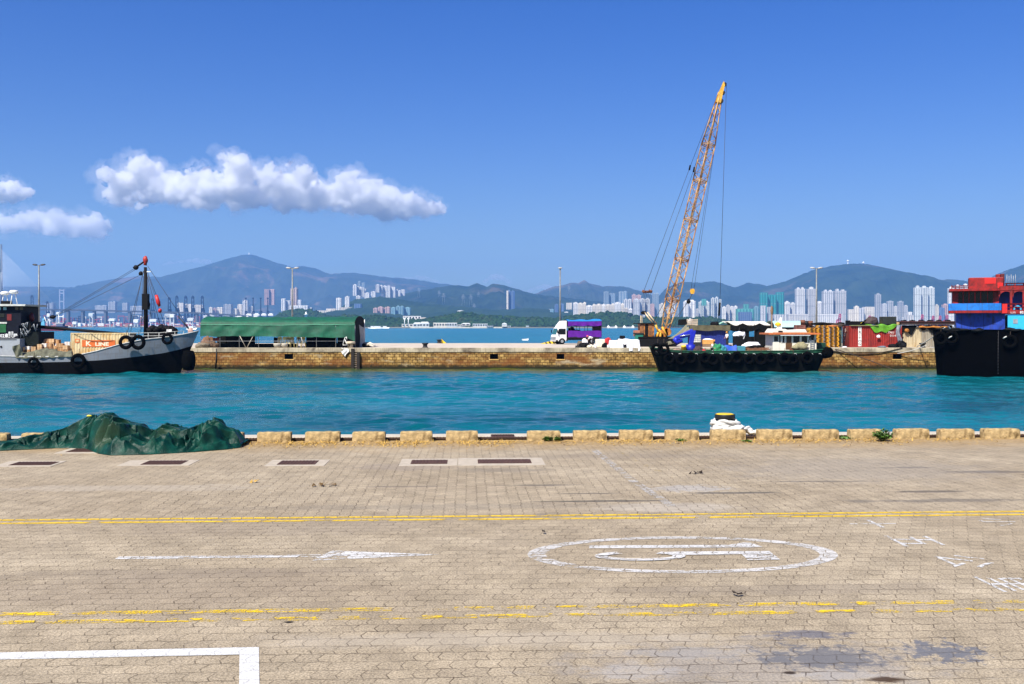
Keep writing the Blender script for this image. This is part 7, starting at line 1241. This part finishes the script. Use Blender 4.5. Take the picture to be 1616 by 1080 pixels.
mb.build('black_gear', BLACK, t); MB().blob(tuple(L(301, 523.5, 101)), (.32, .25, .35), 2, .4).blob(tuple(L(306, 526, 101)), (.28, .25, .2), 5, .4).build('bow_bundle', mat('pale_pink_cloth', (.52, .32, .26), .9, var=.3), t); MB().cyl(L(228, 536.3, 98.95) + Vector((0, -.03, .0)), L(262, 532.8, 99.65) + Vector((0, -.03, 0)), .08, .08, 6).build('white_rubbing_strake', WHITE, t)
# cargo on the lighter
KC = mat('cream_container_paint', (.66, .54, .31), .6, var=.15, scale=.8, stain=(.52, .27, .05), sscale=.9, samt=.44, streak=(.38, .20, .05)); D = 99.7; x0 = PX(111.5, D); zz = PZ(525.5, D) - 2.35
t2 = container(x0, D, 5.75, 2.35, 2.2, KC, 'shipping_container', 'rust streaked cream container with an orange lettered band on the lighter', .30, z=zz); OB = mat('orange_letter_band', (.62, .13, .02), .6, var=.15, stain=(.50, .30, .15), samt=.3)
MB().box(1.15, -.012, .95, 4.45, -.002, 1.62).build('orange_band', OB, t2); CLT = mat('cream_lettering', (.78, .70, .50), .6); text('K', .66, CLT, t2, (1.5, -.016, 1.06), ext=.002, bold=.02, sx=1.25); text('LINE', .50, CLT, t2, (2.45, -.016, 1.06), ext=.002, bold=.02, sx=1.35); MB().box(.45, -.012, 1.35, .9, -.002, 1.75).build('orange_mark', OB, t2); MB().box(.52, -.016, 1.45, .84, -.012, 1.66).build('mark_field', KC, t2)
for a_, b_ in (((.3, 2.3), (2.2, 1.5)), ((2.0, 2.3), (3.4, 1.45)), ((2.2, 1.5), (4.3, 1.6))): MB().tube([(a_[0] + (b_[0] - a_[0]) * i / 8, -.05, a_[1] + (b_[1] - a_[1]) * i / 8 - .3 * (i / 8) * (1 - i / 8)) for i in range(9)], .018, 4).build('lashing', ROPEB, t2)
ZD = lz(563) - .45 + WZ; rg = random.Random(5)
CBm = [mat('brown_carton', (.40, .21, .085), .8, var=.15), mat('dark_brown_carton', (.26, .12, .05), .8, var=.15), mat('orange_carton', (.62, .22, .035), .7, var=.1), mat('white_carton', (.72, .70, .66), .8, var=.06), mat('buff_carton', (.55, .36, .19), .8, var=.12)]
CN_ = ['mid brown', 'dark brown', 'orange', 'white', 'buff']; seen = {}
bt = None
for (px, D, n_) in [(36, 99.2, 3), (41, 99.9, 3), (46, 99.4, 3), (50, 100.6, 4), (54, 99.5, 3), (59, 100.2, 4), (63, 99.4, 4), (67, 100.8, 5), (71, 99.7, 4), (75, 100.4, 5), (79, 99.5, 4), (83, 100.3, 5), (87, 99.6, 4), (92, 100.4, 5), (96, 99.5, 4), (100, 100.1, 4), (104, 99.4, 3), (107.5, 100.0, 4)]:
    z = ZD
    for j in range(n_ + 1):
        k = rg.choice([0, 0, 1, 2, 3, 4, 4]); w, h, d = rg.uniform(.38, .62), rg.uniform(.27, .42), rg.uniform(.35, .5); t3 = thing('carton', '', 'carton', (PX(px, D) + rg.uniform(-.06, .06), D, z), rg.uniform(-.3, .3), 'cartons heaped on the lighter')
        t3['label'] = '%s carton in the heap of cartons between the lighter cabin and container' % CN_[k]
        MB().box(-w / 2, -d / 2, 0, w / 2, d / 2, h).build('box', CBm[k], t3); MB().box(-.03, -d / 2 - .003, 0, .03, d / 2 + .003, h + .003).build('tape', CBm[4 if k != 4 else 0], t3); z += h + .005
def ftp(a, b): px = 26 + 88 * a; p0 = P(px, 553.5 + 3 * math.sin(a * 9) - 2 * a, 98.9); p1 = P(px, 566 - 4 * abs(a - .25) , 97.85); p = p0.lerp(p1, b); return (p.x, p.y - .12 * math.sin(math.pi * b) + .08 * math.sin(a * 40 + b * 5), p.z + .13 * mnoise.noise(Vector((a * 16, b * 3, 2))) + .10 * math.sin(math.pi * b))
o = MB().grid(ftp, 90, 14).build('grey_green_tarpaulin', mat('grey_green_canvas', (.115, .115, .075), .85, var=.4, scale=3, bump=.6, bscale=4, stain=(.06, .055, .035), samt=.42)); tag(o, 'creased grey green tarpaulin slung along the side of the lighter', 'tarpaulin')
o = MB().grid(lambda a, b: (PX(20 + 12 * a + 4 * b, 98.0), 97.95 - .1 * math.sin(b * 6 + a * 7), PZ(547 + 17 * b - 4 * a * (1 - b), 98.0)), 10, 12).build('grey_green_tarpaulin', _mc['grey_green_canvas']); tag(o, 'hanging left end of grey green tarpaulin by the lighter cabin', 'tarpaulin')
for i, (px, py, r, lab, D) in enumerate([(53, 573, .54, 'tyre hung below the tarpaulin on the grey lighter', 97.75), (123.5, 570, .72, 'big tyre hung at the left edge of the cream container', 97.7), (198.5, 540.5, .66, 'tyre with a pale hub hung at the bow shoulder of the lighter, left of two', 97.6), (218, 540.5, .70, 'black tyre hung at the bow shoulder of the lighter, right of two', 97.8), (264, 535, .55, 'worn tyre hung near the bow tip of the lighter', 99.2)]): tyre(P(px, py, D), r, lab, .2 * i, 0, 'tyres hung on the grey lighter')
o = MB().lathe([(.02, -1.05), (.5, -.95), (.66, -.5), (.7, 0), (.66, .5), (.5, .95), (.02, 1.05)], 18).build('rubber_fender', TY, loc=P(297.5, 569, 100.6)); tag(o, 'big black rubber fender between the bow of the lighter and the pier', 'fender')
# ---- green and black barge, centre right
BY = 103.6; t = thing('work_barge', 'black hulled work barge with a green rim and a white cabin', 'boat', (0, BY, WZ)); KG = mat('barge_green_rim', (.012, .075, .035), .6, var=.4, stain=(.01, .03, .02), samt=.4); KB = mat('barge_black_hull', (.0025, .003, .003), .75, var=.4, stain=(.004, .010, .006), samt=.35, spec=.08)
def bz(py, D=101.2): return PZ(py, D) - WZ
st = [(PX(1029, 102.4), .9, .6, bz(549), bz(551), 1.15), (PX(1040, 101.6), 2.0, 1.6, bz(550.5), bz(552.5), .75), (PX(1060, 101.2), 2.5, 2.2, bz(553), bz(555.5), .25), (PX(1100, 101.2), 2.55, 2.35, bz(554.5), bz(558), 0), (PX(1260, 101.2), 2.55, 2.35, bz(554), bz(558), 0), (PX(1290, 101.2), 2.4, 2.2, bz(552.5), bz(557), -.6), (PX(1305, 101.8), 1.9, 1.4, bz(551), bz(555.5), -1.1)]
hull(t, st, KG, KB, DW, KG, 44, .35)
def L(px, py, D=103.6): p = P(px, py, D); return Vector((p.x, p.y - BY, p.z - WZ))
cw = mat('cream_cabin_paint', (.74, .70, .58), .5, var=.08, stain=(.5, .38, .2), samt=.25); zc0 = bz(556, 102)
xa, xb = L(1220, 0, 102).x, L(1289, 0, 102).x; cab = MB().box(xa, -1.5, zc0, L(1230, 0, 102).x, 1.5, bz(529, 102)).box(L(1230, 0, 102).x, -1.45, zc0, xb, 1.5, bz(541, 102)).box(L(1276, 0, 102).x, -1.5, bz(541, 102), xb, 1.5, bz(537, 102)).build('cabin', cw, t)
for px in (1234, 1240, 1251, 1264, 1276, 1287): MB().box(L(px, 0, 102).x - .09, -1.5, bz(541, 102), L(px, 0, 102).x + .09, 1.5, bz(528.5, 102)).build('pillar', cw, cab)
for (a, b) in ((1234.5, 1239.5), (1253, 1263.5), (1265, 1275.5), (1277.5, 1286)): MB().box(L(a, 0, 102).x, -1.40, bz(540.5, 102), L(b, 0, 102).x, 1.4, bz(529, 102)).build('window', GLASS, cab)
MB().box(L(1240.5, 0, 102).x, -1.47, bz(552, 102), L(1250.5, 0, 102).x, -1.38, bz(529, 102)).build('doorway', mat('brown_doorway', (.10, .045, .015), .7), cab); MB().box(L(1222, 0, 102).x, -1.54, bz(539, 102), L(1228, 0, 102).x, -1.49, bz(531, 102)).build('window', GLASS, cab)
MB().box(L(1212, 0, 102).x, -2.05, bz(528.2, 102), L(1293, 0, 102).x, 2.0, bz(525.6, 102)).build('roof_edge', mat('orange_roof_edge', (.55, .15, .04), .6, var=.3), cab); MB().box(L(1230, 0, 102).x, -2.0, bz(530, 102), L(1277, 0, 102).x, 1.9, bz(528.1, 102)).build('roof_fascia', WHITE, cab)
MB().prism([(L(1218, 0, 102).x, bz(525.7, 102)), (L(1275, 0, 102).x, bz(525.7, 102)), (L(1272, 0, 102).x, bz(520, 102)), (L(1245, 0, 102).x, bz(521.5, 102)), (L(1240, 0, 102).x, bz(519.5, 102)), (L(1223, 0, 102).x, bz(518.8, 102))], -1.5, 1.5).build('upper_roof', cw, cab, bevel=.08); MB().box(L(1228.5, 0, 102).x, -1.54, bz(524.6, 102), L(1235.5, 0, 102).x, -1.5, bz(522.2, 102)).build('roof_vent', BLACK, cab)
MB().prism([(L(1232, 0, 102).x, bz(519, 102)), (L(1240, 0, 102).x, bz(519.6, 102)), (L(1239.5, 0, 102).x, bz(505, 102)), (L(1240, 0, 102).x, bz(501, 102)), (L(1237.6, 0, 102).x, bz(501, 102))], -.15, .15).build('signal_mast', WHITE, cab); MB().blob(tuple(L(1227.5, 512, 103.5)), (.32, .3, .2), 2, .2).cyl(L(1227.5, 513, 103.5), L(1227.5, 520, 103.5), .06).build('searchlight', YELLOW, cab)
mb = MB()
for i in range(5): mb.box(L(1281, 0, 101.6).x, -1.62, bz(551 - i * 3.2, 102), L(1286.5, 0, 101.6).x, -1.55, bz(550.4 - i * 3.2, 102))
for px in (1281, 1286.5): mb.box(L(px, 0, 101.6).x - .03, -1.62, bz(553, 102), L(px, 0, 101.6).x + .03, -1.56, bz(533, 102))
mb.build('ladder', STEEL, cab); MB().blob(tuple(L(1265, 547, 101.9)), (.75, .25, .42), 2, .6, 3).blob(tuple(L(1255, 549, 101.9)), (.4, .25, .3), 4, .6, 3).build('hung_nets', mat('olive_hung_net', (.26, .23, .13), .9, var=.4, scale=8), cab); MB().box(L(1247, 0, 101.9).x, -1.75, zc0, L(1253, 0, 101.9).x, -1.46, bz(548, 102)).build('step', RUST, cab)
MB().box(*L(1290, 554, 103), *(L(1303, 541, 103) + Vector((0, .8, 0)))).build('stern_bulkhead', mat('dark_green_bulk', (.01, .05, .03), .6), t)
# blue loader arm on the barge
BA = mat('loader_blue', (.012, .02, .38), .45, var=.25, scale=2, stain=(.02, .02, .12), samt=.3); t2 = thing('loader_crane', 'bright blue folding loader arm standing on the work barge', 'loader crane', (PX(1090.5, 102.6), 102.6, bz(556) + WZ))
def M(px, py): p = P(px, py, 102.6); return Vector((p.x - t2.location.x, 0, p.z - t2.location.z))
MB().cyl((-.05, 0, 0), (-.05, 0, .75), .5, .45, 12).build('pedestal', BA, t2); MB().add([M(1087, 545) + Vector((0, -.3, 0)), M(1093, 545) + Vector((0, -.3, 0)), M(1098, 522) + Vector((0, -.3, 0)), M(1089, 522) + Vector((0, -.3, 0)), M(1087, 545) + Vector((0, .3, 0)), M(1093, 545) + Vector((0, .3, 0)), M(1098, 522) + Vector((0, .3, 0)), M(1089, 522) + Vector((0, .3, 0))], [(0, 1, 2, 3), (7, 6, 5, 4), (0, 4, 5, 1), (1, 5, 6, 2), (2, 6, 7, 3), (3, 7, 4, 0)]).build('column', BA, t2, bevel=.05)
mb = MB(); A, B = M(1094, 524), M(1067, 534); d = (B - A).normalized(); up = Vector((-d.z, 0, d.x)); V = []
for y in (-.22, .22): V += [A + up * .34 + Vector((0, y, 0)), A - up * .34 + Vector((0, y, 0)), B - up * .2 + Vector((0, y, 0)), B + up * .2 + Vector((0, y, 0))]
mb.add(V, [(0, 1, 2, 3), (7, 6, 5, 4), (0, 4, 5, 1), (1, 5, 6, 2), (2, 6, 7, 3), (3, 7, 4, 0)]); mb.build('main_arm', BA, t2, bevel=.04); MB().tube([M(1069, 533), M(1066, 537), M(1068, 540.5), M(1077, 538)], [.25, .3, .3, .16], 8).build('folded_tip', BA, t2); MB().cyl(M(1072, 534.5) + Vector((0, -.3, .25)), M(1088, 530) + Vector((0, -.3, .1)), .06).build('hydraulic_ram', mat('bright_ram', (.6, .62, .65), .3, .8), t2)
t2 = thing('yellow_drum', 'yellow lidded drum beside the blue loader arm', 'drum', (PX(1079, 102.2), 102.2, bz(557) + WZ)); MB().lathe([(.26, 0), (.26, .55), (.28, .56), (.28, .6), (.22, .72), (.02, .74)], 16).build('drum_body', mat('drum_yellow', (.78, .48, .02), .45), t2); MB().lathe([(.285, .60), (.2, .73), (.02, .76)], 16).build('lid', mat('drum_lid', (.85, .62, .05), .45), t2)
def bheap(name, px, w, h, m, lab, cat_, seed, D=102.2, z=0.0, n_=3, d=.8): heap(name, px, D, w, d, h, m, lab, cat_, seed, bz(558) + WZ + .0 + z, n_=n_)
bheap('scrap_heap', 1050, 1.5, .5, mat('scrap_mixed', (.20, .14, .10), .9, var=.6, scale=6), 'low scrap heap on the left end of the work barge', 'scrap', 71); bheap('scrap_heap', 1068, 1.2, .42, mat('scrap_pink', (.28, .17, .13), .9, var=.6, scale=6), 'pinkish scrap heap left of the yellow drum', 'scrap', 72); bheap('red_cloth', 1108, .8, .45, mat('red_cloth', (.42, .02, .025), .8), 'red cloth on the barge deck right of the blue loader', 'cloth', 73); bheap('dark_gear', 1101, .8, .7, mat('dark_gear', (.05, .03, .03), .8), 'dark gear just right of the blue loader pedestal', 'gear', 74)
bheap('green_net', 1132, .95, .95, mat('bright_green_net', (.02, .20, .08), .85, var=.5, scale=6), 'green net heap beside the crouching person', 'net', 75); bheap('teal_net', 1141, .9, .75, mat('teal_net', (.03, .20, .24), .85, var=.5, scale=6), 'teal net heap right of the green net', 'net', 76); bheap('white_bag', 1125, .55, .28, WS_, 'white bag at the feet of the crouching person', 'bag', 77, 101.7)
o = MB().grid(lambda a, b: (1.25 * a, -.55 * b, .78 + .06 * math.sin(a * 8) - .7 * b), 16, 6).build('blue_tarpaulin', mat('blue_tarpaulin', (.02, .08, .42), .6, var=.25), loc=(PX(1143, 102.4), 102.4, bz(558) + WZ)); tag(o, 'blue tarpaulin hung amidships on the work barge', 'tarpaulin'); o = MB().box(0, 0, 0, .95, .6, .72).build('teal_crate', mat('teal_plastic', (.05, .24, .30), .6, var=.2), loc=(PX(1162, 102.3), 102.3, bz(558) + WZ), bevel=.03); tag(o, 'teal crate right of the blue tarpaulin on the barge', 'crate')
o = MB().box(0, 0, 0, 1.05, .5, .42).build('storage_chest', BLACK, loc=(PX(1139, 103.6), 103.6, bz(552) + WZ), bevel=.03); tag(o, 'black chest behind the blue tarpaulin', 'chest'); t2 = thing('timber_stack', 'brown timber stack on the barge deck left of the cabin', 'timber', (PX(1178, 102.6), 102.6, bz(557) + WZ)); rg = random.Random(3); mb = MB()
for i in range(16): mb.box(-.2 + rg.uniform(-.1, .3), -.4 + .2 * (i % 4), .13 * (i // 4), 2.1 + rg.uniform(-.3, .3), -.25 + .2 * (i % 4), .13 * (i // 4) + .11)
mb.build('plank', mat('red_brown_timber', (.20, .085, .04), .85, var=.35, scale=3), t2); bheap('dark_gear', 1192, 1.6, .3, NETB, 'dark gear lying on the brown timber stack', 'gear', 78, 102.7, .5); bheap('buff_sacks', 1172, .7, .6, WK, 'buff sacks left of the brown timber stack', 'sacks', 79, 102.8)
person('person in white and black crouching among nets on the barge', (PX(1124, 102.5), 102.5, bz(558) + WZ), R(300), CROUCH, CW, CD, BLACK, sc=1.0)
GRT = ['tyre at the bow of the work barge, highest', 'second tyre from the bow of the work barge', 'third tyre from the bow of the work barge'] 
k = 0
for px in range(1056, 1290, 18):
    D = 101.0 - .1; tyre(P(px + 2.5 * math.sin(k * 2.7), 566.5 + 1.6 * math.sin(k * 1.9), D), .56 + .06 * math.sin(k * 3.3), '%s of the row of tyres along the near side of the work barge' % ORD[k], .3 * k, 0, 'tyres along the work barge', True, .42); k += 1
tyre(P(1037, 552, 101.3), .62, 'tyre lashed on the left tip of the work barge', .1, R(-25), 'tyres along the work barge'); tyre(P(1047, 551.5, 100.9), .58, 'tyre lashed just right of the left tip of the barge', .4, R(-10), 'tyres along the work barge')
o = MB().lathe([(.02, -.62), (.45, -.6), (.56, -.3), (.58, 0), (.56, .3), (.45, .6), (.02, .62)], 18).build('rubber_fender', TY, loc=P(1303.5, 557, 101.7)); o.rotation_euler = (R(78), 0, R(30)); tag(o, 'round black rubber fender at the right end of the work barge', 'fender')
mb = MB()
for i, px in enumerate(range(1058, 1295, 13)): p = P(px, 558.5, 100.92); mb.tube([p, p + Vector((.18, -.05, .03)), p + Vector((.26, -.05, -.12))], .025, 5)
o = mb.build('lashing_rope', ROPEW); tag(o, 'white rope lashings along the green rim of the barge', 'rope')
# ---- blue and red vessel, right
BY = 96.0; t = thing('harbour_vessel', 'black hulled harbour vessel with blue deckhouse and red wheelhouse', 'boat', (0, BY, WZ)); VB = mat('vessel_black_hull', (.001, .001, .0012), .8, var=.4, spec=.02); UB = mat('deckhouse_blue', (.008, .045, .34), .55, var=.3, scale=1.2, stain=(.006, .018, .11), samt=.42, streak=(.03, .03, .10)); LBm = mat('band_light_blue', (.012, .17, .56), .55, var=.2, stain=(.02, .09, .28), samt=.38, streak=(.03, .10, .26)); RD = mat('wheelhouse_red', (.30, .009, .007), .55, var=.35, scale=1.5, stain=(.10, .006, .005), samt=.45, streak=(.09, .012, .008)); CYN = mat('deckhouse_cyan', (.03, .42, .72), .5, var=.1)
def vz(py, D=93.2): return PZ(py, D) - WZ
VPV = Vector((PX(1509, 93.6), 93.6, 0)); VR = Matrix.Rotation(R(-23), 4, 'Z') @ Matrix.Diagonal((.92, 1, 1, 1))
def VT(p): p = Vector(p); q = VPV + VR @ (Vector((p.x, p.y, 0)) - VPV); return Vector((q.x, q.y, p.z))
q_ = VT((0, BY, 0)); t.location = (q_.x, q_.y, WZ); t.rotation_euler = (0, 0, R(-23)); t.scale = (.92, 1, 1)
st = [(PX(1481, 95.0) - 1.15, .9, .5, vz(521, 94), vz(556, 94), .45), (PX(1488, 93.8) - 1.0, 2.1, 1.5, vz(520.5), vz(560), .25), (PX(1500, 93.2) - .8, 2.8, 2.4, vz(520.5), vz(566), 0), (PX(1560, 93), 3.0, 2.8, vz(521), vz(570), 0), (PX(1700, 93), 3.0, 2.8, vz(522), vz(572), 0), (PX(1880, 93), 2.9, 2.7, vz(522), vz(572), 0)]
hull(t, st, VB, VB, DW, VB, 40, .12)
def L(px, py, D=93.6): p = P(px, py, D); return Vector((p.x, p.y - BY, p.z - WZ))
def bx(nm, m, px0, px1, py0, py1, y0, y1, par=None, bev=0, D=93.6): a, b = L(px0, py1, D), L(px1, py0, D); return MB().box(a.x, y0, a.z, b.x, y1, b.z).build(nm, m, par or t, bevel=bev)
Y0 = -2.4
dh = bx('deckhouse', UB, 1509, 1584, 493, 521.5, Y0, 2.2); bx('deckhouse_aft', CYN, 1588, 1760, 497.5, 520, Y0 - .25, 2.2); bx('door', mat('dark_blue_door', (.004, .012, .09), .5), 1564.5, 1568, 500, 512, Y0 - .03, Y0); bx('panel_seam', mat('dark_blue_door', (.004, .012, .09), .5), 1517, 1517.6, 494, 521, Y0 - .02, Y0); bx('panel_seam', _mc['dark_blue_door'], 1551, 1551.7, 494, 521, Y0 - .02, Y0); bx('louvre', STEEL, 1596, 1603, 504, 511, Y0 - .28, Y0 - .25)
# curved balcony
def arcpts(px0, px1, bow, n=24): return [(L(px0 + (px1 - px0) * i / n, 0).x, Y0 - .55 - bow * math.sin(math.pi * i / n)) for i in range(n + 1)]
pl = arcpts(1497, 1578, .55); xr = pl[-1][0]; poly = pl + [(xr, 2.2), (pl[0][0], 2.2)]
MB().prism(poly, L(0, 494.5).z, L(0, 490.5).z, 'z').build('balcony_floor', RD, t); mb = MB()
for (a, b) in zip(pl[:-1], pl[1:]): mb.add([(a[0], a[1] - .02, L(0, 490.4).z), (b[0], b[1] - .02, L(0, 490.4).z), (b[0], b[1] - .02, L(0, 479.5).z), (a[0], a[1] - .02, L(0, 479.5).z), (a[0], a[1] + .06, L(0, 490.4).z), (b[0], b[1] + .06, L(0, 490.4).z), (b[0], b[1] + .06, L(0, 479.5).z), (a[0], a[1] + .06, L(0, 479.5).z)], [(0, 1, 2, 3), (7, 6, 5, 4), (3, 2, 6, 7)])
a = pl[0]; mb.box(a[0], a[1], L(0, 490.4).z, a[0] + .06, 2.2, L(0, 479.5).z); mb.build('balcony_parapet', LBm, t)
wh = bx('wheelhouse', RD, 1503, 1575, 458, 490, Y0 + .2, 1.9)
for (a, b) in ((1512.5, 1519), (1521, 1528), (1530, 1537), (1539.5, 1546), (1548, 1557), (1558.5, 1566)): bx('window', mat('wheelhouse_glass', (.006, .006, .007), .25, spec=.25), a, b, 461, 478.5, Y0 + .17, Y0 + .21, wh)
pr = arcpts(1498, 1576, .3); MB().prism(pr + [(pr[-1][0], 2.0), (pr[0][0], 2.0)], L(0, 460).z, L(0, 456.4).z, 'z').build('roof', RD, wh)
bx('funnel_house', RD, 1529, 1583, 438, 456.5, -1.3, 1.2, wh, .05); bx('bright_panel', mat('bright_red_panel', (.62, .016, .012), .5), 1554, 1571, 439, 448, -1.33, -1.3, wh); bx('funnel', RD, 1572, 1578.5, 433, 440, -.9, .2, wh, .04); bx('funnel', mat('sooty_red', (.09, .008, .008), .6), 1579, 1585, 432.4, 456, -.9, .2, wh, .04); bx('locker', mat('bright_red_panel', (.62, .016, .012), .5), 1574, 1582, 447, 455, -1.4, -1.3, wh)
mb = MB()
for px in (1502, 1508, 1514, 1521, 1528): mb.cyl(L(px, 457) + Vector((0, -.2, 0)), L(px, 452) + Vector((0, -.2, .1)), .04, .04, 5)
for py in (452.3, 454.6): mb.cyl(L(1501, py) + Vector((0, -.2, 0)), L(1529, py - 1) + Vector((0, -.2, 0)), .04, .04, 5)
mb.build('roof_railing', mat('maroon_rail', (.14, .01, .012), .5), wh)
# aft gallery with pillars
bx('gallery_roof', RD, 1576.5, 1760, 453, 459.5, Y0 - .3, 2.2); bx('gallery_floor', RD, 1578.5, 1760, 490, 495.5, Y0 - .4, 2.2); bx('gallery_wall', UB, 1576, 1760, 459.5, 490, Y0 + 1.3, Y0 + 1.4)
for px in (1593, 1612, 1632, 1652): bx('gallery_pillar', RD, px - 1.8, px + 1.8, 459.5, 490, Y0 - .28, Y0 - .05)
for px in (1578.5, 1598, 1617, 1637):
    c = L(px + 7, 464); mb = MB(); N = 10; mb.prism([(c.x - .75, c.z + .32)] + [(c.x + .62 * math.cos(math.pi - math.pi * i / N), c.z - .45 + .62 * math.sin(math.pi * i / N)) for i in range(N + 1)] + [(c.x + .75, c.z + .32)], Y0 - .26, Y0 - .1); mb.build('gallery_arch', RD, t)
mb = MB()
for py in (480.5, 486): mb.cyl(L(1578, py) + Vector((0, -.4 + Y0 + 2.4, 0)), L(1700, py) + Vector((0, -.4 + Y0 + 2.4, 0)), .05, .05, 6)
for px in range(1586, 1700, 14): mb.cyl(L(px, 490), L(px, 480.5), .05, .05, 6)
for v in range(len(mb.v)): mb.v[v] = (mb.v[v][0], Y0 - .32, mb.v[v][2])
mb.build('gallery_railing', RD, t); bx('red_locker', mat('bright_red_panel', (.62, .016, .012), .5), 1579.5, 1587, 480.5, 495, Y0 - .45, Y0 - .2)
mb = MB()
for py in (449, 452.6): mb.cyl(L(1584, py), L(1700, py), .05, .05, 6)
for px in range(1586, 1700, 13): mb.cyl(L(px, 454), L(px, 449), .07, .07, 6)
for v in range(len(mb.v)): mb.v[v] = (mb.v[v][0], Y0 - .2, mb.v[v][2])
mb.build('gallery_roof_railing', RD, t); MB().torus(tuple(L(1603, 489.5) + Vector((0, 0, 0))), .3, .09, 'y').build('life_ring', CYN, t)
text('LLYS', .22, WLT, t, tuple(Vector((L(1592, 495.2).x, Y0 - .405, L(0, 495.2).z)))); text('B21645', .30, WLT, t, tuple(Vector((L(1606, 495.4).x, Y0 - .405, L(0, 495.4).z))), bold=.006)
mb = MB()
for i in range(5): px = 1587 + 3.2 * i; mb.cyl(L(px, 456), L(px, 435 + 2 * (i % 2)), .03, .03, 5)
mb.build('whip_aerials', STEEL, t); mb = MB()
rg = random.Random(6)
for i in range(10): p = L(1500 + rg.uniform(0, 130), 521 + rg.uniform(-2, 1), 93.0); mb.blob(tuple(p), (rg.uniform(.25, .7), .3, rg.uniform(.08, .22)), i, .4)
mb.build('deck_gear', BLACK, t)
for i, (px, py, r, lab) in enumerate([(1490.5, 534.5, .62, 'tyre on the left end of the black vessel, facing the beige container'), (1508, 533, .6, 'tyre on the black vessel below the left part of the deckhouse'), (1598, 539, .6, 'tyre on the black vessel below the cyan deckhouse')]): tyre(VT(P(px, py, 92.75)), r, lab, .3 * i, R(-23), 'tyres on the black vessel')
mb = MB(); mb.tube([VT(P(1580, 522, 92.8)), VT(P(1579.5, 560, 92.8)), VT(P(1579, 590, 92.85))], .03, 5)
for i in range(14): mb.torus(tuple(VT(P(1579.5, 526 + i * 4.8, 92.8))), .05, .018, 'y', 8, 4)
o = mb.build('anchor_chain', DARK); tag(o, 'thin chain hanging down the side of the black vessel', 'chain')
for i, px in enumerate((1507.5, 1592)): o = MB().tube([VT(P(px - 2.5, 534, 92.5)), VT(P(px, 532.5, 92.4)), VT(P(px + 2.5, 531, 92.5))], .06, 5).build('rope_scrap', ROPEW); tag(o, 'white rope knot on the black side, %s of two' % ('left', 'right')[i], 'rope')
# ================================================================== HAZE
mb = MB(); mb.box(-14000, -420, -8, 14000, 15800, 1010)
hm = bpy.data.materials.new('harbour_haze'); hm.use_nodes = True; n, l = hm.node_tree.nodes, hm.node_tree.links; n.clear(); o_ = n.new('ShaderNodeOutputMaterial'); v = n.new('ShaderNodeVolumePrincipled')
v.inputs['Color'].default_value = (.21, .46, .92, 1); v.inputs['Density'].default_value = 7.4e-5; v.inputs['Anisotropy'].default_value = 0.0; l.new(v.outputs[0], o_.inputs['Volume'])
o = mb.build('haze', hm); tag(o, 'pale blue haze over the harbour', 'haze', kind='stuff')
